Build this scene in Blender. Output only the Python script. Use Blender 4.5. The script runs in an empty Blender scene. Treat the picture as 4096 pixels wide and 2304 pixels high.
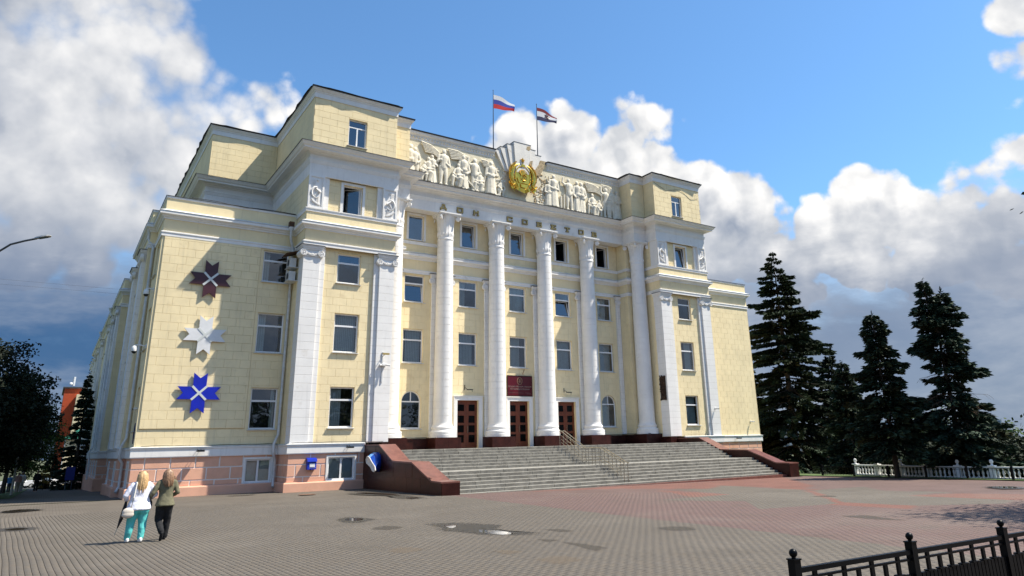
import bpy, bmesh, math, random
import numpy as np
from mathutils import Vector, Matrix, noise

random.seed(7)
scene = bpy.context.scene
COL = scene.collection

# ---------------------------------------------------------------- camera
CAM = np.array((-3.5023, -41.9943, -0.4000))
YAW, PIT, ROL, FPX, PPX, PPY = 0.60453, 0.28892, -0.02609, 2786.37, 128.33, -198.70
_f = np.array((math.sin(YAW) * math.cos(PIT), math.cos(YAW) * math.cos(PIT), math.sin(PIT)))
_r = np.array((math.cos(YAW), -math.sin(YAW), 0.0))
_u = np.cross(_r, _f)
CR = _r * math.cos(ROL) + _u * math.sin(ROL)
CU = -_r * math.sin(ROL) + _u * math.cos(ROL)
CF = _f
cam_data = bpy.data.cameras.new("camera")
cam = bpy.data.objects.new("camera", cam_data)
COL.objects.link(cam)
cam.matrix_world = Matrix(((CR[0], CU[0], -CF[0], CAM[0]), (CR[1], CU[1], -CF[1], CAM[1]), (CR[2], CU[2], -CF[2], CAM[2]), (0, 0, 0, 1)))
cam_data.sensor_width = 36.0
cam_data.lens = FPX / 4096 * 36
cam_data.shift_x = -PPX / 4096
cam_data.shift_y = PPY / 4096
cam_data.clip_start = 0.1
cam_data.clip_end = 4000
scene.camera = cam

def view(p):
    """pixel of a world point in the 4096 px frame, and its depth (used to pick the pieces that show largest)"""
    v = np.asarray(p, float) - CAM
    z = v @ CF
    z = np.where(np.abs(z) < 1e-6, 1e-6, z)
    return 2048 + PPX + FPX * (v @ CR) / z, 1152 + PPY - FPX * (v @ CU) / z, z

# ---------------------------------------------------------------- light
SUN = Vector((1.95, -1.0, 3.35)).normalized()
sun_data = bpy.data.lights.new("sun", 'SUN')
sun_data.energy = 5.0
sun_data.angle = math.radians(0.53)
sun_data.color = (1.0, 0.93, 0.80)
sun = bpy.data.objects.new("sun", sun_data)
sun.rotation_euler = SUN.to_track_quat('Z', 'Y').to_euler()
sun.location = (20, -40, 60)
COL.objects.link(sun)

scene.view_settings.view_transform = 'Standard'
scene.view_settings.look = 'None'
scene.view_settings.exposure = 0.76
scene.view_settings.gamma = 1.0
scene.view_settings.use_curve_mapping = False
scene.cycles.max_bounces = 6
scene.cycles.diffuse_bounces = 3
scene.cycles.glossy_bounces = 3
scene.cycles.transparent_max_bounces = 12
scene.cycles.use_denoising = True
scene.cycles.sample_clamp_indirect = 4.0

# ---------------------------------------------------------------- node helpers
class NT:
    def __init__(s, tree):
        s.t = tree
    def n(s, kind, **kw):
        nd = s.t.nodes.new(kind)
        for k, v in kw.items():
            setattr(nd, k, v)
        return nd
    def link(s, a, b):
        s.t.links.new(a, b)
    def put(s, sock, val):
        if val is None:
            return
        if isinstance(val, (int, float, tuple, list)):
            sock.default_value = val
        else:
            s.link(val, sock)
    def math(s, op, a, b=None, c=None, clamp=False):
        nd = s.n('ShaderNodeMath', operation=op, use_clamp=clamp)
        s.put(nd.inputs[0], a); s.put(nd.inputs[1], b); s.put(nd.inputs[2], c)
        return nd.outputs[0]
    def vmath(s, op, a, b=None):
        nd = s.n('ShaderNodeVectorMath', operation=op)
        s.put(nd.inputs[0], a)
        if op == 'SCALE':
            s.put(nd.inputs['Scale'], b)
        else:
            s.put(nd.inputs[1], b)
        return nd.outputs['Value'] if op in ('DISTANCE', 'DOT_PRODUCT', 'LENGTH') else nd.outputs[0]
    def ramp(s, v, a, b, lo=0.0, hi=1.0, smooth=True):
        nd = s.n('ShaderNodeMapRange', interpolation_type='SMOOTHSTEP' if smooth else 'LINEAR')
        s.put(nd.inputs[0], v)
        nd.inputs[1].default_value = a; nd.inputs[2].default_value = b
        nd.inputs[3].default_value = lo; nd.inputs[4].default_value = hi
        return nd.outputs[0]
    def mix(s, f, a, b, blend='MIX'):
        nd = s.n('ShaderNodeMix', data_type='RGBA', blend_type=blend)
        s.put(nd.inputs[0], f)
        for sock, v in ((nd.inputs[6], a), (nd.inputs[7], b)):
            if isinstance(v, tuple) and len(v) == 3:
                v = v + (1.0,)
            s.put(sock, v)
        return nd.outputs[2]
    def noise(s, vec, scale, detail=4, rough=0.55, dist=0.0):
        nd = s.n('ShaderNodeTexNoise')
        s.put(nd.inputs['Vector'], vec)
        nd.inputs['Scale'].default_value = scale
        nd.inputs['Detail'].default_value = detail
        nd.inputs['Roughness'].default_value = rough
        nd.inputs['Distortion'].default_value = dist
        return nd.outputs[0]
    def voro(s, vec, scale, detail=0.0, rough=0.5, feature='F1', smooth=None, rand=1.0):
        nd = s.n('ShaderNodeTexVoronoi', feature=feature)
        s.put(nd.inputs['Vector'], vec)
        nd.inputs['Scale'].default_value = scale
        nd.inputs['Detail'].default_value = detail
        nd.inputs['Roughness'].default_value = rough
        nd.inputs['Randomness'].default_value = rand
        if smooth is not None:
            nd.inputs['Smoothness'].default_value = smooth
        return nd.outputs[0]

# ---------------------------------------------------------------- world: clear sky with cumulus clouds
world = bpy.data.worlds.new("World")
scene.world = world
world.use_nodes = True
W = NT(world.node_tree)
world.node_tree.nodes.clear()

# directions of the cloud masses, their angular size and weight
CLOUDS = [
    ((-0.0969, 0.8808, 0.4635), 0.2168, 0.72),
    ((-0.0401, 0.8759, 0.4808), 0.1883, 0.72),
    ((0.0144, 0.8844, 0.4665), 0.1655, 0.66),
    ((0.0537, 0.8732, 0.4844), 0.0856, 0.60),
    ((-0.0749, 0.9305, 0.3586), 0.2283, 0.85),
    ((-0.0038, 0.9271, 0.3747), 0.2054, 0.78),
    ((0.0659, 0.9191, 0.3885), 0.1255, 0.60),
    ((-0.0845, 0.958, 0.274), 0.1940, 0.80),
    ((-0.0108, 0.9579, 0.2869), 0.1826, 0.75),
    ((0.064, 0.9461, 0.3174), 0.1312, 0.62),
    ((0.072, 0.8744, 0.4799), 0.0685, 0.50),
    ((0.148, 0.8856, 0.4402), 0.1084, 0.52),
    ((0.1784, 0.8603, 0.4776), 0.0799, 0.46),
    ((0.217, 0.8635, 0.4552), 0.0856, 0.46),
    ((0.1233, 0.8981, 0.4221), 0.0970, 0.52),
    ((0.2527, 0.8449, 0.4716), 0.0514, 0.36),
    ((0.1492, 0.8635, 0.4818), 0.0514, 0.42),
    ((0.5037, 0.7618, 0.4074), 0.0970, 0.66),
    ((0.5536, 0.7244, 0.4107), 0.1084, 0.74),
    ((0.6052, 0.7012, 0.3768), 0.1141, 0.74),
    ((0.6507, 0.67, 0.3572), 0.1084, 0.72),
    ((0.6993, 0.6364, 0.3257), 0.1084, 0.70),
    ((0.7409, 0.5962, 0.3091), 0.1027, 0.66),
    ((0.7675, 0.5644, 0.3041), 0.0571, 0.52),
    ((0.4823, 0.7699, 0.4178), 0.0514, 0.50),
    ((0.6533, 0.6952, 0.2997), 0.1312, 0.75),
    ((0.7458, 0.6145, 0.2572), 0.1312, 0.75),
    ((0.5519, 0.7111, 0.4357), 0.0571, 0.56),
    ((0.8274, 0.4726, 0.3034), 0.0742, 0.64),
    ((0.8489, 0.4521, 0.2737), 0.1027, 0.68),
    ((0.8723, 0.4162, 0.2566), 0.1027, 0.66),
    ((0.8291, 0.4995, 0.2511), 0.1198, 0.70),
    ((0.801, 0.5577, 0.2174), 0.0970, 0.60),
    ((0.8891, 0.3623, 0.2798), 0.1084, 0.66),
    ((0.9012, 0.3153, 0.2972), 0.0970, 0.64),
    ((0.8902, 0.3972, 0.2231), 0.1427, 0.70),
    ((0.9154, 0.3363, 0.2213), 0.1427, 0.70),
    ((0.8229, 0.4736, 0.3139), 0.0399, 0.50),
    ((0.8492, 0.2615, 0.4588), 0.0685, 0.64),
    ((0.8647, 0.2806, 0.4167), 0.0628, 0.64),
    ((0.8758, 0.2966, 0.3809), 0.0457, 0.50),
    ((0.8738, 0.3483, 0.3394), 0.0399, 0.38),
    ((0.4397, 0.7973, 0.4135), 0.0257, 0.30)]
GAPS = [
    ((0.1437, 0.8362, 0.5293), 0.0856, 0.35),
    ((0.215, 0.8214, 0.5283), 0.1141, 0.35),
    ((0.3166, 0.7977, 0.5132), 0.1255, 0.30),
    ((0.105, 0.8494, 0.5172), 0.0399, 0.20)]
SOFT = [
    ((-0.1006, 0.893, 0.4386), 0.2967, 1.00),
    ((-0.0207, 0.9135, 0.4062), 0.2739, 1.00),
    ((-0.0676, 0.949, 0.308), 0.2739, 1.00),
    ((0.0555, 0.9371, 0.3445), 0.1883, 0.80)]
DARKS = [
    ((-0.0484, 0.9906, 0.1277), 0.2967, 1.00),
    ((0.0546, 0.9919, 0.1148), 0.2967, 1.00),
    ((-0.0501, 0.9977, 0.0449), 0.2967, 1.00),
    ((-0.0282, 0.9809, 0.1926), 0.2054, 0.85),
    ((-0.0934, 0.9062, 0.4125), 0.0856, 0.28),
    ((0.023, 0.9422, 0.3343), 0.1312, 0.36),
    ((-0.038, 0.965, 0.2597), 0.1883, 0.50),
    ((-0.0724, 0.9461, 0.3158), 0.1141, 0.32),
    ((0.9026, 0.3855, 0.1917), 0.1370, 0.62),
    ((0.9154, 0.3363, 0.2213), 0.1312, 0.60),
    ((0.9076, 0.4005, 0.1259), 0.1883, 0.72),
    ((0.8668, 0.4709, 0.1643), 0.1427, 0.60),
    ((0.669, 0.6897, 0.277), 0.0742, 0.22),
    ((0.5961, 0.7292, 0.3359), 0.0514, 0.20)]


world.cycles.sampling_method = 'MANUAL'
world.cycles.sample_map_resolution = 512
geo = W.n('ShaderNodeNewGeometry')
dirv = W.vmath('NORMALIZE', W.vmath('SCALE', geo.outputs['Incoming'], -1.0))
def blobs(items, inner, start):
    m = start
    for (d, r, w) in items:
        q = W.ramp(W.vmath('DISTANCE', dirv, d), r, r * inner, 0.0, w)
        m = q if m is None else W.math('MAXIMUM', m, q)
    return m
big = W.noise(dirv, 3.2, 2, 0.5)
mask = blobs(CLOUDS, 0.25, W.ramp(big, 0.47, 0.66, 0.0, 0.55))     # clouds scattered over the rest of the sky
mask = W.math('SUBTRACT', mask, blobs(GAPS, 0.2, None))
def billow(vec):
    n1 = W.noise(vec, 8.0, 7, 0.56, 0.1)
    vo = W.voro(vec, 15.0, 2.0, 0.55)
    return W.math('ADD', W.math('MULTIPLY', n1, 0.95), W.math('MULTIPLY', vo, -0.34))
shape0 = billow(dirv)
shape1 = billow(W.vmath('ADD', dirv, tuple(SUN * 0.03)))
d0 = W.math('SUBTRACT', W.math('ADD', mask, shape0), 0.60)
sky = W.n('ShaderNodeTexSky', sky_type='NISHITA')
sky.sun_disc = False
sky.sun_elevation = math.asin(SUN.z)
sky.sun_rotation = math.atan2(SUN.x, SUN.y)
sky.altitude = 100
sky.air_density = 1.0
sky.dust_density = 0.4
sky.ozone_density = 2.2
hazy = blobs(SOFT, 0.2, None)         # the near bank on the left is softer and greyer
d0 = W.math('ADD', d0, W.math('MULTIPLY', hazy, 0.13))
cover = W.ramp(W.math('DIVIDE', d0, W.math('ADD', W.math('MULTIPLY', hazy, 1.9), 1.0)), -0.01, 0.14)
lit = W.math('SUBTRACT', shape0, shape1)
sep = W.n('ShaderNodeSeparateXYZ'); W.link(dirv, sep.inputs[0])
elev = sep.outputs[2]
# thick cloud bases are grey blue, sun-side billows white
light0 = W.ramp(W.math('MULTIPLY', lit, W.math('SUBTRACT', 1.0, W.math('MULTIPLY', hazy, 0.45))), -0.15, 0.20, 0.0, 1.0, False)
thick = W.ramp(d0, 0.06, 0.45)
soft = W.noise(dirv, 6.0, 5, 0.6, 0.2)
base_dark = W.math('MULTIPLY', W.math('MULTIPLY', thick, W.ramp(soft, 0.38, 0.64)), 0.60)
soft2 = W.noise(W.vmath('MULTIPLY', dirv, (1.0, 1.0, 2.6)), 4.0, 6, 0.62, 0.25)
low = W.math('ADD', elev, W.math('MULTIPLY', W.math('SUBTRACT', soft2, 0.5), 0.30))
band = W.ramp(low, 0.34, 0.16)        # distant cloud bases merge into a band low over the horizon
light = W.math('MULTIPLY', light0, W.math('SUBTRACT', 1.0, W.math('MULTIPLY', band, 0.75)))
dark = W.math('MAXIMUM', W.math('MULTIPLY', band, 0.74), W.math('MULTIPLY', blobs(DARKS, 0.3, None), W.math('ADD', W.math('MULTIPLY', band, 0.6), 0.4)))
dark = W.math('MULTIPLY', dark, W.ramp(soft2, 0.36, 0.60, 0.74, 1.0))
shade = W.math('MAXIMUM', W.math('MULTIPLY', base_dark, W.math('SUBTRACT', 1.0, W.math('MULTIPLY', light, 0.75))), W.math('MULTIPLY', dark, W.math('SUBTRACT', 1.0, W.math('MULTIPLY', W.math('MULTIPLY', light, cover), 0.35))))
white = W.mix(light, (5.6, 5.75, 6.0), (9.4, 9.2, 8.9))
shade = W.math('MAXIMUM', shade, W.math('MULTIPLY', hazy, W.ramp(soft, 0.30, 0.68, 0.06, 0.46)))
cloud = W.mix(shade, white, (0.44, 1.08, 2.35))
veil = W.math('MULTIPLY', band, 0.97)
cov = W.math('MAXIMUM', cover, veil)
skyc = W.mix(1.0, sky.outputs[0], (1.04, 1.46, 1.68), 'MULTIPLY')
col = W.mix(cov, skyc, cloud)
bg = W.n('ShaderNodeBackground')
W.link(col, bg.inputs[0])
bg.inputs[1].default_value = 0.074
wo = W.n('ShaderNodeOutputWorld')
W.link(bg.outputs[0], wo.inputs[0])

# ---------------------------------------------------------------- materials
MATS = {}
def mat(name, col, rough=0.75, var=0.08, scale=3.0, bump=0.0, bscale=40.0, metal=0.0, spec=0.5, dirt=None, dirt_amt=0.0, streak=0.0, speck=None, coat=0.0):
    """plain surface with a little large-scale colour variation, dirt blotches, streaks and fine relief"""
    m = bpy.data.materials.new(name)
    m.use_nodes = True
    t = NT(m.node_tree)
    b = m.node_tree.nodes['Principled BSDF']
    g = t.n('ShaderNodeNewGeometry')
    pos = g.outputs['Position']
    n = t.noise(pos, scale, 5, 0.6)
    lo = tuple(max(0, c * (1 - var)) for c in col); hi = tuple(min(1, c * (1 + var)) for c in col)
    c = t.mix(t.ramp(n, 0.3, 0.7), lo, hi)
    if speck is not None:
        v = t.voro(pos, speck[1])
        c = t.mix(t.ramp(v, speck[2], speck[2] * 0.5, 0, speck[3]), c, speck[0])
    if dirt is not None:
        dn = t.noise(pos, 1.7, 7, 0.68, 0.4)
        c = t.mix(t.ramp(dn, 0.56, 0.76, 0.0, dirt_amt), c, dirt)
    if streak > 0:
        sc = t.vmath('MULTIPLY', pos, (5.0, 5.0, 0.35))
        sn = t.noise(sc, 1.0, 5, 0.6)
        c = t.mix(t.ramp(sn, 0.52, 0.76, 0.0, streak), c, (col[0] * .50, col[1] * .50, col[2] * .52))
    t.put(b.inputs['Base Color'], c)
    b.inputs['Roughness'].default_value = rough
    b.inputs['Metallic'].default_value = metal
    b.inputs['Specular IOR Level'].default_value = spec
    b.inputs['Coat Weight'].default_value = coat
    if bump > 0:
        bn = t.n('ShaderNodeBump')
        bn.inputs['Strength'].default_value = bump
        bn.inputs['Distance'].default_value = 0.02
        t.link(t.noise(pos, bscale, 5, 0.65), bn.inputs['Height'])
        t.link(bn.outputs[0], b.inputs['Normal'])
    MATS[name] = m
    return m

YEL = (0.85, 0.705, 0.43)
mat('stucco', YEL, 0.85, 0.06, 0.8, 0.3, 30, dirt=(0.60, 0.45, 0.24), dirt_amt=0.45, streak=0.26)
mat('stucco_joint', (0.74, 0.60, 0.35), 0.9, 0.1)
mat('white_paint', (0.80, 0.78, 0.75), 0.8, 0.04, 0.9, 0.2, 25, dirt=(0.50, 0.44, 0.36), dirt_amt=0.4, streak=0.2)
mat('white_joint', (0.5, 0.47, 0.43), 0.9, 0.1)
mat('relief_plaster', (0.76, 0.70, 0.57), 0.9, 0.10, 3.0, 0.7, 18, dirt=(0.26, 0.20, 0.13), dirt_amt=0.8, streak=0.45)
mat('peeled_plaster', (0.74, 0.71, 0.66), 0.9, 0.05, 2.0, 0.5, 14, dirt=(0.34, 0.26, 0.15), dirt_amt=1.0)
mat('bare_render', (0.40, 0.31, 0.19), 0.95, 0.25, 6.0, 0.8, 20)
mat('pink_paint', (0.72, 0.395, 0.27), 0.85, 0.06, 1.2, 0.25, 22, dirt=(0.5, 0.26, 0.17), dirt_amt=0.4)
mat('pale_line', (0.80, 0.72, 0.66), 0.85, 0.05)
mat('roof_metal', (0.035, 0.032, 0.032), 0.6, 0.3, 5.0)
mat('zinc', (0.62, 0.62, 0.61), 0.55, 0.12, 4.0, streak=0.2)
mat('pvc', (0.80, 0.80, 0.80), 0.35, 0.02)
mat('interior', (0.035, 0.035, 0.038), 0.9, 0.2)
mat('blind', (0.56, 0.62, 0.61), 0.8, 0.06, 6.0)
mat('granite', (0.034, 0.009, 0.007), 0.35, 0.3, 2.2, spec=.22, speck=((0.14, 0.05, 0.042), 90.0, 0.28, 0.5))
mat('granite_skylit', (0.165, 0.066, 0.052), 0.32, 0.2, 3.0, speck=((0.4, 0.2, 0.17), 80.0, 0.28, 0.6))  # paler copy of the granite: sky reflection on the tops put into the colour
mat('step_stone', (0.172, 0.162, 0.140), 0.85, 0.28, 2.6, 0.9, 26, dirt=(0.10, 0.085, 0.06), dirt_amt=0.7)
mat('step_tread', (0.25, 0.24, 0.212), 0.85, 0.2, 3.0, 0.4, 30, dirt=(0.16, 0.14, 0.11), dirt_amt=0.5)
mat('door_wood', (0.14, 0.030, 0.008), 0.42, 0.2, 3.0)
mat('gold', (0.78, 0.47, 0.07), 0.24, 0.15, 5.0, metal=1.0)
mat('bronze_letter', (0.40, 0.30, 0.10), 0.45, 0.15, 6.0)
mat('letter_edge', (0.035, 0.03, 0.022), 0.6, 0.2)
mat('bronze_dark', (0.05, 0.028, 0.018), 0.42, 0.4, 9.0, metal=0.6)
mat('steel', (0.45, 0.42, 0.36), 0.25, 0.1, metal=1.0)
mat('black_iron', (0.0025, 0.003, 0.004), 0.38, 0.2, spec=.14)
mat('paver', (0.27, 0.24, 0.205), 0.9, 0.1, 1.5)
mat('star_maroon', (0.055, 0.012, 0.018), 0.4, 0.2)
mat('star_white', (0.72, 0.72, 0.72), 0.4, 0.05)
mat('star_blue', (0.006, 0.018, 0.42), 0.35, 0.1)
mat('tube_light', (0.62, 0.64, 0.62), 0.4, 0.05)
mat('blue_box', (0.006, 0.03, 0.42), 0.3, 0.08)
mat('paper', (0.72, 0.72, 0.72), 0.8, 0.2, 60.0)
mat('blue_hood', (0.004, 0.055, 0.34), 0.25, 0.08)
mat('blue_light', (0.10, 0.33, 0.74), 0.25, 0.05)
mat('hood_rim', (0.66, 0.63, 0.58), 0.5, 0.06)
mat('sign_red', (0.085, 0.004, 0.010), 0.18, 0.1)
mat('sign_text', (0.30, 0.22, 0.19), 0.5, 0.05)
mat('sign_gold', (0.22, 0.12, 0.06), 0.5, 0.05)
mat('camera_white', (0.74, 0.73, 0.70), 0.4, 0.04)
mat('camera_black', (0.012, 0.012, 0.013), 0.3, 0.1, spec=.25)
mat('door_glass', (0.004, 0.004, 0.004), 0.12, 0.1, spec=.12)
mat('ac_white', (0.60, 0.59, 0.55), 0.5, 0.08)
mat('rust', (0.10, 0.05, 0.025), 0.9, 0.4, 9.0)
mat('lamp_grey', (0.42, 0.42, 0.41), 0.4, 0.06)
mat('pole_dark', (0.05, 0.06, 0.075), 0.5, 0.1)
mat('wire', (0.02, 0.02, 0.022), 0.6, 0.1)
mat('bark', (0.055, 0.042, 0.032), 0.95, 0.3, 8.0, 0.8, 25)
mat('dead_twig', (0.10, 0.062, 0.035), 0.95, 0.3, 8.0)
mat('grass', (0.06, 0.10, 0.02), 0.9, 0.4, 6.0)
mat('soil', (0.07, 0.08, 0.035), 0.95, 0.4, 2.0)
mat('asphalt', (0.055, 0.055, 0.056), 0.9, 0.2, 2.0)
mat('far_wall', (0.55, 0.55, 0.55), 0.9, 0.08)
mat('far_blue', (0.20, 0.36, 0.55), 0.9, 0.08)
mat('far_tan', (0.42, 0.36, 0.30), 0.9, 0.08)
mat('far_glass', (0.10, 0.14, 0.18), 0.3, 0.1)
mat('far_white', (0.78, 0.80, 0.82), 0.7, 0.05)
mat('red_block', (0.40, 0.055, 0.012), 0.8, 0.08, 1.0)
mat('cream_block', (0.62, 0.54, 0.36), 0.85, 0.06, 1.0)
mat('green_roof', (0.03, 0.22, 0.15), 0.6, 0.1)
mat('car_white', (0.7, 0.7, 0.7), 0.25, 0.03)
mat('car_dark', (0.05, 0.06, 0.08), 0.25, 0.03)
mat('tyre', (0.015, 0.015, 0.015), 0.9, 0.1)
mat('blue_board', (0.006, 0.015, 0.16), 0.4, 0.08)
mat('skin', (0.62, 0.36, 0.26), 0.55, 0.06)
mat('blonde', (0.56, 0.36, 0.17), 0.5, 0.3, 30.0)
mat('brown_hair', (0.26, 0.15, 0.085), 0.45, 0.35, 30.0)
mat('blouse', (0.74, 0.74, 0.84), 0.85, 0.03)
mat('aqua', (0.10, 0.52, 0.50), 0.85, 0.06)
mat('olive', (0.135, 0.125, 0.075), 0.85, 0.08)
mat('black_cloth', (0.008, 0.008, 0.010), 0.9, 0.1)
mat('bag_beige', (0.58, 0.52, 0.45), 0.5, 0.05)
mat('shoe_white', (0.75, 0.74, 0.72), 0.6, 0.04)
mat('flag_white', (0.76, 0.76, 0.78), 0.8, 0.03)
mat('flag_blue', (0.02, 0.05, 0.36), 0.8, 0.05)
mat('flag_red', (0.56, 0.012, 0.015), 0.8, 0.05)
mat('flag_maroon', (0.20, 0.008, 0.018), 0.8, 0.05)
mat('flag_navy', (0.012, 0.014, 0.075), 0.8, 0.05)
mat('pink_shirt', (0.62, 0.36, 0.34), 0.85, 0.05)
mat('balustrade_white', (0.80, 0.79, 0.76), 0.7, 0.05, 2.0, dirt=(0.4, 0.36, 0.3), dirt_amt=0.3)
mat('manhole_iron', (0.15, 0.08, 0.05), 0.7, 0.3, 12.0)

def glass_mat():
    m = bpy.data.materials.new('window_glass'); m.use_nodes = True
    t = NT(m.node_tree); m.node_tree.nodes.clear()
    out = t.n('ShaderNodeOutputMaterial')
    tr = t.n('ShaderNodeBsdfTransparent'); tr.inputs[0].default_value = (0.84, 0.90, 0.90, 1)
    gl = t.n('ShaderNodeBsdfGlossy'); gl.inputs['Roughness'].default_value = 0.015
    gl.inputs[0].default_value = (0.92, 0.96, 1.0, 1)
    fr = t.n('ShaderNodeFresnel'); fr.inputs[0].default_value = 1.65
    g = t.n('ShaderNodeNewGeometry')
    bn = t.n('ShaderNodeBump'); bn.inputs['Strength'].default_value = 0.12; bn.inputs['Distance'].default_value = 0.03
    t.link(t.noise(g.outputs['Position'], 1.6, 1, 0.4), bn.inputs['Height'])
    t.link(bn.outputs[0], gl.inputs['Normal'])
    f = t.math('ADD', t.math('MULTIPLY', fr.outputs[0], 1.3), 0.07, clamp=True)
    mx = t.n('ShaderNodeMixShader')
    t.link(f, mx.inputs[0]); t.link(tr.outputs[0], mx.inputs[1]); t.link(gl.outputs[0], mx.inputs[2])
    t.link(mx.outputs[0], out.inputs[0])
    MATS['glass'] = m
glass_mat()

def attr_mat(name, rough=0.9, bump=0.0, bscale=60, trans=0.0, dirt=0.0):
    """colour comes from the piece's own colour attribute"""
    m = bpy.data.materials.new(name); m.use_nodes = True
    t = NT(m.node_tree)
    b = m.node_tree.nodes['Principled BSDF']
    a = t.n('ShaderNodeAttribute'); a.attribute_name = 'tone'
    g = t.n('ShaderNodeNewGeometry')
    n = t.noise(g.outputs['Position'], 14.0, 4, 0.6)
    c = t.mix(1.0, a.outputs['Color'], t.mix(t.ramp(n, 0.25, 0.75), (0.92, 0.92, 0.92), (1.06, 1.06, 1.06)), 'MULTIPLY')
    if dirt > 0:
        dn = t.noise(g.outputs['Position'], 0.55, 6, 0.65, 0.3)
        c = t.mix(t.ramp(dn, 0.52, 0.76, 0.0, dirt), c, (0.075, 0.062, 0.046))
        dn2 = t.noise(g.outputs['Position'], 0.22, 4, 0.6, 0.3)
        c = t.mix(t.ramp(dn2, 0.45, 0.7, 0.0, dirt * 0.5), c, (0.19, 0.165, 0.135))
    t.put(b.inputs['Base Color'], c)
    b.inputs['Roughness'].default_value = rough
    if trans > 0:
        b.inputs['Specular IOR Level'].default_value = 0.25
    if bump > 0:
        bn = t.n('ShaderNodeBump'); bn.inputs['Strength'].default_value = bump; bn.inputs['Distance'].default_value = 0.01
        t.link(t.noise(g.outputs['Position'], bscale, 4, 0.6), bn.inputs['Height'])
        t.link(bn.outputs[0], b.inputs['Normal'])
    MATS[name] = m
attr_mat('paver_tone', 0.88, 0.35, 70, dirt=0.5)
attr_mat('leaf_tone', 0.75, trans=0.2)

def puddle_mat():
    m = bpy.data.materials.new('puddle_water'); m.use_nodes = True
    t = NT(m.node_tree)
    b = m.node_tree.nodes['Principled BSDF']
    b.inputs['Base Color'].default_value = (0.045, 0.038, 0.03, 1)
    b.inputs['Roughness'].default_value = 0.03
    b.inputs['Specular IOR Level'].default_value = 0.5
    MATS['puddle'] = m
    for nm, colr, rgh, amx in (('wet_paving', (0.042, 0.036, 0.028), 0.5, .85), ('sand_stain', (0.17, 0.13, 0.09), 0.9, .38), ('damp_stain', (0.065, 0.054, 0.041), 0.85, .55)):
        m = bpy.data.materials.new(nm); m.use_nodes = True
        t = NT(m.node_tree)
        b = m.node_tree.nodes['Principled BSDF']
        b.inputs['Base Color'].default_value = colr + (1,)
        b.inputs['Roughness'].default_value = rgh
        a = t.n('ShaderNodeAttribute'); a.attribute_name = 'edge'
        g = t.n('ShaderNodeNewGeometry')
        n = t.noise(g.outputs['Position'], 5.0, 6, 0.7)
        f = t.math('ADD', a.outputs['Fac'], t.math('MULTIPLY', t.math('SUBTRACT', n, 0.5), 1.3))
        al = t.ramp(f, 0.10, 0.75, 0.0, amx)
        tr = t.n('ShaderNodeBsdfTransparent')
        mx = t.n('ShaderNodeMixShader')
        out = m.node_tree.nodes['Material Output']
        t.link(al, mx.inputs[0]); t.link(tr.outputs[0], mx.inputs[1]); t.link(b.outputs[0], mx.inputs[2])
        t.link(mx.outputs[0], out.inputs[0])
        MATS[nm] = m
puddle_mat()

# ---------------------------------------------------------------- mesh helpers
def tag(o, label=None, cat=None, group=None, kind=None):
    if label: o['label'] = label
    if cat: o['category'] = cat
    if group: o['group'] = group
    if kind: o['kind'] = kind
    return o
def empty(name, loc=(0, 0, 0), parent=None):
    o = bpy.data.objects.new(name, None)
    o.location = loc
    o.empty_display_size = 0.2
    COL.objects.link(o)
    if parent: adopt(o, parent)
    return o
def adopt(o, parent):
    """parent o, keeping its location in world terms (parents here are never turned)"""
    o.parent = parent
    o.matrix_parent_inverse = Matrix.Translation(-parent.location)
def link_mesh(name, me, parent=None, loc=None):
    o = bpy.data.objects.new(name, me)
    COL.objects.link(o)
    if loc is not None: o.location = loc
    if parent: adopt(o, parent)
    return o

class Frame:
    """wall frame: u runs along the wall, w out of it, z up"""
    def __init__(s, x, y, ux, uy):
        s.o = (x, y); s.u = (ux, uy); s.n = (uy, -ux)
    def __call__(s, u, w, z):
        return (s.o[0] + u * s.u[0] + w * s.n[0], s.o[1] + u * s.u[1] + w * s.n[1], z)
FRONT = Frame(0, 0, 1, 0)
def front(y): return Frame(0, y, 1, 0)

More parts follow.
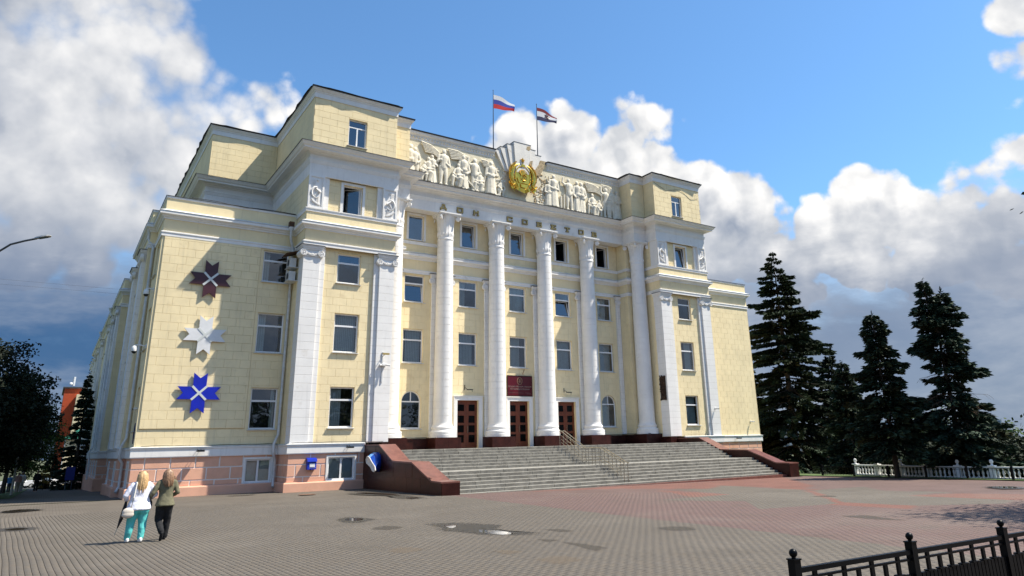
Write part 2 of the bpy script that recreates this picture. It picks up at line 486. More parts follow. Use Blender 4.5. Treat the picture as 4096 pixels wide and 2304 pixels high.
class MB:
    def __init__(s, mats=('white_paint',)):
        s.v = []; s.f = []; s.m = []; s.mats = [mats] if isinstance(mats, str) else list(mats); s.cur = 0; s.smooth = False
    def use(s, name):
        if name not in s.mats: s.mats.append(name)
        s.cur = s.mats.index(name)
        return s
    def poly(s, pts):
        i = len(s.v); s.v.extend([tuple(p) for p in pts]); s.f.append(tuple(range(i, i + len(pts)))); s.m.append(s.cur)
    def raw(s, verts, faces):
        i = len(s.v); s.v.extend([tuple(p) for p in verts])
        for f in faces:
            s.f.append(tuple(k + i for k in f)); s.m.append(s.cur)
    def hexa(s, p):   # 8 points: bottom ring 0-3 (ccw from above), top ring 4-7
        s.raw(p, [(0, 3, 2, 1), (4, 5, 6, 7), (0, 1, 5, 4), (1, 2, 6, 5), (2, 3, 7, 6), (3, 0, 4, 7)])
    def box(s, x0, x1, y0, y1, z0, z1):
        s.hexa([(x0, y0, z0), (x1, y0, z0), (x1, y1, z0), (x0, y1, z0), (x0, y0, z1), (x1, y0, z1), (x1, y1, z1), (x0, y1, z1)])
    def fbox(s, F, u0, u1, w0, w1, z0, z1):   # w1 is the outer face
        s.hexa([F(u0, w1, z0), F(u1, w1, z0), F(u1, w0, z0), F(u0, w0, z0), F(u0, w1, z1), F(u1, w1, z1), F(u1, w0, z1), F(u0, w0, z1)])
    def block(s, F, u0, u1, w0, w1, z0, z1, c=0.008, ends=True):
        """slab with a chamfered face, open behind"""
        b = [F(u0, w0, z0), F(u1, w0, z0), F(u1, w0, z1), F(u0, w0, z1)]
        m = [F(u0, w1 - c, z0), F(u1, w1 - c, z0), F(u1, w1 - c, z1), F(u0, w1 - c, z1)]
        t = [F(u0 + c, w1, z0 + c), F(u1 - c, w1, z0 + c), F(u1 - c, w1, z1 - c), F(u0 + c, w1, z1 - c)]
        s.raw(b + m + t, [(8, 9, 10, 11), (4, 5, 9, 8), (5, 6, 10, 9), (6, 7, 11, 10), (7, 4, 8, 11), (0, 1, 5, 4), (1, 2, 6, 5), (2, 3, 7, 6), (3, 0, 4, 7)])
    def bar(s, p, q, r, n=6, r2=None, cap=True):
        p = Vector(p); q = Vector(q); r2 = r if r2 is None else r2
        d = (q - p).normalized()
        a = d.cross(Vector((0, 0, 1)) if abs(d.z) < 0.9 else Vector((1, 0, 0))).normalized(); b = d.cross(a)
        vs = []
        for c, rr in ((p, r), (q, r2)):
            for k in range(n):
                t = 2 * math.pi * k / n
                vs.append(c + (a * math.cos(t) + b * math.sin(t)) * rr)
        fs = [(k, n + k, n + (k + 1) % n, (k + 1) % n) for k in range(n)]
        if cap:
            fs += [tuple(range(n)), tuple(range(2 * n - 1, n - 1, -1))]
        s.raw(vs, fs)
    def tube(s, pts, r, n=6):
        pts = [Vector(p) for p in pts]
        rr = r if isinstance(r, (list, tuple)) else [r] * len(pts)
        vs = []; a = None
        for i, p in enumerate(pts):
            d = (pts[min(i + 1, len(pts) - 1)] - pts[max(i - 1, 0)]).normalized()
            if a is None:
                a = d.cross(Vector((0, 0, 1)) if abs(d.z) < 0.9 else Vector((1, 0, 0))).normalized()
            a = (a - d * a.dot(d)).normalized(); b = d.cross(a)
            for k in range(n):
                t = 2 * math.pi * k / n
                vs.append(p + (a * math.cos(t) + b * math.sin(t)) * rr[i])
        fs = []
        for i in range(len(pts) - 1):
            for k in range(n):
                fs.append((i * n + k, (i + 1) * n + k, (i + 1) * n + (k + 1) % n, i * n + (k + 1) % n))
        fs += [tuple(range(n)), tuple(range(len(vs) - 1, len(vs) - n - 1, -1))]
        s.raw(vs, fs)
    def lathe(s, c, prof, n=24, flute=None):
        """profile of (radius, z) round the vertical through c; flute(z, angle) scales the radius"""
        vs = []
        for r, z in prof:
            for k in range(n):
                t = 2 * math.pi * k / n
                q = r * (flute(z, t) if flute else 1)
                vs.append((c[0] + q * math.cos(t), c[1] + q * math.sin(t), c[2] + z))
        fs = []
        for i in range(len(prof) - 1):
            for k in range(n):
                fs.append((i * n + k, i * n + (k + 1) % n, (i + 1) * n + (k + 1) % n, (i + 1) * n + k))
        fs += [tuple(range(n - 1, -1, -1)), tuple(range(len(vs) - n, len(vs)))]
        s.raw(vs, fs)
    def ball(s, c, r, n=10, m=6, R=None):
        """ellipsoid; r scalar or (rx, ry, rz), R optional rotation matrix"""
        r = (r, r, r) if not isinstance(r, (tuple, list)) else r
        vs = []; c = Vector(c)
        def put(v):
            v = Vector((v[0] * r[0], v[1] * r[1], v[2] * r[2]))
            vs.append(c + (R @ v if R is not None else v))
        put((0, 0, -1))
        for i in range(1, m):
            p = -math.pi / 2 + math.pi * i / m
            for k in range(n):
                t = 2 * math.pi * k / n
                put((math.cos(p) * math.cos(t), math.cos(p) * math.sin(t), math.sin(p)))
        put((0, 0, 1))
        fs = [(0, 1 + (k + 1) % n, 1 + k) for k in range(n)]
        for i in range(m - 2):
            for k in range(n):
                a = 1 + i * n
                fs.append((a + k, a + (k + 1) % n, a + n + (k + 1) % n, a + n + k))
        a = 1 + (m - 2) * n; e = len(vs) - 1
        fs += [(a + k, a + (k + 1) % n, e) for k in range(n)]
        s.raw(vs, fs)
    def extrude(s, F, pts, w0, w1):
        """outline of (u, z), counter-clockwise as seen from outside, from depth w0 to outer face w1"""
        n = len(pts)
        vs = [F(u, w1, z) for u, z in pts] + [F(u, w0, z) for u, z in pts]
        fs = [tuple(range(n)), tuple(range(2 * n - 1, n - 1, -1))]
        fs += [(k, n + k, n + (k + 1) % n, (k + 1) % n) for k in range(n)]
        s.raw(vs, fs)
    def sweep(s, path, prof, closed_ends=True):
        """mitred moulding: path of (x, y) with the outside on its right hand, profile of (out, z)"""
        n = len(path)
        rings = []
        for i, (x, y) in enumerate(path):
            ns = []
            for a, b in ((i - 1, i), (i, i + 1)):
                if 0 <= a and b < n:
                    dx, dy = path[b][0] - path[a][0], path[b][1] - path[a][1]
                    l = math.hypot(dx, dy); ns.append((dy / l, -dx / l))
            if len(ns) == 1: m = ns[0]
            else:
                k = 1 + ns[0][0] * ns[1][0] + ns[0][1] * ns[1][1]
                m = ((ns[0][0] + ns[1][0]) / k, (ns[0][1] + ns[1][1]) / k)
            rings.append([(x + m[0] * o, y + m[1] * o, z) for o, z in prof])
        vs = [p for r in rings for p in r]; k = len(prof); fs = []
        for i in range(n - 1):
            for j in range(k - 1):
                fs.append((i * k + j, (i + 1) * k + j, (i + 1) * k + j + 1, i * k + j + 1))
        if closed_ends:
            fs += [tuple(range(k - 1, -1, -1)), tuple(range((n - 1) * k, n * k))]
        s.raw(vs, fs)
    def merge(s, o):
        for mname in o.mats:
            if mname not in s.mats: s.mats.append(mname)
        i = len(s.v); s.v.extend(o.v)
        for f, m in zip(o.f, o.m):
            s.f.append(tuple(k + i for k in f)); s.m.append(s.mats.index(o.mats[m]))
    def mesh(s, name, origin=(0, 0, 0), mirror=None):
        vs = s.v
        fs = s.f
        if mirror is not None:
            vs = [(mirror - x, y, z) for x, y, z in vs]; fs = [tuple(reversed(f)) for f in fs]
        me = bpy.data.meshes.new(name)
        me.from_pydata([(x - origin[0], y - origin[1], z - origin[2]) for x, y, z in vs], [], fs)
        for mn in s.mats: me.materials.append(MATS[mn])
        if len(s.mats) > 1: me.polygons.foreach_set('material_index', s.m)
        if s.smooth:
            me.polygons.foreach_set('use_smooth', [True] * len(fs))
        me.update()
        return me
    def build(s, name, parent=None, origin=None, mirror=None, smooth=None):
        if not s.f: return None
        if smooth is not None: s.smooth = smooth
        if origin is None:
            xs = np.array(s.v); lo = xs.min(0); hi = xs.max(0)
            origin = (float((lo[0] + hi[0]) / 2), float((lo[1] + hi[1]) / 2), float(lo[2]))
        if mirror is not None:
            origin = (mirror - origin[0], origin[1], origin[2])
        me = s.mesh(name, origin, mirror)
        if s.smooth:
            me.set_sharp_from_angle(angle=math.radians(40))
        return link_mesh(name, me, parent, origin)

def copy_tree(o, parent=None):
    c = o.copy(); COL.objects.link(c); c.parent = parent
    for ch in o.children: copy_tree(ch, c)
    return c

# ================================================================ the House: walls, windows, mouldings
MX = 48.1207                      # the front is symmetrical: x <-> MX - x
XM = MX / 2
LAND = -0.45                      # height of the entrance landing
def gz(x): return -2.42 - 0.0115 * min(40.0, max(0.0, x - 11.0))

bld = empty('government_building', (XM, 6, -2.6))
tag(bld, 'large pale yellow columned government building with gold emblem and sculpted frieze', 'building')
STUCCO = []

def cut(rects, hole):
    out = []
    h0, h1, k0, k1 = hole
    for (a, b, c, d) in rects:
        if h1 <= a or h0 >= b or k1 <= c or k0 >= d:
            out.append((a, b, c, d)); continue
        if h0 > a: out.append((a, h0, c, d))
        if h1 < b: out.append((h1, b, c, d))
        m0, m1 = max(a, h0), min(b, h1)
        if k0 > c: out.append((m0, m1, c, k0))
        if k1 < d: out.append((m0, m1, k1, d))
    return out

def lay_blocks(F, u0, u1, z0, z1, holes=(), mirror=None, w=0.0, bw=0.83, rh=0.4605, zb=0.0, ph=0.065, th=0.012):
    k = math.floor((z0 - zb) / rh)
    while zb + k * rh < z1 - 0.02:
        a, b = max(z0, zb + k * rh), min(z1, zb + (k + 1) * rh)
        if b - a > 0.05:
            st = ph + (0.5 * bw if k % 2 else 0.0)
            j = math.floor((u0 - st) / bw)
            while st + j * bw < u1 - 0.01:
                c, d = max(u0, st + j * bw), min(u1, st + (j + 1) * bw)
                rs = [(c, d, a, b)]
                for h in holes: rs = cut(rs, h)
                for r in rs:
                    if r[1] - r[0] > 0.05 and r[3] - r[2] > 0.05:
                        STUCCO.append((F, r, w, th, mirror))
                j += 1
        k += 1

def wall(name, F, u0, u1, z0, z1, holes=(), mirror=None, w=-0.015, m='stucco_joint', rev='stucco', depth=0.22):
    """flat backing with real openings and their reveals"""
    mb = MB(m)
    us = sorted({u0, u1, *[min(max(h[0], u0), u1) for h in holes], *[min(max(h[1], u0), u1) for h in holes]})
    zs = sorted({z0, z1, *[min(max(h[2], z0), z1) for h in holes], *[min(max(h[3], z0), z1) for h in holes]})
    for i in range(len(us) - 1):
        for j in range(len(zs) - 1):
            uc, zc = (us[i] + us[i + 1]) / 2, (zs[j] + zs[j + 1]) / 2
            if any(h[0] < uc < h[1] and h[2] < zc < h[3] for h in holes): continue
            mb.poly([F(us[i], w, zs[j]), F(us[i + 1], w, zs[j]), F(us[i + 1], w, zs[j + 1]), F(us[i], w, zs[j + 1])])
    mb.use(rev)
    for (a, b, c, d) in holes:
        for p, q in (((a, c), (b, c)), ((b, c), (b, d)), ((b, d), (a, d)), ((a, d), (a, c))):
            mb.poly([F(p[0], 0.0, p[1]), F(p[0], -depth, p[1]), F(q[0], -depth, q[1]), F(q[0], 0.0, q[1])])
    return mb.build(name, bld, mirror=mirror)

WINS = []
def window(F, uc, w, z0, z1, style='std', mirror=None, blind=0.0, tilt=None, casing=False, rec=0.14, sill=True, seed=0, arch=False):
    """frame > panes, sill, casing, room behind, blind"""
    a, b = uc - w / 2, uc + w / 2
    t = 0.08
    fr = MB('pvc')
    wi, wo = -rec - 0.06, -rec
    panes = []
    def rect_frame(p, q, r, s_, t=t, w0=wi, w1=wo):
        fr.fbox(F, p, p + t, w0, w1, r, s_); fr.fbox(F, q - t, q, w0, w1, r, s_)
        fr.fbox(F, p + t, q - t, w0, w1, r, r + t); fr.fbox(F, p + t, q - t, w0, w1, s_ - t, s_)
    if arch:
        r = w / 2; zs = z1 - r; n = 14
        fr.fbox(F, a, a + t, wi, wo, z0, zs); fr.fbox(F, b - t, b, wi, wo, z0, zs)
        fr.fbox(F, a + t, b - t, wi, wo, z0, z0 + t); fr.fbox(F, a + t, b - t, wi, wo, zs - 0.04, zs + 0.04)
        fr.fbox(F, uc - 0.03, uc + 0.03, wi, wo, zs + 0.04, z1 - t)
        ring = []
        for k in range(n + 1):
            g = math.pi * k / n
            ring.append((math.cos(g), math.sin(g)))
        for k in range(n):
            (c0, s0), (c1, s1) = ring[k], ring[k + 1]
            fr.extrude(F, [(uc + r * c0, zs + r * s0), (uc + r * c1, zs + r * s1), (uc + (r - t) * c1, zs + (r - t) * s1), (uc + (r - t) * c0, zs + (r - t) * s0)], wi, wo)
        gp = MB('glass')
        gp.poly([F(a, wi + 0.03, z0), F(b, wi + 0.03, z0), F(b, wi + 0.03, zs), F(a, wi + 0.03, zs)])
        gp2 = MB('glass')
        gp2.poly([F(uc + r * c, wi + 0.03, zs + r * s_) for c, s_ in ring])
        panes = [gp, gp2]
    else:
        rect_frame(a, b, z0, z1)
        h = z1 - z0
        cells = []
        if style == 'std':
            zt = z0 + h * 0.66
            fr.fbox(F, a + t, b - t, wi, wo, zt, zt + 0.10)
            cells = [(a + t, b - t, z0 + t, zt), (a + t, b - t, zt + 0.10, z1 - t)]
        elif style == 'two':
            fr.fbox(F, uc - 0.05, uc + 0.05, wi, wo, z0 + t, z1 - t)
            cells = [(a + t, uc - 0.05, z0 + t, z1 - t), (uc + 0.05, b - t, z0 + t, z1 - t)]
        elif style == 'tee':
            zt = z0 + h * 0.70
            fr.fbox(F, a + t, b - t, wi, wo, zt, zt + 0.07)
            fr.fbox(F, uc - 0.045, uc + 0.045, wi, wo, z0 + t, zt)
            cells = [(a + t, uc - 0.045, z0 + t, zt), (uc + 0.045, b - t, z0 + t, zt), (a + t, b - t, zt + 0.07, z1 - t)]
        else:
            cells = [(a + t, b - t, z0 + t, z1 - t)]
        for i, (p, q, r, s_) in enumerate(cells):
            gp = MB('glass')
            if tilt is not None and i == 0 and tilt[0] == 'hopper':       # lower sash tipped in at the top
                k = tilt[1]
                gp.poly([F(p + .04, wi + .01, r + .04), F(q - .04, wi + .01, r + .04), F(q - .04, wi - k, s_ - .04), F(p + .04, wi - k, s_ - .04)])
                for (uu0, uu1) in ((p, p + .05), (q - .05, q)):
                    fr.hexa([F(uu0, wi + .04, r), F(uu1, wi + .04, r), F(uu1, wi, r), F(uu0, wi, r), F(uu0, wi - k + .04, s_), F(uu1, wi - k + .04, s_), F(uu1, wi - k, s_), F(uu0, wi - k, s_)])
                fr.fbox(F, p, q, wi - k, wi - k + .04, s_ - .05, s_)
            elif tilt is not None and i == 0 and tilt[0] == 'swing':      # casement swung inwards about its right edge
                an = tilt[1]; L = q - p - 0.04
                c, s2 = math.cos(an), math.sin(an)
                f = lambda e, z: F(q - .02 - e * c, wi - e * s2, z)
                gp.poly([f(L - .06, r + .05), f(.06, r + .05), f(.06, s_ - .05), f(L - .06, s_ - .05)])
                for (e0, e1, y0, y1) in ((0, .06, r, s_), (L - .06, L, r, s_), (.06, L - .06, r, r + .06), (.06, L - .06, s_ - .06, s_)):
                    fr.poly([f(e1, y0), f(e0, y0), f(e0, y1), f(e1, y1)])
            else:
                rp = random.Random(round(uc * 31 + z0 * 17 + i * 7 + (0 if mirror is None else 5))); j = lambda: wi + .03 + rp.uniform(-.018, .018)
                k0, k1, k2 = j(), j(), j()
                gp.poly([F(p, k0, r), F(q, k1, r), F(q, k1 + k2 - k0, s_), F(p, k2, s_)])
            panes.append(gp)
    o = fr.build('window', bld, mirror=mirror)
    WINS.append(o)
    for gp in panes: gp.build('pane', o, mirror=mirror)
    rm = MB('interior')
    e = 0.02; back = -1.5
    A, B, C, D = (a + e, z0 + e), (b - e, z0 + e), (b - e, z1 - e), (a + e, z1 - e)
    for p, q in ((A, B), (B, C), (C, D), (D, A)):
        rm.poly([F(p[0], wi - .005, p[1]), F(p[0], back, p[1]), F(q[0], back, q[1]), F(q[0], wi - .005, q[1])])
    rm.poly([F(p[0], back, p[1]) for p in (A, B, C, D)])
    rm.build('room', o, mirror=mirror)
    if sill:
        sm = MB('zinc' if not casing else 'white_paint')
        sm.hexa([F(a - .06, .11, z0 - .06), F(b + .06, .11, z0 - .06), F(b + .06, -rec, z0 - .05), F(a - .06, -rec, z0 - .05),
                 F(a - .06, .11, z0 - .03), F(b + .06, .11, z0 - .03), F(b + .06, -rec, z0 + .012), F(a - .06, -rec, z0 + .012)])
        sm.build('sill', o, mirror=mirror)
    if casing:
        cm = MB('white_paint'); k = 0.16
        cm.fbox(F, a - k, a, -.01, .05, z0 - .02, z1 + k); cm.fbox(F, b, b + k, -.01, .05, z0 - .02, z1 + k); cm.fbox(F, a, b, -.01, .05, z1, z1 + k)
        cm.build('casing', o, mirror=mirror)
    if blind > 0:
        bm = MB('blind'); rnd = random.Random(seed)
        span = (b - a - .12) * blind
        st = a + .06 if rnd.random() < .5 else b - .06 - span
        n = max(2, int(span / 0.11))
        for i in range(n):
            u = st + i * span / n; dz = rnd.uniform(-.02, .02)
            bm.poly([F(u, -.42, z0 + .05), F(u + span / n * .98, -.42 - .022, z0 + .05), F(u + span / n * .98, -.442, z1 - .05 + dz), F(u, -.42, z1 - .05 + dz)])
        bm.build('blind', o, mirror=mirror)
    return o
def hole(uc, w, z0, z1): return (uc - w / 2, uc + w / 2, z0, z1)

F0, FT, FP, FA = front(0.0), front(-1.75), front(1.62), front(-1.874)
FTS = Frame(7.12, 0, 0, -1)       # tower flank that faces left, u = -y
FTI = Frame(12.74, -1.98, 0, 1)   # tower flank that faces the portico
R1, R2, R3, R4, R5 = (0.86, 3.11), (5.09, 7.36), (9.22, 11.08), (13.53, 15.40), (18.07, 19.90)
HALVES = (None, MX)

for mir in HALVES:
    L = mir is None
    # ---- wing
    wh = [hole(6.1, 1.45, *R1), hole(6.1, 1.47, *R2), hole(6.1, 1.45, 9.22, 11.1)] if L else []
    wall('wall', F0, 0, 7.12, 0, 12.72, wh, mir)
    if L:
        lay_blocks(F0, 5.19, 7.12, 0, 11.2, wh, mir)
        lay_blocks(F0, 0, 5.19, 0, 0.88, (), mir)
        lay_blocks(F0, 0.12, 5.17, 0.90, 11.2, (), mir, w=0.05, th=0.065)
        sb = MB('stucco'); sb.fbox(F0, 0, .12, -.01, 0.0, .88, 11.2); sb.build('wall', bld)
        window(F0, 6.1, 1.45, *R1, mirror=mir, blind=0.18, seed=2)
        window(F0, 6.1, 1.47, *R2, mirror=mir, blind=0.35, seed=3)
        window(F0, 6.1, 1.45, 9.22, 11.1, mirror=mir, blind=0.3, seed=4)
    else:
        lay_blocks(F0, 0, 7.12, 0, 11.2, (), mir)
    # smooth frieze under the first cornice
    fz = MB('stucco')
    fz.fbox(F0, 0, 7.12, -.01, .0, 11.45, 12.25); fz.fbox(front(-1.75), 7.12, 12.74, -.01, .23, 11.45, 12.25)
    fz.fbox(FTS, .0, 1.98, -.01, .002, 11.45, 12.25)
    fz.fbox(F0, 0, 7.12, -.2, .0, 12.7, 13.42)
    fz.fbox(front(-1.75), 7.12, 12.74, -.01, .23, 12.66, 13.3); fz.fbox(FTS, .0, 1.98, -.01, .002, 12.66, 13.3)
    fz.fbox(FTI, 0.0, 1.0, -.01, .002, 11.45, 12.25); fz.fbox(FTI, 0.0, 1.0, -.01, .002, 12.66, 13.3)
    fz.build('frieze', bld, mirror=mir)
    # ---- tower
    th = [hole(9.95, 1.42, *R1), hole(9.97, 1.46, *R2), hole(9.93, 1.43, 9.2, 11.0)]
    wall('wall', FT, 8.1, 11.8, 0, 12.72, th, mir)
    lay_blocks(FT, 8.42, 11.45, 0, 11.2, th, mir, ph=.35)
    window(FT, 9.95, 1.42, *R1, mirror=mir, blind=0.55 if L else .8, seed=11)
    window(FT, 9.97, 1.46, *R2, mirror=mir, blind=1.0 if L else .5, seed=12)
    window(FT, 9.93, 1.43, 9.2, 11.0, mirror=mir, blind=0.16 if L else 0, seed=13)
    wall('wall', FTS, 0, 1.98, 0, 12.72, (), mir)
    lay_blocks(FTS, 0, 1.1, 0, 11.2, (), mir)
    wall('wall', FTI, 0, 2.43, LAND, 13.3, (), mir)
    lay_blocks(FTI, .85, 2.43, .25, 13.3, (), mir)
    pf = front(.45)
    wall('wall', pf, 12.74, 14.1, LAND, 16, (), mir); lay_blocks(pf, 12.74, 14.1, .25, 15.6, (), mir)
    pi = Frame(14.1, .45, 0, 1)
    wall('wall', pi, 0, 1.17, LAND, 16, (), mir); lay_blocks(pi, 0, 1.17, .25, 15.6, (), mir)
    # upper storey of the tower
    uh = [hole(9.92, 1.22, *R4)]
    wall('wall', FT, 7.3, 12.6, 13.3, 15.7, uh, mir); lay_blocks(FT, 8.39, 11.47, 13.5, 15.61, uh, mir)
    window(FT, 9.92, 1.22, *R4, style='one', mirror=mir, casing=True, tilt=('swing', .5) if L else ('hopper', .2), seed=15, sill=True)
    wall('wall', FTS, -7.0, 1.98, 13.0, 15.7, (), mir); lay_blocks(FTS, -7.0, 1.9, 13.5, 15.61, (), mir)
    wall('wall', FTI, 0, 2.43, 13.3, 15.7, (), mir)
    lay_blocks(FTI, .9, 2.43, 13.5, 15.6, (), mir)
    # attic storey
    ah = [hole(9.97, 1.2, *R5)]
    wall('wall', FA, 7.15, 12.6, 17.4, 21.3, ah, mir); lay_blocks(FA, 7.15, 12.6, 17.5, 20.83, ah, mir, zb=17.4, bw=.95, rh=.43)
    window(FA, 9.97, 1.2, *R5, style='tee', mirror=mir, sill=True, seed=16)
    fs = Frame(7.15, 7.11, 0, -1); wall('wall', fs, 0, 8.98, 17.4, 21.3, (), mir); lay_blocks(fs, 0, 8.98, 17.5, 20.83, (), mir, zb=17.4, bw=.95, rh=.43)
    fb = front(7.11); wall('wall', fb, 2.81, 7.15, 17.4, 21.3, (), mir); lay_blocks(fb, 2.81, 7.15, 17.5, 20.83, (), mir, zb=17.4, bw=.95, rh=.43)
    fc = Frame(2.81, 46, 0, -1); wall('wall', fc, 0, 38.9, 17.4, 21.3, (), mir); lay_blocks(fc, 30, 38.89, 17.5, 20.83, (), mir, zb=17.4, bw=.95, rh=.43)
    fd = front(-.63); wall('wall', fd, 12.6, 14.05, 17.4, 21.3, (), mir); lay_blocks(fd, 12.6, 14.05, 17.5, 20.83, (), mir, zb=17.4, bw=.95, rh=.43)
    fe = Frame(12.6, -1.874, 0, 1); wall('wall', fe, 0, 1.25, 17.4, 21.3, (), mir); lay_blocks(fe, 0, 1.244, 17.5, 20.83, (), mir, zb=17.4, bw=.95, rh=.43)
    fg = Frame(14.05, -.63, 0, 1); wall('wall', fg, 0, 1.43, 17.4, 21.3, (), mir); lay_blocks(fg, 0, 1.43, 17.5, 20.83, (), mir, zb=17.4, bw=.95, rh=.43)
    # setback wall under the main cornice
    st = MB('stucco'); st.poly([front(6.99)(2.75, 0, 13), front(6.99)(7.12, 0, 13), front(6.99)(7.12, 0, 15.7), front(6.99)(2.75, 0, 15.7)])
    st.build('wall', bld, mirror=mir); st = MB('stucco'); sfr = Frame(2.75, 46, 0, -1); st.poly([sfr(0, 0, 13), sfr(39.01, 0, 13), sfr(39.01, 0, 15.7), sfr(0, 0, 15.7)])
    st.build('wall', bld, mirror=mir)

# ---- portico wall
BAYS = [XM - 8.36, XM - 4.2, XM, XM + 4.2, XM + 8.36]
ph = []
for i, bx in enumerate(BAYS):
    ph += [hole(bx, 1.46, 5.1, 7.35), hole(bx, 1.46, 9.22, 11.1), hole(bx, 1.14, 13.64, 15.42)]
    ph.append(hole(bx, 1.40, .86, 3.28) if i in (0, 4) else hole(bx + (0.02 if i != 2 else 0), 1.66, LAND, 2.71))
wall('wall', FP, 14.1, MX - 14.1, LAND, 15.7, ph)
lay_blocks(FP, 14.1, MX - 14.1, .25, 11.2, ph)
lay_blocks(FP, 14.1, MX - 14.1, 12.7, 15.6, ph)
fz = MB('stucco'); fz.fbox(FP, 14.1, MX - 14.1, -.01, .0, 11.3, 12.25); fz.build('frieze', bld)
TILTS = {0: None, 1: ('hopper', .16), 2: ('hopper', .14), 3: ('swing', 1.1), 4: ('swing', 1.15)}
F3T = {0: ('hopper', .13), 3: ('hopper', .22)}
for i, bx in enumerate(BAYS):
    window(FP, bx, 1.46, 5.1, 7.35, blind=[.8, .9, .75, 1.0, .85][i], seed=30 + i)
    window(FP, bx, 1.46, 9.22, 11.1, blind=[0, .45, .9, 0, .8][i], seed=40 + i, tilt=F3T.get(i))
    window(FP, bx, 1.14, 13.64, 15.42, style='one', casing=True, tilt=TILTS[i], seed=50 + i)
    if i in (0, 4):
        window(FP, bx, 1.40, .86, 3.28, arch=True, blind=.12 if i == 0 else .75, seed=60 + i)
        # spandrels that close the square opening to an arch
        r = .70; zs = 3.28 - r
        for sgn in (-1, 1):
            sp = MB('stucco')
            arc = [(bx + sgn * r * math.cos(k * math.pi / 16), zs + r * math.sin(k * math.pi / 16)) for k in range(9)]
            for k in range(8):
                p, q = arc[k], arc[k + 1]
                sp.poly([FP(p[0], .0, p[1]), FP(bx + sgn * r, .0, p[1]), FP(bx + sgn * r, .0, q[1]), FP(q[0], .0, q[1])])
                sp.poly([FP(p[0], .0, p[1]), FP(q[0], .0, q[1]), FP(q[0], -.22, q[1]), FP(p[0], -.22, p[1])])
            sp.build('spandrel', bld)

# ---- stucco blocks: those that show largest are pieces of their own, the rest one mass
def finish_blocks():
    cache = {}
    scored = []
    for rec in STUCCO:
        F, (a, b, c, d), w, th, mir = rec
        p = [F(a, w, c), F(b, w, c), F(b, w, d), F(a, w, d)]
        if mir is not None: p = [(mir - x, y, z) for x, y, z in p]
        x, y, z = view(p)
        area = 0.5 * abs(sum(x[i] * y[(i + 1) % 4] - x[(i + 1) % 4] * y[i] for i in range(4)))
        n = np.cross(np.subtract(p[1], p[0]), np.subtract(p[3], p[0]))
        if mir is not None: n = -n
        facing = np.dot(n, CAM - np.array(p[0])) > 0
        inside = (x.mean() > 0) and (x.mean() < 4096) and (y.mean() > 0) and (y.mean() < 2304)
        scored.append((area if (facing and inside) else 0.0, rec))
    scored.sort(key=lambda t: -t[0])
    mass = {None: MB('stucco'), MX: MB('stucco')}
    g = 0.003
    for i, (ar, (F, (a, b, c, d), w, th, mir)) in enumerate(scored):
        if i < 300:
            key = (round(b - a, 3), round(d - c, 3), F.u, th, mir)
            og = F((a + b) / 2, w - th, c)
            if key not in cache:
                mb = MB('stucco')
                mb.block(F, a + g, b - g, w - th, w, c + g, d - g)
                cache[key] = mb.mesh('stucco_block', (og[0] if mir is None else mir - og[0], og[1], og[2]), mir)
            link_mesh('stucco_block', cache[key], bld, (og[0] if mir is None else mir - og[0], og[1], og[2]))
        else:
            mass[mir].block(F, a + g, b - g, w - th, w, c + g, d - g)
    allb = mass[None]
    k = len(allb.v)
    allb.v += [(MX - x, y, z) for x, y, z in mass[MX].v]
    for f in mass[MX].f:
        allb.f.append(tuple(reversed([q + k for q in f]))); allb.m.append(0)
    o = allb.build('stucco_block', bld)
    o['kind'] = 'stuff'

# ================================================================ left flank of the house, running back along the pavement
SIDE = [(-0.3, 68), (-0.3, 23), (2.2, 23), (2.2, 11), (-.35, 11), (-.35, 3.1), (0, 3.1), (0, 0)]
def side_frame(i):
    (x0, y0), (x1, y1) = SIDE[i], SIDE[i + 1]
    l = math.hypot(x1 - x0, y1 - y0)
    return Frame(x0, y0, (x1 - x0) / l, (y1 - y0) / l), l
def side_windows(F, spots, w=1.3):
    hs = []
    for u in spots:
        for lo, hi in (R1, R2, (9.2, 11.0)): hs.append(hole(u, w, lo, hi))
    return hs
SW = {0: [43.5 - 3.4 * k for k in range(12)], 4: [3.85], 6: [1.75]}
for i in range(len(SIDE) - 1):
    F, l = side_frame(i)
    spots = SW.get(i, [])
    hs = side_windows(F, spots, 1.3 if i != 6 else 1.25)
    wall('wall', F, 0, l, 0, 12.72, hs)
    lay_blocks(F, 0, l, 0, 11.2, hs)
    for u in spots:
        if i == 0 and u < 7: continue
        for lo, hi in (R1, R2, (9.2, 11.0)):
            window(F, u, 1.3 if i != 6 else 1.25, lo, hi, seed=int(u * 10 + lo), blind=.4 if int(u) % 2 else 0)
    z = MB('stucco'); z.fbox(F, 0, l - .006, -.01, .0, 11.45, 12.25); z.fbox(F, 0, l - .006, -.2, -.001, 12.7, 13.42); z.build('frieze', bld)

# ================================================================ mouldings
LEFT_PATH = SIDE + [(7.12, 0), (7.12, -1.98), (12.74, -1.98), (12.74, .45), (14.1, .45), (14.1, 1.62), (XM, 1.62)]
def mirror_path(p): return [(MX - x, y) for x, y in reversed(p)]
FULL = LEFT_PATH + mirror_path([(0, 40), (0, 0)] + LEFT_PATH[8:-1])
def moulding(name, path, prof, m='white_paint'):
    mb = MB(m); mb.sweep(path, prof); return mb.build(name, bld)
moulding('cornice', FULL, [(0, 12.18), (.05, 12.18), (.07, 12.27), (.13, 12.30), (.15, 12.37), (.25, 12.40), (.283, 12.43), (.283, 12.585), (.24, 12.60), (.0, 12.74)])
moulding('cornice_flashing', FULL, [(.25, 12.602), (.31, 12.590), (.31, 12.60), (.0, 12.76), (.0, 12.75)], 'zinc')
moulding('string_course', FULL, [(0, 11.2), (.06, 11.2), (.06, 11.36), (.09, 11.40), (.09, 11.46), (.0, 11.5)])
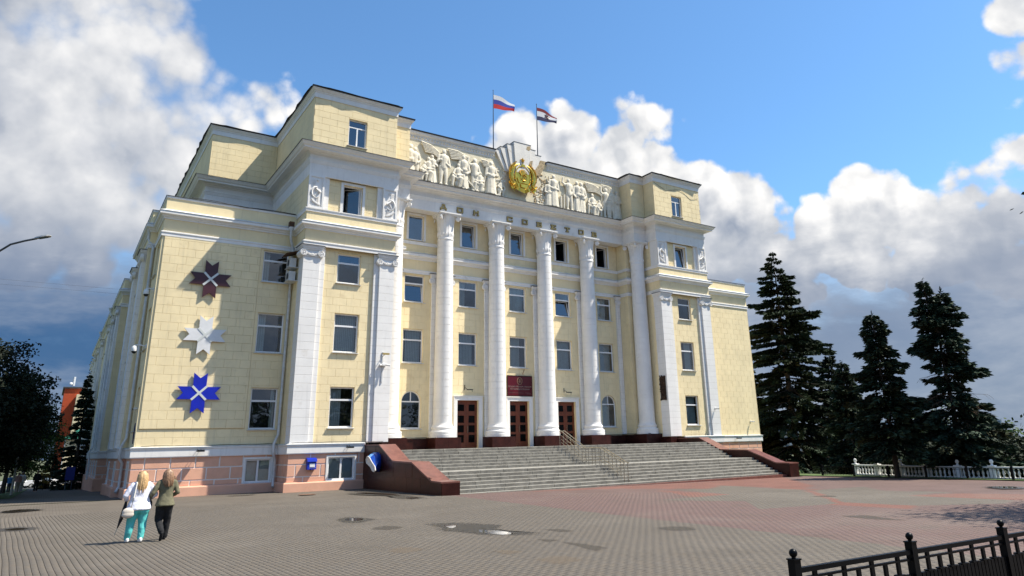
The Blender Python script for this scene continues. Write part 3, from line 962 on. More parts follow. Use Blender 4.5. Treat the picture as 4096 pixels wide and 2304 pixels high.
TOW = [(7.12, 7), (7.12, -1.98), (12.74, -1.98), (12.74, .45), (14.1, .45), (14.1, 1.62), (XM, 1.62)]
moulding('sill_course', TOW + mirror_path(TOW[:-1]), [(0, 13.28), (.05, 13.28), (.06, 13.42), (.09, 13.45), (.09, 13.50), (.0, 13.53)])
moulding('parapet_coping', SIDE + [(7.12, 0)], [(-.22, 13.40), (.03, 13.40), (.05, 13.44), (.05, 13.52), (-.22, 13.535)])
moulding('parapet_coping', [(MX - 7.12, 0), (MX, 0), (MX, 40)], [(-.22, 13.40), (.03, 13.40), (.05, 13.44), (.05, 13.52), (-.22, 13.535)])
moulding('parapet_flashing', SIDE + [(7.12, 0)], [(-.25, 13.537), (.08, 13.525), (.08, 13.545), (-.25, 13.56)], 'roof_metal')
moulding('parapet_flashing', [(MX - 7.12, 0), (MX, 0), (MX, 40)], [(-.25, 13.537), (.08, 13.525), (.08, 13.545), (-.25, 13.56)], 'roof_metal')
ENT = [(2.75, 46), (2.75, 6.98), (7.12, 6.98), (7.12, -1.98), (12.8, -1.98), (12.8, -.78), (14.1, -.78), (14.1, .70), (XM, .70)]
EFULL = ENT + mirror_path(ENT[:-1])
moulding('entablature', EFULL, [(-.1, 15.61), (0, 15.61), (0, 16.36), (.035, 16.38), (.035, 16.44), (.06, 16.46), (.06, 16.52), (.09, 16.55), (.09, 16.60), (.02, 16.63), (.02, 16.92), (.06, 16.94), (.10, 17.0), (.20, 17.04), (.22, 17.08)])
moulding('main_cornice', EFULL, [(.22, 17.08), (.56, 17.10), (.56, 17.19), (.60, 17.21), (.66, 17.26), (.72, 17.36), (.7555, 17.38), (.7555, 17.435), (.0, 17.56)])
moulding('cornice_flashing', EFULL, [(.70, 17.440), (.80, 17.432), (.80, 17.452), (-.05, 17.60), (-.05, 17.57)], 'roof_metal')
ATT = [(2.81, 46), (2.81, 7.11), (7.15, 7.11), (7.15, -1.874), (12.6, -1.874), (12.6, -.63), (14.05, -.63), (14.05, .80)]
PATT = [(21.6, .80), (XM, .80)]
ATOP = [(0, 20.82), (.04, 20.82), (.04, 21.14), (.07, 21.16), (.09, 21.24), (.14, 21.27), (.17, 21.34), (.215, 21.37), (.215, 21.43), (-.1, 21.44)]
RTOP = [(-.3, 21.445), (.245, 21.425), (.27, 21.52), (-.3, 21.60)]
for p in (ATT, mirror_path(ATT)):
    moulding('attic_cornice', p, ATOP); moulding('roof_edge', p, RTOP, 'roof_metal')
def curl_edge(p):
    """loose roofing felt hanging unevenly over the eaves"""
    mb = MB('roof_metal'); rnd = random.Random(5)
    for (x0, y0), (x1, y1) in zip(p[:-1], p[1:]):
        l = math.hypot(x1 - x0, y1 - y0); ux, uy = (x1 - x0) / l, (y1 - y0) / l; nx, ny = uy, -ux
        n = max(1, int(l / .7))
        prev = None
        for k in range(n + 1):
            t = k / n; o = .31 + rnd.uniform(-.03, .08); dz = rnd.uniform(-.09, .03)
            a = (x0 + ux * l * t + nx * .1, y0 + uy * l * t + ny * .1, 21.60); b = (x0 + ux * l * t + nx * o, y0 + uy * l * t + ny * o, 21.50 + dz)
            if prev: mb.poly([prev[1], b, a, prev[0]]); mb.poly([prev[0], a, (a[0], a[1], a[2] - .02), (prev[0][0], prev[0][1], prev[0][2] - .02)])
            prev = (a, b)
    mb.build('roofing_felt', bld)
curl_edge(ATT[:6]); curl_edge(mirror_path(ATT))
# roofs
rf = MB('roof_metal')
for m in (None, MX):
    fx = (lambda x: x) if m is None else (lambda x: MX - x)
    for (x0, x1, y0, y1, z) in ((2.9, 24.06, 7.2, 46, 21.5), (7.3, 12.6, -1.7, 7.2, 21.5), (12.6, 14.0, -.5, 7.2, 21.5), (14.0, 24.06, 1.0, 7.2, 21.5), (.2, 7.2, .2, 7.1, 13.4), (0, 2.9, 7, 68, 13.4), (2.5, 8, 44, 68, 13.4)):
        a, b = sorted((fx(x0), fx(x1)))
        rf.poly([(a, y0, z), (b, y0, z), (b, y1, z), (a, y1, z)])
rf.build('roof', bld)
bk = MB('stucco')
bk.poly([(MX, 0, 0), (MX, 40, 0), (MX, 40, 13.4), (MX, 0, 13.4)]); bk.build('wall', bld); bk = MB('stucco'); bk.poly([(MX - 2.81, 46, -3), (2.81, 46, -3), (2.81, 46, 21.5), (MX - 2.81, 46, 21.5)])
bk.build('wall', bld); bk = MB('stucco'); bk.poly([(-.3, 68, -4.6), (8, 68, -4.6), (8, 68, 13.4), (-.3, 68, 13.4)])
bk.build('wall', bld)
# soffit of the portico
so = MB('white_paint'); so.box(14.12, MX - 14.12, .72, 1.60, 15.615, 15.9); so.box(12.82, 14.08, -.76, .44, 15.615, 15.9); so.box(MX - 14.08, MX - 12.82, -.76, .44, 15.615, 15.9); so.build('soffit', bld)

# ================================================================ base storey: pink panels with pale joints, white band, skirting
BASE_L = SIDE + [(7.12, 0), (7.12, -1.98), (11.32, -1.98)]
BASE_R = [(MX - 11.32, -1.98), (MX - 7.12, -1.98), (MX - 7.12, 0), (MX, 0), (MX, 40)]
for p in (BASE_L, BASE_R):
    moulding('base_band', p, [(0, -.52), (.10, -.52), (.115, -.47), (.115, -.12), (.15, -.09), (.15, -.02), (.0, .02)])
    moulding('band_flashing', p, [(.11, -.012), (.17, -.022), (.17, -.008), (.0, .035), (.0, .03)], 'zinc')
    moulding('skirting', p, [(0, -4.6), (.17, -4.6), (.17, -2.02), (.14, -1.97), (.0, -1.95)], 'pink_paint')
def base_panels(F, l, holes=(), mirror=None, first=0.58, dens=1.176):
    wall('base_wall', F, 0, l, -4.6, -.02, holes, mirror, w=.0, m='pale_line', rev='white_paint', depth=.18)
    rows = [(-1.06, -.5, first), (-1.68, -1.06, first + .57), (-1.97, -1.68, first + 1.0)]
    g = .034
    for z0, z1, st in rows:
        j = math.floor(-st / dens) - 1
        while st + j * dens < l:
            a, b = max(0, st + j * dens), min(l, st + (j + 1) * dens)
            if b - a > .08:
                rs = [(a + (g if a > 0 else 0), b - g if b < l else b, z0 + g, z1 - (g if z1 < -.6 else 0))]
                for h in holes: rs = cut(rs, (h[0] - .1, h[1] + .1, h[2] - .08, h[3] + .1))
                for r in rs:
                    if r[1] - r[0] > .05 and r[3] - r[2] > .04:
                        mb = MB('pink_paint'); mb.block(F, r[0], r[1], .0, .022, r[2], r[3], .006); mb.build('panel', bld, mirror=mirror)
            j += 1
def base_window(F, uc, w, z0, z1, mirror=None):
    o = window(F, uc, w, z0, z1, style='two', mirror=mirror, rec=.06, sill=True, blind=.0)
    cm = MB('white_paint'); k = .1
    a, b = uc - w / 2, uc + w / 2
    cm.fbox(F, a - k, a, -.02, .05, z0 - .06, z1 + k); cm.fbox(F, b, b + k, -.02, .05, z0 - .06, z1 + k); cm.fbox(F, a, b, -.02, .05, z1, z1 + k)
    cm.build('casing', o, mirror=mirror)
    bl = MB('blind'); bl.poly([F(a, -.3, z0), F(b, -.3, z0), F(b, -.3, z1), F(a, -.3, z1)]); bl.build('blind', o, mirror=mirror)
h1 = [hole(6.07, 1.36, -1.93, -.72)]
base_panels(F0, 7.12, h1); base_window(F0, 6.07, 1.36, -1.93, -.72)
FTB = front(-1.98)
class Shift(Frame): pass
ft = Frame(7.12, -1.98, 1, 0)
h2 = [hole(10.03 - 7.12, 1.5, -1.93, -.72)]
base_panels(ft, 4.2, h2, first=1.2, dens=1.35); base_window(ft, 10.03 - 7.12, 1.5, -1.93, -.72)
base_panels(FTS, 1.98, (), first=.6, dens=.9)
base_panels(front(0), 7.12, (), mirror=MX)
base_panels(ft, 4.2, (), mirror=MX, first=.9)
base_panels(FTS, 1.98, (), mirror=MX, first=.6)
for i in range(len(SIDE) - 1):
    F, l = side_frame(i)
    hs = [hole(1.75, .95, -1.9, -.75)] if i == 6 else [hole(1.5, .9, -1.9, -.75), hole(6.2, .9, -1.9, -.75)] if i == 4 else [hole(43.5 - 3.4 * k, 1.1, -1.9, -.75) for k in range(8)] if i == 0 else []
    base_panels(F, l, hs, dens=1.176 if i != 0 else 2.6)
    for h in hs: base_window(F, (h[0] + h[1]) / 2, h[1] - h[0], h[2], h[3])

# ================================================================ columns, pilasters, doors
finish_blocks()

def volute(mb, F, u, w, z, r, depth):
    """scroll seen face on: disc, raised spiral and eye"""
    n = 16
    ring = [(u + r * math.cos(2 * math.pi * k / n), z + r * math.sin(2 * math.pi * k / n)) for k in range(n)]
    mb.extrude(F, ring, w - depth, w)
    pts = []
    for k in range(34):
        t = k / 33; a = t * 2 * math.pi * 2.1 + 1.2; q = r * (0.96 - 0.78 * t)
        pts.append(F(u + q * math.cos(a), w + .01, z + q * math.sin(a)))
    mb.tube(pts, [r * (.13 - .06 * k / 33) for k in range(34)], 5)
    mb.ball(F(u, w + .015, z), r * .2, 8, 5)

def column(x, y, name='column'):
    zb = .25
    sh = MB('white_paint')
    prof = []
    z = 1.18
    def rad(z): 
        t = (z - 1.18) / 12.5
        return .625 - .075 * t ** 1.5
    prof.append((rad(z), z))
    k = 0
    while z < 13.6:
        z2 = min(z + .462, 13.66)
        prof += [(rad(z2) , z2 - .014), (rad(z2) - .020, z2 - .010), (rad(z2) - .020, z2), (rad(z2), z2 + .004)]
        z = z2
    sh.lathe((x, y, 0), prof, 32)
    o = sh.build('column', bld, origin=(x, y, zb), smooth=True)
    b = MB('white_paint')
    b.lathe((x, y, 0), [(.86, zb), (.86, zb + .2), (.84, zb + .22), (.86, zb + .3), (.83, zb + .4), (.74, zb + .44), (.71, zb + .5), (.735, zb + .55), (.75, zb + .62), (.72, zb + .7), (.67, zb + .74), (.64, zb + .84), (.625, zb + .94)], 36)
    b.build('base', o, smooth=True)
    c = MB('white_paint')
    c.lathe((x, y, 0), [(.55, 13.64), (.575, 13.68), (.585, 13.73), (.57, 13.78), (.55, 13.82), (.55, 13.95)], 32)
    fl = lambda z, t: 1.0 + (.055 * abs(math.sin(9 * t)) - .03) * (1 if z > 14.3 else .5)
    c.lathe((x, y, 0), [(.56, 13.93), (.565, 14.1), (.575, 14.22), (.56, 14.28), (.575, 14.7), (.60, 15.0), (.645, 15.22), (.70, 15.36), (.72, 15.42)], 72, fl)
    for k in range(18):      # ring of leaves at the foot of the bell
        t = 2 * math.pi * (k + .5) / 18
        c.ball((x + .56 * math.cos(t), y + .56 * math.sin(t), 14.10), (.05, .05, .14), 6, 5)
    c.box(x - .76, x + .76, y - .76, y + .76, 15.43, 15.52); c.box(x - .82, x + .82, y - .82, y + .82, 15.52, 15.605)
    for sx in (-1, 1):
        F = Frame(x, y, 1, 0)
        c2 = MB('white_paint')
        for sy in (-1, 1):
            p = Vector((x + sx * .66, y + sy * .66, 15.24))
            d = Vector((sx, sy, 0)).normalized(); a = Vector((-d.y, d.x, 0))
            c.bar(p - a * .07, p + a * .07, .17, 12)
            c.bar(p - a * .085, p + a * .085, .06, 8)
    c.build('capital', o, smooth=True)
    return o
COLX = [17.71, 21.91, 26.17, 30.35]
for cx in COLX: column(cx, 1.06)
for cx in (13.41, MX - 13.41): column(cx, -.15)

def pilaster(F, u0, u1, w0, w1, z0, z1, mirror=None, cap=True, deep=0.0, name='pilaster', rows=.4605, festoon=True):
    mb = MB('white_joint')
    mb.fbox(F, u0 + .008, u1 - .008, w0, w1 - .008, z0, z1 - .01)
    mb.use('white_paint'); z = z0
    while z < z1 - .02:
        z2 = min(z + rows, z1); mb.block(F, u0, u1, w0, w1, z + .006, z2 - .004, .008); z = z2
    o = mb.build(name, bld, mirror=mirror)
    if cap:
        c = MB('white_paint'); uc = (u0 + u1) / 2; hw = (u1 - u0) / 2
        zt = z1
        c.fbox(F, u0 - .02, u1 + .02, w0, w1 + .03, zt, zt + .40)
        c.fbox(F, u0 - .08, u1 + .08, w0, w1 + .08, zt + .40, zt + .50)
        c.fbox(F, u0 - .13, u1 + .13, w0, w1 + .13, zt + .50, zt + .60)
        c.fbox(F, u0 - .17, u1 + .17, w0, w1 + .17, zt + .60, zt + .66)
        r = min(.21, hw * .5)
        for s_ in (-1, 1): volute(c, F, uc + s_ * (hw + .02), w1 + .10, zt + .20, r, .16 + deep)
        if festoon:
            for dz, rr in ((.0, .035), (-.06, .028), (.055, .022)):
                pts = [F(uc - hw * .75 + 2 * hw * .75 * k / 10, w1 + .06, zt + .27 + dz - .16 * math.sin(math.pi * k / 10)) for k in range(11)]
                c.tube(pts, rr, 5)
            c.ball(F(uc, w1 + .05, zt + .16), (.09, .05, .06), 8, 5)
        c.build('capital', o, mirror=mirror, smooth=True)
        rm = MB('roof_metal'); rm.hexa([F(u0 - .2, w1 + .22, zt + .665), F(u1 + .2, w1 + .22, zt + .665), F(u1 + .2, w0, zt + .69), F(u0 - .2, w0, zt + .69), F(u0 - .2, w1 + .22, zt + .68), F(u1 + .2, w1 + .22, zt + .68), F(u1 + .2, w0, zt + .72), F(u0 - .2, w0, zt + .72)])
        rm.build('flashing', o, mirror=mirror)
    return o
for mir in HALVES:
    FW = front(0.0)
    pilaster(FW, 7.13, 8.11, .9, 1.98, 0.02, 10.52, mir, deep=.6)
    pilaster(FW, 8.11, 8.42, 1.7, 1.87, 0.02, 11.2, mir, cap=False)
    pilaster(FW, 11.45, 11.77, 1.7, 1.87, 0.02, 11.2, mir, cap=False)
    pilaster(FW, 11.77, 12.735, 1.1, 1.98, 0.02, 10.52, mir)
    # upper storey: white strips beside the relief panels
    up = MB('white_paint')
    up.fbox(FW, 7.125, 8.07, .9, 1.965, 13.5, 15.62); up.build('corner_pier', bld, mirror=mir)
    up = MB('white_paint'); up.fbox(FW, 8.07, 8.39, 1.7, 1.87, 13.5, 15.62); up.build('strip', bld, mirror=mir)
    up = MB('white_paint'); up.fbox(FW, 11.47, 11.79, 1.7, 1.87, 13.5, 15.62); up.build('strip', bld, mirror=mir)
    up = MB('white_paint'); up.fbox(FW, 11.79, 12.735, 1.1, 1.965, 13.5, 15.62); up.build('corner_pier', bld, mirror=mir)
    # side of the tower corner that faces the portico stays white as in front
    pilaster(FP, 14.12, 14.52, 0, .14, .27, 10.6, mir, festoon=False)
for cx in COLX:
    pilaster(FP, cx - .76, cx + .76, 0, .14, .27, 10.6, festoon=False)
# pilasters along the flank
for i, us in ((4, [(.9, 2.2), (5.9, 7.2)]), (0, [(44.0, 44.8), (39.2, 40.0), (34.0, 34.8), (24.0, 24.8), (17.0, 17.8), (10.2, 11.0), (6.8, 7.6), (3.4, 4.2), (.4, 1.2)])):
    F, l = side_frame(i)
    for a, b in us: pilaster(F, a, b, 0, .20, .02, 10.55)

def star_pts(cx, cz, r, r2, n=5, a0=math.pi / 2):
    return [(cx + (r if k % 2 == 0 else r2) * math.cos(a0 + math.pi * k / n), cz + (r if k % 2 == 0 else r2) * math.sin(a0 + math.pi * k / n)) for k in range(2 * n)]
def relief_panel(u0, u1, flip, mir):
    F = front(-1.98)
    z0, z1 = 13.52, 15.60
    fr = MB('relief_plaster' if False else 'white_paint')
    t = .11
    fr.fbox(F, u0, u0 + t, -.03, .05, z0, z1); fr.fbox(F, u1 - t, u1, -.03, .05, z0, z1)
    fr.fbox(F, u0 + t, u1 - t, -.03, .05, z0, z0 + t); fr.fbox(F, u0 + t, u1 - t, -.03, .05, z1 - t, z1)
    fr.poly([F(u0 + t, .0, z0 + t), F(u1 - t, .0, z0 + t), F(u1 - t, .0, z1 - t), F(u0 + t, .0, z1 - t)])
    o = fr.build('relief_panel', bld, mirror=mir)
    uc = (u0 + u1) / 2; s_ = -1 if flip else 1
    st = MB('white_paint'); pts = star_pts(uc + .05 * s_, z1 - .33, .14, .055)
    for k in range(10):
        p, q = pts[k], pts[(k + 1) % 10]
        st.poly([F(p[0], .0, p[1]), F(q[0], .0, q[1]), F(uc + .05 * s_, .07, z1 - .33)])
    st.build('star', o, mirror=mir)
    sk = MB('white_paint'); cz = z0 + .98
    arc = [F(uc + s_ * (-.02 + .26 * math.cos(a)), .05, cz + .33 * math.sin(a)) for a in [math.radians(75 + 250 * k / 20) for k in range(21)]]
    sk.tube(arc, [.02 + .05 * math.sin(math.pi * min(1, (k + 2) / 16)) for k in range(21)], 6); sk.build('sickle', o, mirror=mir, smooth=True)
    hm = MB('white_paint')
    hm.bar(F(uc - s_ * .10, .05, cz - .22), F(uc + s_ * .10, .06, cz + .12), .03, 6)
    hm.bar(F(uc - s_ * .04, .07, cz + .22), F(uc + s_ * .24, .07, cz + .02), .075, 4); hm.build('hammer', o, mirror=mir)
    wh = MB('white_paint')
    for k in range(9):
        a = k / 8
        wh.ball(F(uc - s_ * (.24 - .44 * a), .04, z0 + .52 - .25 * math.sin(1.4 * a) + .0), (.055, .04, .05), 6, 4)
        wh.ball(F(uc - s_ * (.20 - .44 * a), .04, z0 + .44 - .22 * math.sin(1.4 * a)), (.05, .04, .05), 6, 4)
    for k in range(4): wh.tube([F(uc + s_ * (.02 + .05 * k), .03, cz - .25), F(uc + s_ * (.02 + .06 * k), .03, z0 + .3)], .014, 5)
    for k in range(3): wh.tube([F(uc - s_ * (.25 - .08 * k), .03, z1 - .3), F(uc - s_ * (.16 - .05 * k), .03, cz + .3)], .014, 5)
    wh.build('wheat', o, mirror=mir, smooth=True)
for mir in HALVES:
    relief_panel(7.125, 8.06, False, mir); relief_panel(11.80, 12.735, True, mir)

# ---- granite footing of the portico
gp = []
def granite_box(x0, x1, y0, y1, z0, z1, name='granite_block', m='granite'):
    mb = MB(m); mb.box(x0, x1, y0, y1, z0, z1); return mb.build(name, bld)
DO = [(bx + (0.02 if i != 2 else 0) - 1.15, bx + (0.02 if i != 2 else 0) + 1.15) for i, bx in enumerate(BAYS) if i in (1, 2, 3)]
for cx in COLX:
    for k in range(2): granite_box(cx - .92 + k * .923, cx - .92 + k * .923 + .917, .16, 1.60, LAND - .05, .25)
for x0, x1 in ((14.1, 16.78), (31.28, MX - 14.1)):
    n = 3; w_ = (x1 - x0) / n
    for k in range(n): granite_box(x0 + k * w_, x0 + (k + 1) * w_ - .006, 1.36, 1.60, LAND - .05, .22)
for x0, x1 in ((18.64, DO[0][0]), (DO[0][1], 20.98), (22.84, DO[1][0]), (DO[1][1], 25.24), (27.1, DO[2][0]), (DO[2][1], 29.42)):
    if x1 - x0 > .05: granite_box(x0, x1, 1.42, 1.60, LAND - .05, .22)
for mir in (0, 1):
    fx = (lambda a, b: (a, b)) if not mir else (lambda a, b: (MX - b, MX - a))
    granite_box(*fx(12.50, 14.32), -1.02, .44, LAND - .05, .25)
    for k in range(2): granite_box(*fx(12.30, 12.90), -2.12 + k * .55, -2.12 + k * .55 + .543, LAND - .05, .0)
    granite_box(*fx(14.1, 14.3), .45, 1.36, LAND - .05, .22)

# ---- doors
def door(i, bx):
    x = bx
    c = MB('white_paint')
    for (a, b, z0, z1, w) in ((x - 1.10, x - .84, LAND, 2.96, .10), (x + .84, x + 1.10, LAND, 2.96, .10), (x - .84, x + .84, 2.71, 2.96, .10)):
        c.fbox(FP, a, b, -.05, w, z0, z1)
    for (a, b) in ((x - 1.10, x - 1.04), (x + 1.04, x + 1.10)): c.fbox(FP, a, b, .10, .13, LAND, 2.93)
    c.fbox(FP, x - 1.16, x + 1.16, .0, .16, 2.962, 3.02)
    d = c.build('door', bld)
    for s_ in (-1, 1):
        lf = MB('door_wood')
        a, b = (x - .83, x - .005) if s_ < 0 else (x + .005, x + .83)
        w0, w1 = -.24, -.19
        u = [a, a + .17, b - .17, b]; zs = [LAND + .02, .42, .92, 1.03, 1.53, 1.64, 2.06, 2.17, 2.53, 2.69]
        zz = [LAND + .02]
        rows = [(-.08, .42), (.58, 1.06), (1.22, 1.70), (2.0, 2.44)]
        lf.fbox(FP, u[0], u[1], w0, w1, LAND + .02, 2.70); lf.fbox(FP, u[2], u[3], w0, w1, LAND + .02, 2.70)
        z = LAND + .02
        for r in rows:
            lf.fbox(FP, u[1], u[2], w0, w1, z, r[0]); z = r[1]
        lf.fbox(FP, u[1], u[2], w0, w1, z, 2.70)
        for r in rows:      # beading
            lf.fbox(FP, u[1] - .02, u[2] + .02, w1, w1 + .018, r[0] - .03, r[0]); lf.fbox(FP, u[1] - .02, u[2] + .02, w1, w1 + .018, r[1], r[1] + .03)
        lf.build('leaf', d)
        for r in rows:
            g = MB('door_glass'); g.poly([FP(u[1], w0 + .02, r[0]), FP(u[2], w0 + .02, r[0]), FP(u[2], w0 + .02, r[1]), FP(u[1], w0 + .02, r[1])]); g.build('pane', d)
    h = MB('steel'); h.bar(FP(x + .06, -.12, .55), FP(x + .06, -.12, 1.0), .016); h.bar(FP(x + .06, -.19, .6), FP(x + .06, -.12, .6), .012); h.bar(FP(x + .06, -.19, .95), FP(x + .06, -.12, .95), .012); h.build('handle', d)
    k = MB('interior'); k.poly([FP(x - .84, -.30, LAND), FP(x + .84, -.30, LAND), FP(x + .84, -.30, 2.72), FP(x - .84, -.30, 2.72)]); k.build('threshold', d)
for i in (1, 2, 3): door(i, BAYS[i] + (0.02 if i != 2 else 0))

# ---- letters over the portico
def glyph(ch):
    S = .20   # stroke
    B = lambda a, b, c, d: ('b', a, b, c, d)
    if ch == 'О': return [B(0, 1, 0, S), B(0, 1, 1 - S, 1), B(0, S + .02, S, 1 - S), B(1 - S - .02, 1, S, 1 - S)]
    if ch == 'С': return [B(0, 1, 0, S), B(0, 1, 1 - S, 1), B(0, S + .02, S, 1 - S), B(1 - S, 1, S, .34), B(1 - S, 1, .66, 1 - S)]
    if ch == 'В': return [B(0, 1, 0, S), B(0, .95, 1 - S, 1), B(.08, .30, S, 1 - S), B(.30, .93, .42, .60), B(.76, 1, S, .42), B(.72, .95, .60, 1 - S)]
    if ch == 'Е': return [B(0, 1, 0, S), B(0, 1, 1 - S, 1), B(.10, .34, S, 1 - S), B(.34, .74, .42, .60), B(.82, 1, S, .36), B(.82, 1, .66, 1 - S)]
    if ch == 'Т': return [B(.38, .62, S * .8, 1 - S), B(0, 1, 1 - S, 1), B(0, .16, .66, 1 - S), B(.84, 1, .66, 1 - S), B(.22, .78, 0, S * .8)]
    if ch == 'М': return [B(0, .34, 0, .16), B(.66, 1, 0, .16), B(.07, .27, .16, 1), B(.73, .93, .16, 1), ('p', [(.20, 1), (.20, .74), (.5, .34), (.5, .62)]), ('p', [(.80, .74), (.80, 1), (.5, .62), (.5, .34)])]
    if ch == 'Д': return [B(0, 1, .14, .30), B(0, .16, -.12, .14), B(.84, 1, -.12, .14), ('p', [(.12, .30), (.34, .30), (.48, 1), (.34, 1)]), ('p', [(.66, .30), (.88, .30), (.68, 1), (.54, 1)]), B(.28, .74, .86, 1.0)]
    return []
LET = [('Д', 17.06, 15.88), ('О', 18.38, 15.86), ('М', 19.70, 15.86), ('С', 22.60, 15.86), ('О', 23.95, 15.86), ('В', 25.27, 15.86), ('Е', 26.62, 15.86), ('Т', 27.98, 15.86), ('О', 29.36, 15.86), ('В', 30.69, 15.86)]
FL = front(.70)
for ch, x, z in LET:
    mb = MB('bronze_letter'); bk_ = MB('letter_edge'); wd, hg = .50, .39
    for k, it in enumerate(glyph(ch)):
        e = .001 * k
        if it[0] == 'b':
            _, a, b, c, d = it
            mb.fbox(FL, x + a * wd, x + b * wd, .075, .10 + e * .3, z + c * hg, z + d * hg)
            bk_.fbox(FL, x + a * wd - .004, x + b * wd + .004, .0, .074 - e * .3, z + c * hg - .004, z + d * hg + .004)
        else:
            pts = [(x + u * wd, z + v * hg) for u, v in it[1]]
            ar = sum(pts[i][0] * pts[(i + 1) % 4][1] - pts[(i + 1) % 4][0] * pts[i][1] for i in range(4))
            if ar < 0: pts.reverse()
            mb.extrude(FL, pts, .03, .10 + e * .3)
    o = mb.build('letter', bld)
    bk_.build('letter_back', o)

# ================================================================ sculpted frieze and gilded emblem
FF = front(.80)
ff = MB('stucco_joint'); 
fw = MB('frieze_ground') if False else MB('stucco')
fw.poly([FF(14.05, 0, 17.4), FF(MX - 14.05, 0, 17.4), FF(MX - 14.05, 0, 21.3), FF(14.05, 0, 21.3)])
fw.build('frieze_wall', bld)
mat('frieze_ground', (0.74, 0.67, 0.50), 0.92, 0.08, 2.5, 0.9, 12, dirt=(0.42, 0.33, 0.21), dirt_amt=0.6)
fw = MB('frieze_ground'); fw.fbox(FF, 14.06, MX - 14.06, .0, .02, 17.6, 20.84); fw.build('frieze_ground', bld)
def frieze_top(x0, x1):
    mb = MB('white_paint'); mb.sweep([(x0, .80), (x1, .80)], [(0, 20.82), (.03, 20.82), (.03, 20.92)] + [(.04, 20.94), (.04, 21.10), (.06, 21.12), (.10, 21.20), (.16, 21.24), (.20, 21.33), (.215, 21.43), (-.1, 21.44)])
    o = mb.build('attic_cornice', bld)
    eg = MB('relief_plaster'); n = int((x1 - x0) / .24)
    for k in range(n): eg.ball((x0 + (k + .5) * (x1 - x0) / n, .80 - .07, 21.02), (.075, .06, .085), 6, 4)
    e = eg.build('egg_moulding', o, smooth=True); e['kind'] = 'stuff'
    r = MB('roof_metal'); r.sweep([(x0, .80), (x1, .80)], RTOP); r.build('roof_edge', bld)
frieze_top(14.05, 21.62); frieze_top(26.45, MX - 14.05)

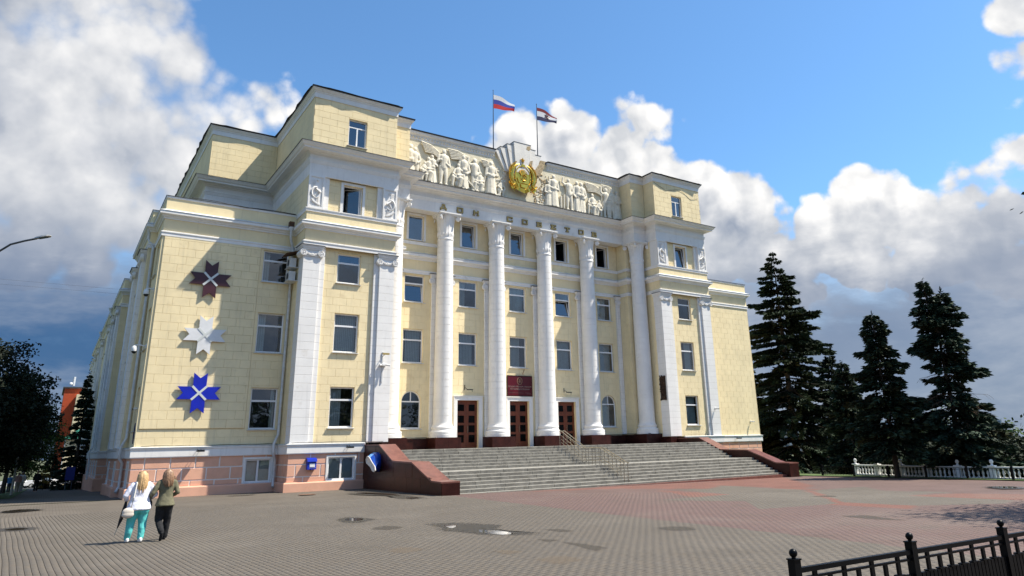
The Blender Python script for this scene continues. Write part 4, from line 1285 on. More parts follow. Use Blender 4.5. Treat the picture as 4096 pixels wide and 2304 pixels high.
def figure(x, h, pose, sx=1.0, seed=0, base=17.72):
    """plaster figure in high relief, about a third of its depth sunk in the wall"""
    r = random.Random(seed)
    mb = MB('relief_plaster')
    Y = .70
    def P(u, v, w=0): return (x + u * h * sx, Y - w * h, base + v * h)
    def limb(pts, rr):
        mb.tube([P(*p) for p in pts], [q * h for q in rr], 8)
        for p, q in zip(pts, rr): mb.ball(P(*p), q * h, 8, 5)
    lean = r.uniform(-.03, .03)
    if pose in ('stand', 'skirt', 'arm', 'coat'):
        hip = .50
        if pose == 'stand' or pose == 'arm':
            limb([(-.06, .50, .04), (-.07, .27, .05), (-.075, .03, .04)], (.078, .060, .042)); limb([(.06, .50, .04), (.08, .27, .06), (.09, .03, .05)], (.078, .060, .042))
            mb.ball(P(-.075, .015, .09), (.04 * h, .09 * h, .03 * h), 8, 5); mb.ball(P(.09, .015, .10), (.04 * h, .09 * h, .03 * h), 8, 5)
        elif pose == 'skirt':
            mb.lathe((x, Y, base), [(.16 * h, .03 * h), (.165 * h, .06 * h), (.14 * h, .3 * h), (.105 * h, .52 * h)], 18, lambda z, t: 1 + .10 * math.sin(7 * t + seed))
            mb.ball(P(-.05, .015, .12), (.04 * h, .07 * h, .025 * h), 8, 5); mb.ball(P(.05, .015, .12), (.04 * h, .07 * h, .025 * h), 8, 5)
        else:
            mb.lathe((x, Y, base), [(.19 * h, .02 * h), (.18 * h, .10 * h), (.15 * h, .4 * h), (.13 * h, .6 * h)], 18, lambda z, t: 1 + .06 * math.sin(9 * t + seed))
        limb([(0, .50, .05), (lean, .62, .06), (lean, .76, .06)], (.105, .098, .115))
        limb([(lean - .10, .79, .05), (lean + .10, .79, .05)], (.06, .06))
        hx = lean + r.uniform(-.02, .02)
        limb([(lean, .81, .05), (hx, .88, .06)], (.045, .042)); mb.ball(P(hx, .925, .065), (.062 * h, .072 * h, .08 * h), 10, 7)
        if r.random() < .6: mb.ball(P(hx, .955, .05), (.075 * h, .075 * h, .06 * h), 10, 6)
        if pose == 'arm':
            s_ = r.choice((-1, 1))
            limb([(lean + s_ * .13, .78, .05), (lean + s_ * .24, .84, .07), (lean + s_ * .22, 1.0, .08)], (.052, .042, .034))
            limb([(lean - s_ * .13, .78, .05), (lean - s_ * .18, .60, .08), (lean - s_ * .08, .50, .12)], (.052, .042, .034))
        else:
            for s_ in (-1, 1):
                e = r.uniform(.5, .6)
                limb([(lean + s_ * .13, .78, .05), (lean + s_ * .19, e + .03, .07), (lean + s_ * r.uniform(.04, .12), e + r.uniform(-.06, .10), .13)], (.054, .044, .034))
        if pose in ('skirt', 'coat'):
            mb.ball(P(lean + .02, .56, .13), (.09 * h, .05 * h, .06 * h), 8, 5)
    elif pose == 'sit':
        limb([(0, .32, .06), (.02, .46, .07), (.02, .58, .06)], (.11, .10, .11)); mb.ball(P(.02, .73, .07), (.062 * h, .07 * h, .08 * h), 10, 7)
        limb([(-.05, .32, .08), (-.20, .33, .14), (-.22, .05, .12)], (.085, .066, .044)); limb([(.06, .32, .08), (.10, .30, .18), (.02, .05, .15)], (.085, .066, .044))
        for s_ in (-1, 1): limb([(.02 + s_ * .12, .58, .06), (s_ * .19, .44, .1), (s_ * .05 - .08, .40, .17)], (.05, .042, .034))
        mb.ball(P(.06, .15, .04), (.17 * h, .08 * h, .14 * h), 10, 6)
    elif pose == 'kneel':
        limb([(0, .25, .06), (.03, .40, .08), (.08, .50, .08)], (.11, .10, .10)); mb.ball(P(.10, .63, .08), (.06 * h, .07 * h, .075 * h), 10, 7)
        limb([(-.04, .26, .08), (.16, .25, .14), (.14, .04, .12)], (.085, .062, .044)); limb([(.0, .24, .08), (-.04, .05, .10), (-.24, .03, .08)], (.085, .062, .044))
        limb([(.16, .50, .08), (.24, .36, .13), (.22, .26, .16)], (.048, .040, .034)); limb([(0, .50, .08), (-.10, .40, .12), (.02, .32, .17)], (.048, .040, .034))
    mb.v = [(a, .80 + (b - .80) * .52, c) for a, b, c in mb.v]
    o = mb.build('sculpted_figure', bld)
    rm = o.modifiers.new('carve', 'REMESH'); rm.mode = 'VOXEL'; rm.voxel_size = .036; rm.use_smooth_shade = True
    return o
LF = [(14.62, 2.75, 'coat'), (15.05, 2.6, 'stand'), (15.62, 2.3, 'kneel'), (16.05, 2.55, 'sit'), (16.42, 2.3, 'skirt'), (17.25, 2.95, 'stand'), (18.45, 2.55, 'sit'), (18.95, 2.85, 'skirt'), (19.85, 2.75, 'arm'), (20.25, 2.2, 'sit'), (21.25, 2.85, 'coat'), (22.0, 2.1, 'kneel')]
RF = [(26.55, 2.3, 'coat'), (27.05, 2.95, 'coat'), (28.55, 2.9, 'arm'), (29.35, 2.85, 'skirt'), (29.85, 2.8, 'skirt'), (30.9, 2.5, 'sit'), (31.5, 2.2, 'kneel'), (32.4, 2.8, 'arm'), (33.0, 2.8, 'stand'), (33.65, 2.75, 'coat')]
for k, (x, h, p) in enumerate(LF + RF): figure(x, h * .95, p, .9, seed=k)
# banners, tools and sheaves between the figures
def banner(x0, z0, x1, z1, n=7):
    mb = MB('relief_plaster'); 
    for k in range(n):
        t = k / (n - 1)
        mb.tube([FF(x0 + .05 * k, .10, z0 - .12 * k), FF((x0 + x1) / 2 + .04 * k, .16, (z0 + z1) / 2 - .10 * k + .12), FF(x1, .10, z1 - .08 * k)], .06, 5)
    mb.build('sculpted_banner', bld, smooth=True)
banner(15.5, 20.75, 16.9, 20.2); banner(17.6, 20.65, 19.2, 20.35); banner(30.2, 20.5, 32.0, 20.1); banner(20.4, 20.4, 21.3, 20.1, 5); banner(32.0, 20.6, 33.4, 20.3)
for (x0, z0, x1, z1, r) in ((15.2, 17.8, 15.5, 19.4, .05), (20.6, 18.2, 20.9, 20.5, .05), (26.6, 17.8, 26.6, 20.3, .06), (28.0, 17.8, 28.05, 19.0, .09), (31.9, 17.9, 32.0, 20.5, .05), (27.7, 17.8, 27.7, 18.8, .12), (20.1, 17.7, 19.2, 18.5, .10)):
    mb = MB('relief_plaster'); mb.tube([FF(x0, .12, z0), FF((x0 + x1) / 2, .14, (z0 + z1) / 2), FF(x1, .12, z1)], r, 7); mb.build('sculpted_tool', bld, smooth=True)
def rubble(x0, x1, z0, z1, n, seed, m='bare_render'):
    mb = MB(m); r = random.Random(seed)
    for k in range(n):
        u, z = r.uniform(x0, x1), r.uniform(z0, z1); s_ = r.uniform(.05, .15)
        mb.ball(FF(u, .02, z), (s_, .05, s_ * r.uniform(.6, 1.2)), 6, 4)
    o = mb.build('broken_plaster', bld); o['kind'] = 'stuff'
rubble(21.7, 22.7, 17.75, 20.2, 50, 1, 'relief_plaster'); rubble(25.2, 26.4, 17.75, 20.4, 70, 2); rubble(25.2, 26.3, 17.75, 19.2, 40, 3, 'relief_plaster'); rubble(14.2, 15.4, 17.7, 18.3, 30, 4, 'relief_plaster'); rubble(32.2, 33.6, 17.7, 19.9, 34, 5); rubble(19.0, 20.0, 17.7, 18.2, 10, 6)
# fan of stepped slabs behind the emblem
CXE, CZE = 23.92, 19.55
def ray_slab(u0, u1, t0, t1, zt, w0, w1, m='peeled_plaster'):
    """slab tapering towards the emblem: bottom edge u0..u1 at the emblem, top edge t0..t1 at height zt"""
    mb = MB(m); mb.extrude(FF, [(u0, 19.9), (u1, 19.9), (t1, zt), (t0, zt)], w0, w1); mb.build('fan_slab', bld)
ray_slab(23.30, 24.52, 23.12, 24.70, 22.40, -.5, .46)
ray_slab(22.98, 23.298, 22.55, 23.118, 22.12, -.5, .36); ray_slab(24.522, 24.85, 24.702, 25.20, 22.12, -.5, .36)
ray_slab(22.70, 22.978, 22.00, 22.548, 21.80, -.5, .27); ray_slab(24.852, 25.15, 25.202, 25.80, 21.80, -.5, .27)
ray_slab(22.45, 22.698, 21.62, 21.998, 21.48, -.5, .19); ray_slab(25.152, 25.40, 25.802, 26.30, 21.48, -.5, .19, 'bare_render')
tp = MB('roof_metal')
for (a, b, z, w) in ((23.10, 24.72, 22.40, .48), (22.53, 23.11, 22.12, .38), (24.71, 25.22, 22.12, .38), (21.98, 22.54, 21.80, .29), (25.21, 25.82, 21.80, .29)): tp.fbox(FF, a, b, -.5, w, z + .002, z + .03)
tp.build('fan_flashing', bld)
for (pts, w) in (([(24.95, 20.0), (25.6, 20.1), (26.1, 20.9), (25.75, 21.3), (25.3, 20.7)], .275), ([(24.25, 22.0), (24.5, 21.9), (24.68, 22.1), (24.66, 22.34), (24.35, 22.25)], .463), ([(24.4, 20.6), (24.75, 20.55), (24.85, 21.15), (24.6, 21.05)], .463)):
    mb = MB('bare_render'); mb.extrude(FF, pts, w - .05, w + .004); mb.build('missing_plaster', bld)

emb = empty('gold_emblem', (CXE, .35, 18.1))
tag(emb, 'gilded oval emblem with wheat wreath, ribbon and star above the portico', 'emblem')
FE = front(.80 - .27)
sh = MB('gold')
def oval(r1, r2, w, n=28): return [(CXE + r1 * math.cos(2 * math.pi * k / n), CZE + r2 * math.sin(2 * math.pi * k / n) - (.10 if math.sin(2 * math.pi * k / n) < -.7 else 0)) for k in range(n)]
sh.extrude(FE, oval(.70, .93, 0), .0, .16)
sh.build('shield', emb)
b1 = MB('zinc'); b1.extrude(FE, oval(.84, 1.06, 0), -.02, .08); b1.build('backing', emb)
rim = MB('gold'); o_ = oval(.70, .93, 0); rim.tube([FE(u, .17, z) for u, z in o_ + o_[:1]], .055, 7); rim.build('shield_rim', emb, smooth=True)
inn = MB('gold')
r = random.Random(3)
for k in range(9):      # landscape and rays inside the shield
    a = math.radians(40 + 100 * k / 8); inn.tube([FE(CXE, .18, CZE - .05), FE(CXE + .5 * math.cos(a), .20, CZE + .05 + .6 * math.sin(a))], .035, 5)
inn.ball(FE(CXE, .12, CZE - .02), (.34, .10, .34), 14, 8)
inn.extrude(FE, [(CXE - .42, CZE - .50), (CXE + .42, CZE - .50), (CXE + .55, CZE - .1), (CXE + .2, CZE - .2), (CXE - .2, CZE - .2), (CXE - .55, CZE - .1)], .14, .23)
inn.extrude(FE, [(CXE - .2, CZE - .86), (CXE + .2, CZE - .86), (CXE + .26, CZE - .6), (CXE - .26, CZE - .6)], .14, .26)
inn.build('landscape', emb, smooth=True)
hs = MB('gold')
hs.tube([FE(CXE + .02 + .21 * math.cos(math.radians(a)), .30, CZE - .06 + .25 * math.sin(math.radians(a))) for a in range(80, -130, -15)], .045, 6)
hs.bar(FE(CXE - .22, .30, CZE - .25), FE(CXE + .10, .32, CZE + .12), .035, 6); hs.bar(FE(CXE + .0, .32, CZE + .2), FE(CXE + .2, .32, CZE + .04), .06, 6)
hs.build('hammer_and_sickle', emb, smooth=True)
st = MB('gold'); pts = star_pts(CXE - .02, 20.98, .24, .095)
for k in range(10):
    p, q = pts[k], pts[(k + 1) % 10]; st.poly([FE(p[0], .22, p[1]), FE(q[0], .22, q[1]), FE(CXE - .02, .34, 20.98)]); st.poly([FE(q[0], .22, q[1]), FE(p[0], .22, p[1]), FE(CXE - .02, .12, 20.98)])
st.bar(FE(CXE - .02, .2, 20.5), FE(CXE - .02, .2, 20.9), .03, 6); st.build('star', emb)
def ear(u0, z0, u1, z1, bend, n=9):
    mb = MB('gold')
    for k in range(n):
        t = k / (n - 1); u = u0 + (u1 - u0) * t + bend * math.sin(math.pi * t); z = z0 + (z1 - z0) * t
        rr = .062 * (1 - .45 * abs(t - .4))
        mb.ball(FE(u - .035, .17, z), (rr * .8, .07, rr), 7, 5); mb.ball(FE(u + .035, .17, z + .04), (rr * .8, .07, rr), 7, 5)
    mb.tube([FE(u0, .15, z0 - .15), FE((u0 + u1) / 2 + bend, .14, (z0 + z1) / 2), FE(u1, .15, z1 + .12)], .018, 5)
    mb.build('wheat_ear', emb, smooth=True)
for s_ in (-1, 1):
    X = lambda d: CXE + s_ * d
    ear(X(.62), 18.55, X(1.02), 19.15, s_ * .04); ear(X(.75), 18.45, X(1.26), 18.95, s_ * .05); ear(X(.98), 19.0, X(1.22), 19.7, s_ * .07)
    ear(X(.82), 19.25, X(.90), 19.95, s_ * .03); ear(X(1.18), 19.6, X(1.06), 20.35, s_ * .06); ear(X(1.0), 20.1, X(.62), 20.72, s_ * .10); ear(X(.86), 19.9, X(.88), 20.5, s_ * .02, 7)
wr = MB('gold')
for s_ in (-1, 1):
    wr.tube([FE(CXE + s_ * 1.02 * math.cos(math.radians(a)), .10, CZE + 1.12 * math.sin(math.radians(a))) for a in range(-60, 71, 10)], [.10 + .08 * math.sin(math.radians((a + 60) / 130 * 180)) for a in range(-60, 71, 10)], 8)
wr.build('wreath', emb, smooth=True)
rb = MB('gold'); prev = None
for k in range(15):
    a = math.radians(205 + 130 * k / 14); ru, rz = 1.06, 1.20
    p = (CXE + ru * math.cos(a), CZE - .08 + rz * math.sin(a)); q = (CXE + (ru - .04) * math.cos(a) * .80, CZE - .08 + (rz) * math.sin(a) * .79)
    w = .22 + .05 * math.sin(k * 1.4)
    if prev: rb.poly([FE(prev[0][0], prev[2], prev[0][1]), FE(p[0], w, p[1]), FE(q[0], w + .03, q[1]), FE(prev[1][0], prev[2] + .03, prev[1][1])])
    prev = (p, q, w)
rb.build('ribbon', emb, smooth=True)
for s_ in (-1, 1):
    mb = MB('gold'); u = CXE + s_ * .98
    mb.extrude(FE, [(u - .16, 18.62), (u + .02, 18.42), (u + .22, 18.66), (u + .12, 18.98), (u - .12, 19.02)], .05, .2)
    mb.tube([FE(u - .18, .26, 18.95), FE(u, .3, 18.7), FE(u + .18, .26, 18.85)], .05, 6); mb.build('ribbon_knot', emb)
rc = MB('gold'); rc.extrude(FE, [(CXE - .2, 20.44), (CXE + .2, 20.44), (CXE + .14, 20.62), (CXE - .14, 20.62)], .1, .24); rc.build('clasp', emb)

# ================================================================ entrance stairs
SX0, SX1 = 12.22, MX - 12.22
stairs = empty('entrance_stairs', (XM, -6, -2.6))
tag(stairs, 'wide grey stone entrance stairs between red granite cheek walls', 'stairs')
RISE, GO = .155, .36
def stone_row(y_front, y_back, z_top, h, seed, m):
    rnd = random.Random(seed)
    x = SX0
    first = True
    while x < SX1 - .01:
        w = rnd.uniform(1.25, 2.1) if not first else rnd.uniform(.5, 1.8)
        first = False
        x2 = min(SX1, x + w)
        if SX1 - x2 < .5: x2 = SX1
        dz = rnd.uniform(-.004, .004); dy = rnd.uniform(-.008, .008); c = .012
        mb = MB('step_stone')
        a, b = x + .010, x2 - .010
        y0, z1 = y_front + dy, z_top + dz
        # worn nosing: chamfered top front edge
        mb.raw([(a, y0, z_top - h), (b, y0, z_top - h), (b, y_back, z_top - h), (a, y_back, z_top - h), (a, y0, z1 - c * 1.6), (b, y0, z1 - c * 1.2), (b, y0 + c * 1.8, z1), (a, y0 + c * 2.2, z1), (b, y_back, z1), (a, y_back, z1)],
               [(0, 1, 5, 4), (4, 5, 6, 7), (1, 2, 8, 6, 5), (3, 0, 4, 7, 9), (2, 3, 9, 8)])
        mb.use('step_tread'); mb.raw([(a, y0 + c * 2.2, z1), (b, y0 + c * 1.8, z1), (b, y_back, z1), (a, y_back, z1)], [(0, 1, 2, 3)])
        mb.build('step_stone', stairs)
        x = x2
z = LAND; y = -5.1; k = 0
ROWS = []
for f in range(2):
    for s_ in range(7):
        back = y + (.42 if s_ else (.9 if f == 0 else .7))
        ROWS.append((y, back, z, RISE + .01)); z -= RISE
        if s_ < 6: y -= GO
    if f == 0:
        ymid0, zmid = y, z; y = -9.2
for i, (a, b, zt, h) in enumerate(ROWS): stone_row(a, b, zt, h, 100 + i, 'step_stone')
ld = MB('step_tread')
def slabs(x0, x1, y0, y1, z, nx, ny, name='paving_slab'):
    for i in range(nx):
        for j in range(ny):
            mb = MB('step_tread'); g = .005
            a, b = x0 + (x1 - x0) * i / nx + g, x0 + (x1 - x0) * (i + 1) / nx - g; c, d = y0 + (y1 - y0) * j / ny + g, y0 + (y1 - y0) * (j + 1) / ny - g
            mb.box(a, b, c, d, z - .06, z); mb.build(name, stairs)
slabs(SX0, SX1, -4.2, 1.34, LAND - .002, 13, 3)
slabs(SX0, SX1, -8.5, ymid0 + .02, zmid - .002, 13, 1)
cr = MB('step_stone'); cr.box(SX0, SX1, -8.6, 1.6, -3.2, zmid - .07); cr.box(SX0, SX1, -5.0, 1.6, zmid - .07, LAND - .07); cr.box(SX0, SX1, -11.3, -8.6, -3.4, -2.7); cr.build('core', stairs)
kb = MB('granite_skylit'); kb.box(SX0, SX1 + .0, -11.72, -11.38, -3.0, -2.56); kb.build('kerb', stairs)
# cheek walls: granite slabs on the sides, sloping cap stones
CAP = [(-1.99, -.10), (-4.31, -.12), (-6.27, -.96), (-8.67, -1.02), (-10.94, -1.83), (-11.98, -1.86)]
def cap_z(y):
    for (y0, z0), (y1, z1) in zip(CAP[:-1], CAP[1:]):
        if y1 <= y <= y0: return z0 + (z1 - z0) * (y0 - y) / (y0 - y1)
    return CAP[-1][1]
for mir in (None, MX):
    x0, x1 = 11.30, 12.20
    core = MB('granite'); 
    core.poly([(x0 + .03, y, z - .07) for y, z in CAP] + [(x0 + .03, -11.95, -3.3), (x0 + .03, -1.99, -3.3)])
    core.poly([(x1 - .0, y, z - .07) for y, z in reversed(CAP)] + [(x1, -1.99, -3.3), (x1, -11.95, -3.3)])
    core.poly([(x0 + .03, -11.95, -3.3), (x1, -11.95, -3.3), (x1, -11.95, -1.93), (x0 + .03, -11.95, -1.93)])
    core.build('cheek_wall', stairs, mirror=mir)
    rnd = random.Random(9)
    ys = [-2.0]
    while ys[-1] > -11.9: ys.append(max(-11.95, ys[-1] - rnd.uniform(.62, .95)))
    F = Frame(x0 + .03, 0, 0, -1)       # faces -x, u = -y
    for row, (zl, zh) in enumerate(((-3.2, -1.75), (-1.74, -.95), (-.94, 0))):
        off = rnd.uniform(-.3, .3)
        yy = [-2.0] + [v + off for v in ys[1:-1]] + [-11.95]
        for p, q in zip(yy[:-1], yy[1:]):
            pts = [(p, zl), (q, zl)]
            tq, tp_ = min(zh, cap_z(q) - .075), min(zh, cap_z(p) - .075)
            if tq <= zl + .02 and tp_ <= zl + .02: continue
            br = [v for v in CAP if q < v[0] < p]
            top = [(q, max(zl, tq))] + [(v[0], max(zl, min(zh, v[1] - .075))) for v in sorted(br)] + [(p, max(zl, tp_))]
            poly = [(-p - 0 + .004, zl), (-q - .004, zl)] + [(-yv, zv) for yv, zv in top]
            clean = [poly[0]]
            for v in poly[1:]:
                if math.hypot(v[0] - clean[-1][0], v[1] - clean[-1][1]) > .01: clean.append(v)
            if len(clean) < 3: continue
            mb = MB('granite'); mb.extrude(F, clean, .0, .03 + rnd.uniform(-.004, .004)); mb.build('granite_slab', stairs, mirror=mir)
    fe_ = MB('granite'); fe_.box(x0 + .01, x1 + .02, -11.98, -11.952, -3.2, -1.94); fe_.build('granite_slab', stairs, mirror=mir)
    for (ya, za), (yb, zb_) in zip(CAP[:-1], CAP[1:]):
        mb = MB('granite_skylit'); e = .03  # caps take the paler granite with the sky's reflection in its colour
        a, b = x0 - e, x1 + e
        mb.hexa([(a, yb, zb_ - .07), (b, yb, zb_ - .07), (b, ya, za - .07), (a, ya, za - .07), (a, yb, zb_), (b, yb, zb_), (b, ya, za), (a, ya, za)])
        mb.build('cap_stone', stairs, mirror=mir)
# twin handrails
def rail_path(x):
    pts = [(-4.95, .45), (-5.15, .45), (-7.28, -.60), (-8.95, -.60), (-11.0, -1.44), (-11.1, -1.44)]
    return [(x, y, z) for y, z in pts]
def step_z(y):
    for (a, b, zt, h) in reversed(ROWS):
        if a <= y: 
            r = zt
    best = None
    for (a, b, zt, h) in ROWS:
        if a <= y and (best is None or zt > best): best = zt
    return best if best is not None else -2.6
for k, x in enumerate((22.86, 23.14)):
    hr = empty('handrail', (x, -8, -2))
    tag(hr, ('polished steel stair handrail on the side of the gold mailbox wall' if False else 'polished steel handrail on the stairs, the one nearer the blue telephone hood') if k == 0 else 'polished steel handrail on the stairs, the one farther from the telephone hood', 'handrail', 'twin handrails on the entrance stairs')
    P_ = rail_path(x)
    mb = MB('steel'); mb.tube(P_, .026, 8); mb.build('top_rail', hr, smooth=True)
    for dz in (.28, .50, .70):
        mb = MB('steel'); mb.tube([(p[0], p[1], p[2] - dz) for p in P_[1:-1]], .010, 6); mb.build('rail', hr, smooth=True)
    def rail_z(y):
        for p, q in zip(P_[:-1], P_[1:]):
            if q[1] <= y <= p[1]: return p[2] + (q[2] - p[2]) * (p[1] - y) / (p[1] - q[1])
        return P_[-1][2]
    for yy in (-5.0, -5.75, -6.5, -7.24, -7.85, -8.5, -9.0, -9.7, -10.4, -11.0):
        mb = MB('steel'); mb.bar((x, yy, step_z(yy) - .02), (x, yy, rail_z(yy)), .018, 8); mb.lathe((x, yy, step_z(yy)), [(.045, 0), (.045, .012), (.02, .02)], 10); mb.build('post', hr, smooth=True)

# ================================================================ ground
def in_poly(x, y, poly):
    c = False; j = len(poly) - 1
    for i in range(len(poly)):
        if (poly[i][1] > y) != (poly[j][1] > y) and x < (poly[j][0] - poly[i][0]) * (y - poly[i][1]) / (poly[j][1] - poly[i][1]) + poly[i][0]: c = not c
        j = i
    return c
# flower-shaped paving ornament of grey and salmon pavers in the reddish field
GREY1 = [(21.6, -15.78), (23.16, -17.13), (25.79, -15.25), (24.79, -20.72), (18.59, -26.95), (15.08, -26.58), (17.37, -24.07), (15.61, -21.28), (19.84, -21.11)]
GREY2 = [(24.43, -21.68), (28.93, -21.3), (26.35, -24.06), (27.17, -26.35), (23.57, -26.5), (23.65, -30.16), (22.04, -30.64), (19.36, -29.14), (19.14, -26.79)]
SAL = [[(14.5, -11.9), (35.6, -11.7), (27.5, -19.5), (25.0, -21.0), (25.79, -15.25), (23.16, -17.13), (21.6, -15.78), (20.2, -13.4)],
       [(25.03, -21.02), (25.46, -21.42), (19.14, -26.79), (19.36, -29.2), (18.06, -29.65), (17.97, -26.99)],
       [(23.57, -26.5), (26.5, -27.4), (27.5, -31.5), (25.0, -32.5), (23.65, -30.16)], [(20.5, -16.25), (19.84, -21.11), (17.18, -21.75)]]
def red_edge(y): return 11.5 + (y + 12.0) * .07 if y > -24 else 10.66 + (y + 24) * .05
def zone(x, y):
    if x < red_edge(y) or y > -11.35: return 0
    if in_poly(x, y, GREY1) or in_poly(x, y, GREY2): return 0
    for s_ in SAL:
        if in_poly(x, y, s_): return 2
    return 1
ZCOL = {0: (0.108, 0.091, 0.072), 1: (0.120, 0.074, 0.064), 2: (0.160, 0.068, 0.049)}

def terrain_z(x, y):
    z = gz(x)
    if x > 42: z -= min(9.0, (x - 42) * .10)
    if y > 5 and x < 42: z = gz(min(x, 11)) - min(2.4, (y - 5) * .0235)
    return z
def sheet(name, x0, x1, y0, y1, nx, ny, m, dz, fz=None):
    mb = MB(m); fz = fz or (lambda x, y: gz(x))
    vs = [(x0 + (x1 - x0) * i / nx, y0 + (y1 - y0) * j / ny) for j in range(ny + 1) for i in range(nx + 1)]
    mb.raw([(x, y, fz(x, y) + dz) for x, y in vs], [(j * (nx + 1) + i, j * (nx + 1) + i + 1, (j + 1) * (nx + 1) + i + 1, (j + 1) * (nx + 1) + i) for j in range(ny) for i in range(nx)])
    o = mb.build(name, None); o['kind'] = 'structure'; return o
gm = MB('soil')
xs = [-1500, -400, -120, -60, -30, -10, 5, 11, 20, 30, 38, 42, 50, 60, 80, 110, 132, 200, 500, 1800]; ys = [-1200, -300, -100, -60, -40, -20, 0, 5, 20, 60, 107, 300, 800, 2400]
gm.raw([(x, y, terrain_z(x, y) - .05) for y in ys for x in xs], [(j * len(xs) + i, j * len(xs) + i + 1, (j + 1) * len(xs) + i + 1, (j + 1) * len(xs) + i) for j in range(len(ys) - 1) for i in range(len(xs) - 1)])
o = gm.build('ground'); o['kind'] = 'structure'
def plaza_mat():
    m = bpy.data.materials.new('plaza_paving'); m.use_nodes = True
    t = NT(m.node_tree); b = m.node_tree.nodes['Principled BSDF']
    g = t.n('ShaderNodeNewGeometry')
    a = t.n('ShaderNodeAttribute'); a.attribute_name = 'tone'
    br = t.n('ShaderNodeTexBrick'); br.offset = .5
    mp = t.n('ShaderNodeMapping'); mp.inputs['Rotation'].default_value = (0, 0, math.radians(90)); t.link(g.outputs['Position'], mp.inputs[0]); t.link(mp.outputs[0], br.inputs[0])
    br.inputs['Color1'].default_value = (1.03, 1.03, 1.03, 1); br.inputs['Color2'].default_value = (.94, .94, .94, 1); br.inputs['Mortar'].default_value = (.6, .58, .55, 1)
    br.inputs['Scale'].default_value = 1; br.inputs['Mortar Size'].default_value = .008; br.inputs['Brick Width'].default_value = .225; br.inputs['Row Height'].default_value = .1125
    n = t.noise(g.outputs['Position'], .5, 6, .65)
    c = t.mix(1.0, a.outputs['Color'], br.outputs[0], 'MULTIPLY')
    c = t.mix(1.0, c, t.mix(t.ramp(n, .3, .7), (.82, .80, .78), (1.1, 1.1, 1.1)), 'MULTIPLY')
    t.put(b.inputs['Base Color'], c); b.inputs['Roughness'].default_value = .9
    MATS['plaza'] = m
plaza_mat()
def tone_attr(me, cols):
    at = me.color_attributes.new('tone', 'FLOAT_COLOR', 'POINT')
    at.data.foreach_set('color', np.asarray(cols, np.float32).ravel())
# plaza sheet: cells coloured by the paving field they lie in
def plaza_sheet():
    xs = list(np.arange(-9, 39.3, .5)); ys = list(np.arange(-75, 0.5, .5))
    v = []; f = []; c = []
    for j in range(len(ys) - 1):
        for i in range(len(xs) - 1):
            x0, x1, y0, y1 = xs[i], xs[i + 1], ys[j], ys[j + 1]
            k = len(v); col = ZCOL[zone((x0 + x1) / 2, (y0 + y1) / 2)]
            for (x, y) in ((x0, y0), (x1, y0), (x1, y1), (x0, y1)): v.append((x, y, gz(x) - .03)); c.append(col + (1,))
            f.append((k, k + 1, k + 2, k + 3))
    me = bpy.data.meshes.new('plaza'); me.from_pydata(v, [], f); me.materials.append(MATS['plaza']); tone_attr(me, c)
    o = link_mesh('plaza', me); o['kind'] = 'structure'; return o
plaza = plaza_sheet()
def gl(y): return gz(0) - max(0.0, y - 5.0) * .0235       # the pavement falls away along the flank
def walk_sheet():
    ys = [.5, 5, 12, 20, 30, 45, 60, 72]
    v = []; f = []
    for y in ys: v += [(-9 if y < 8 else -4.9, y, gl(y) - .03), (2.4, y, gl(y) - .03)]
    for i in range(len(ys) - 1): f.append((2 * i, 2 * i + 1, 2 * i + 3, 2 * i + 2))
    me = bpy.data.meshes.new('pavement'); me.from_pydata(v, [], f); me.materials.append(MATS['plaza']); tone_attr(me, [ZCOL[0] + (1,)] * len(v))
    o = link_mesh('pavement', me); o['kind'] = 'structure'; return o
pavement = walk_sheet()

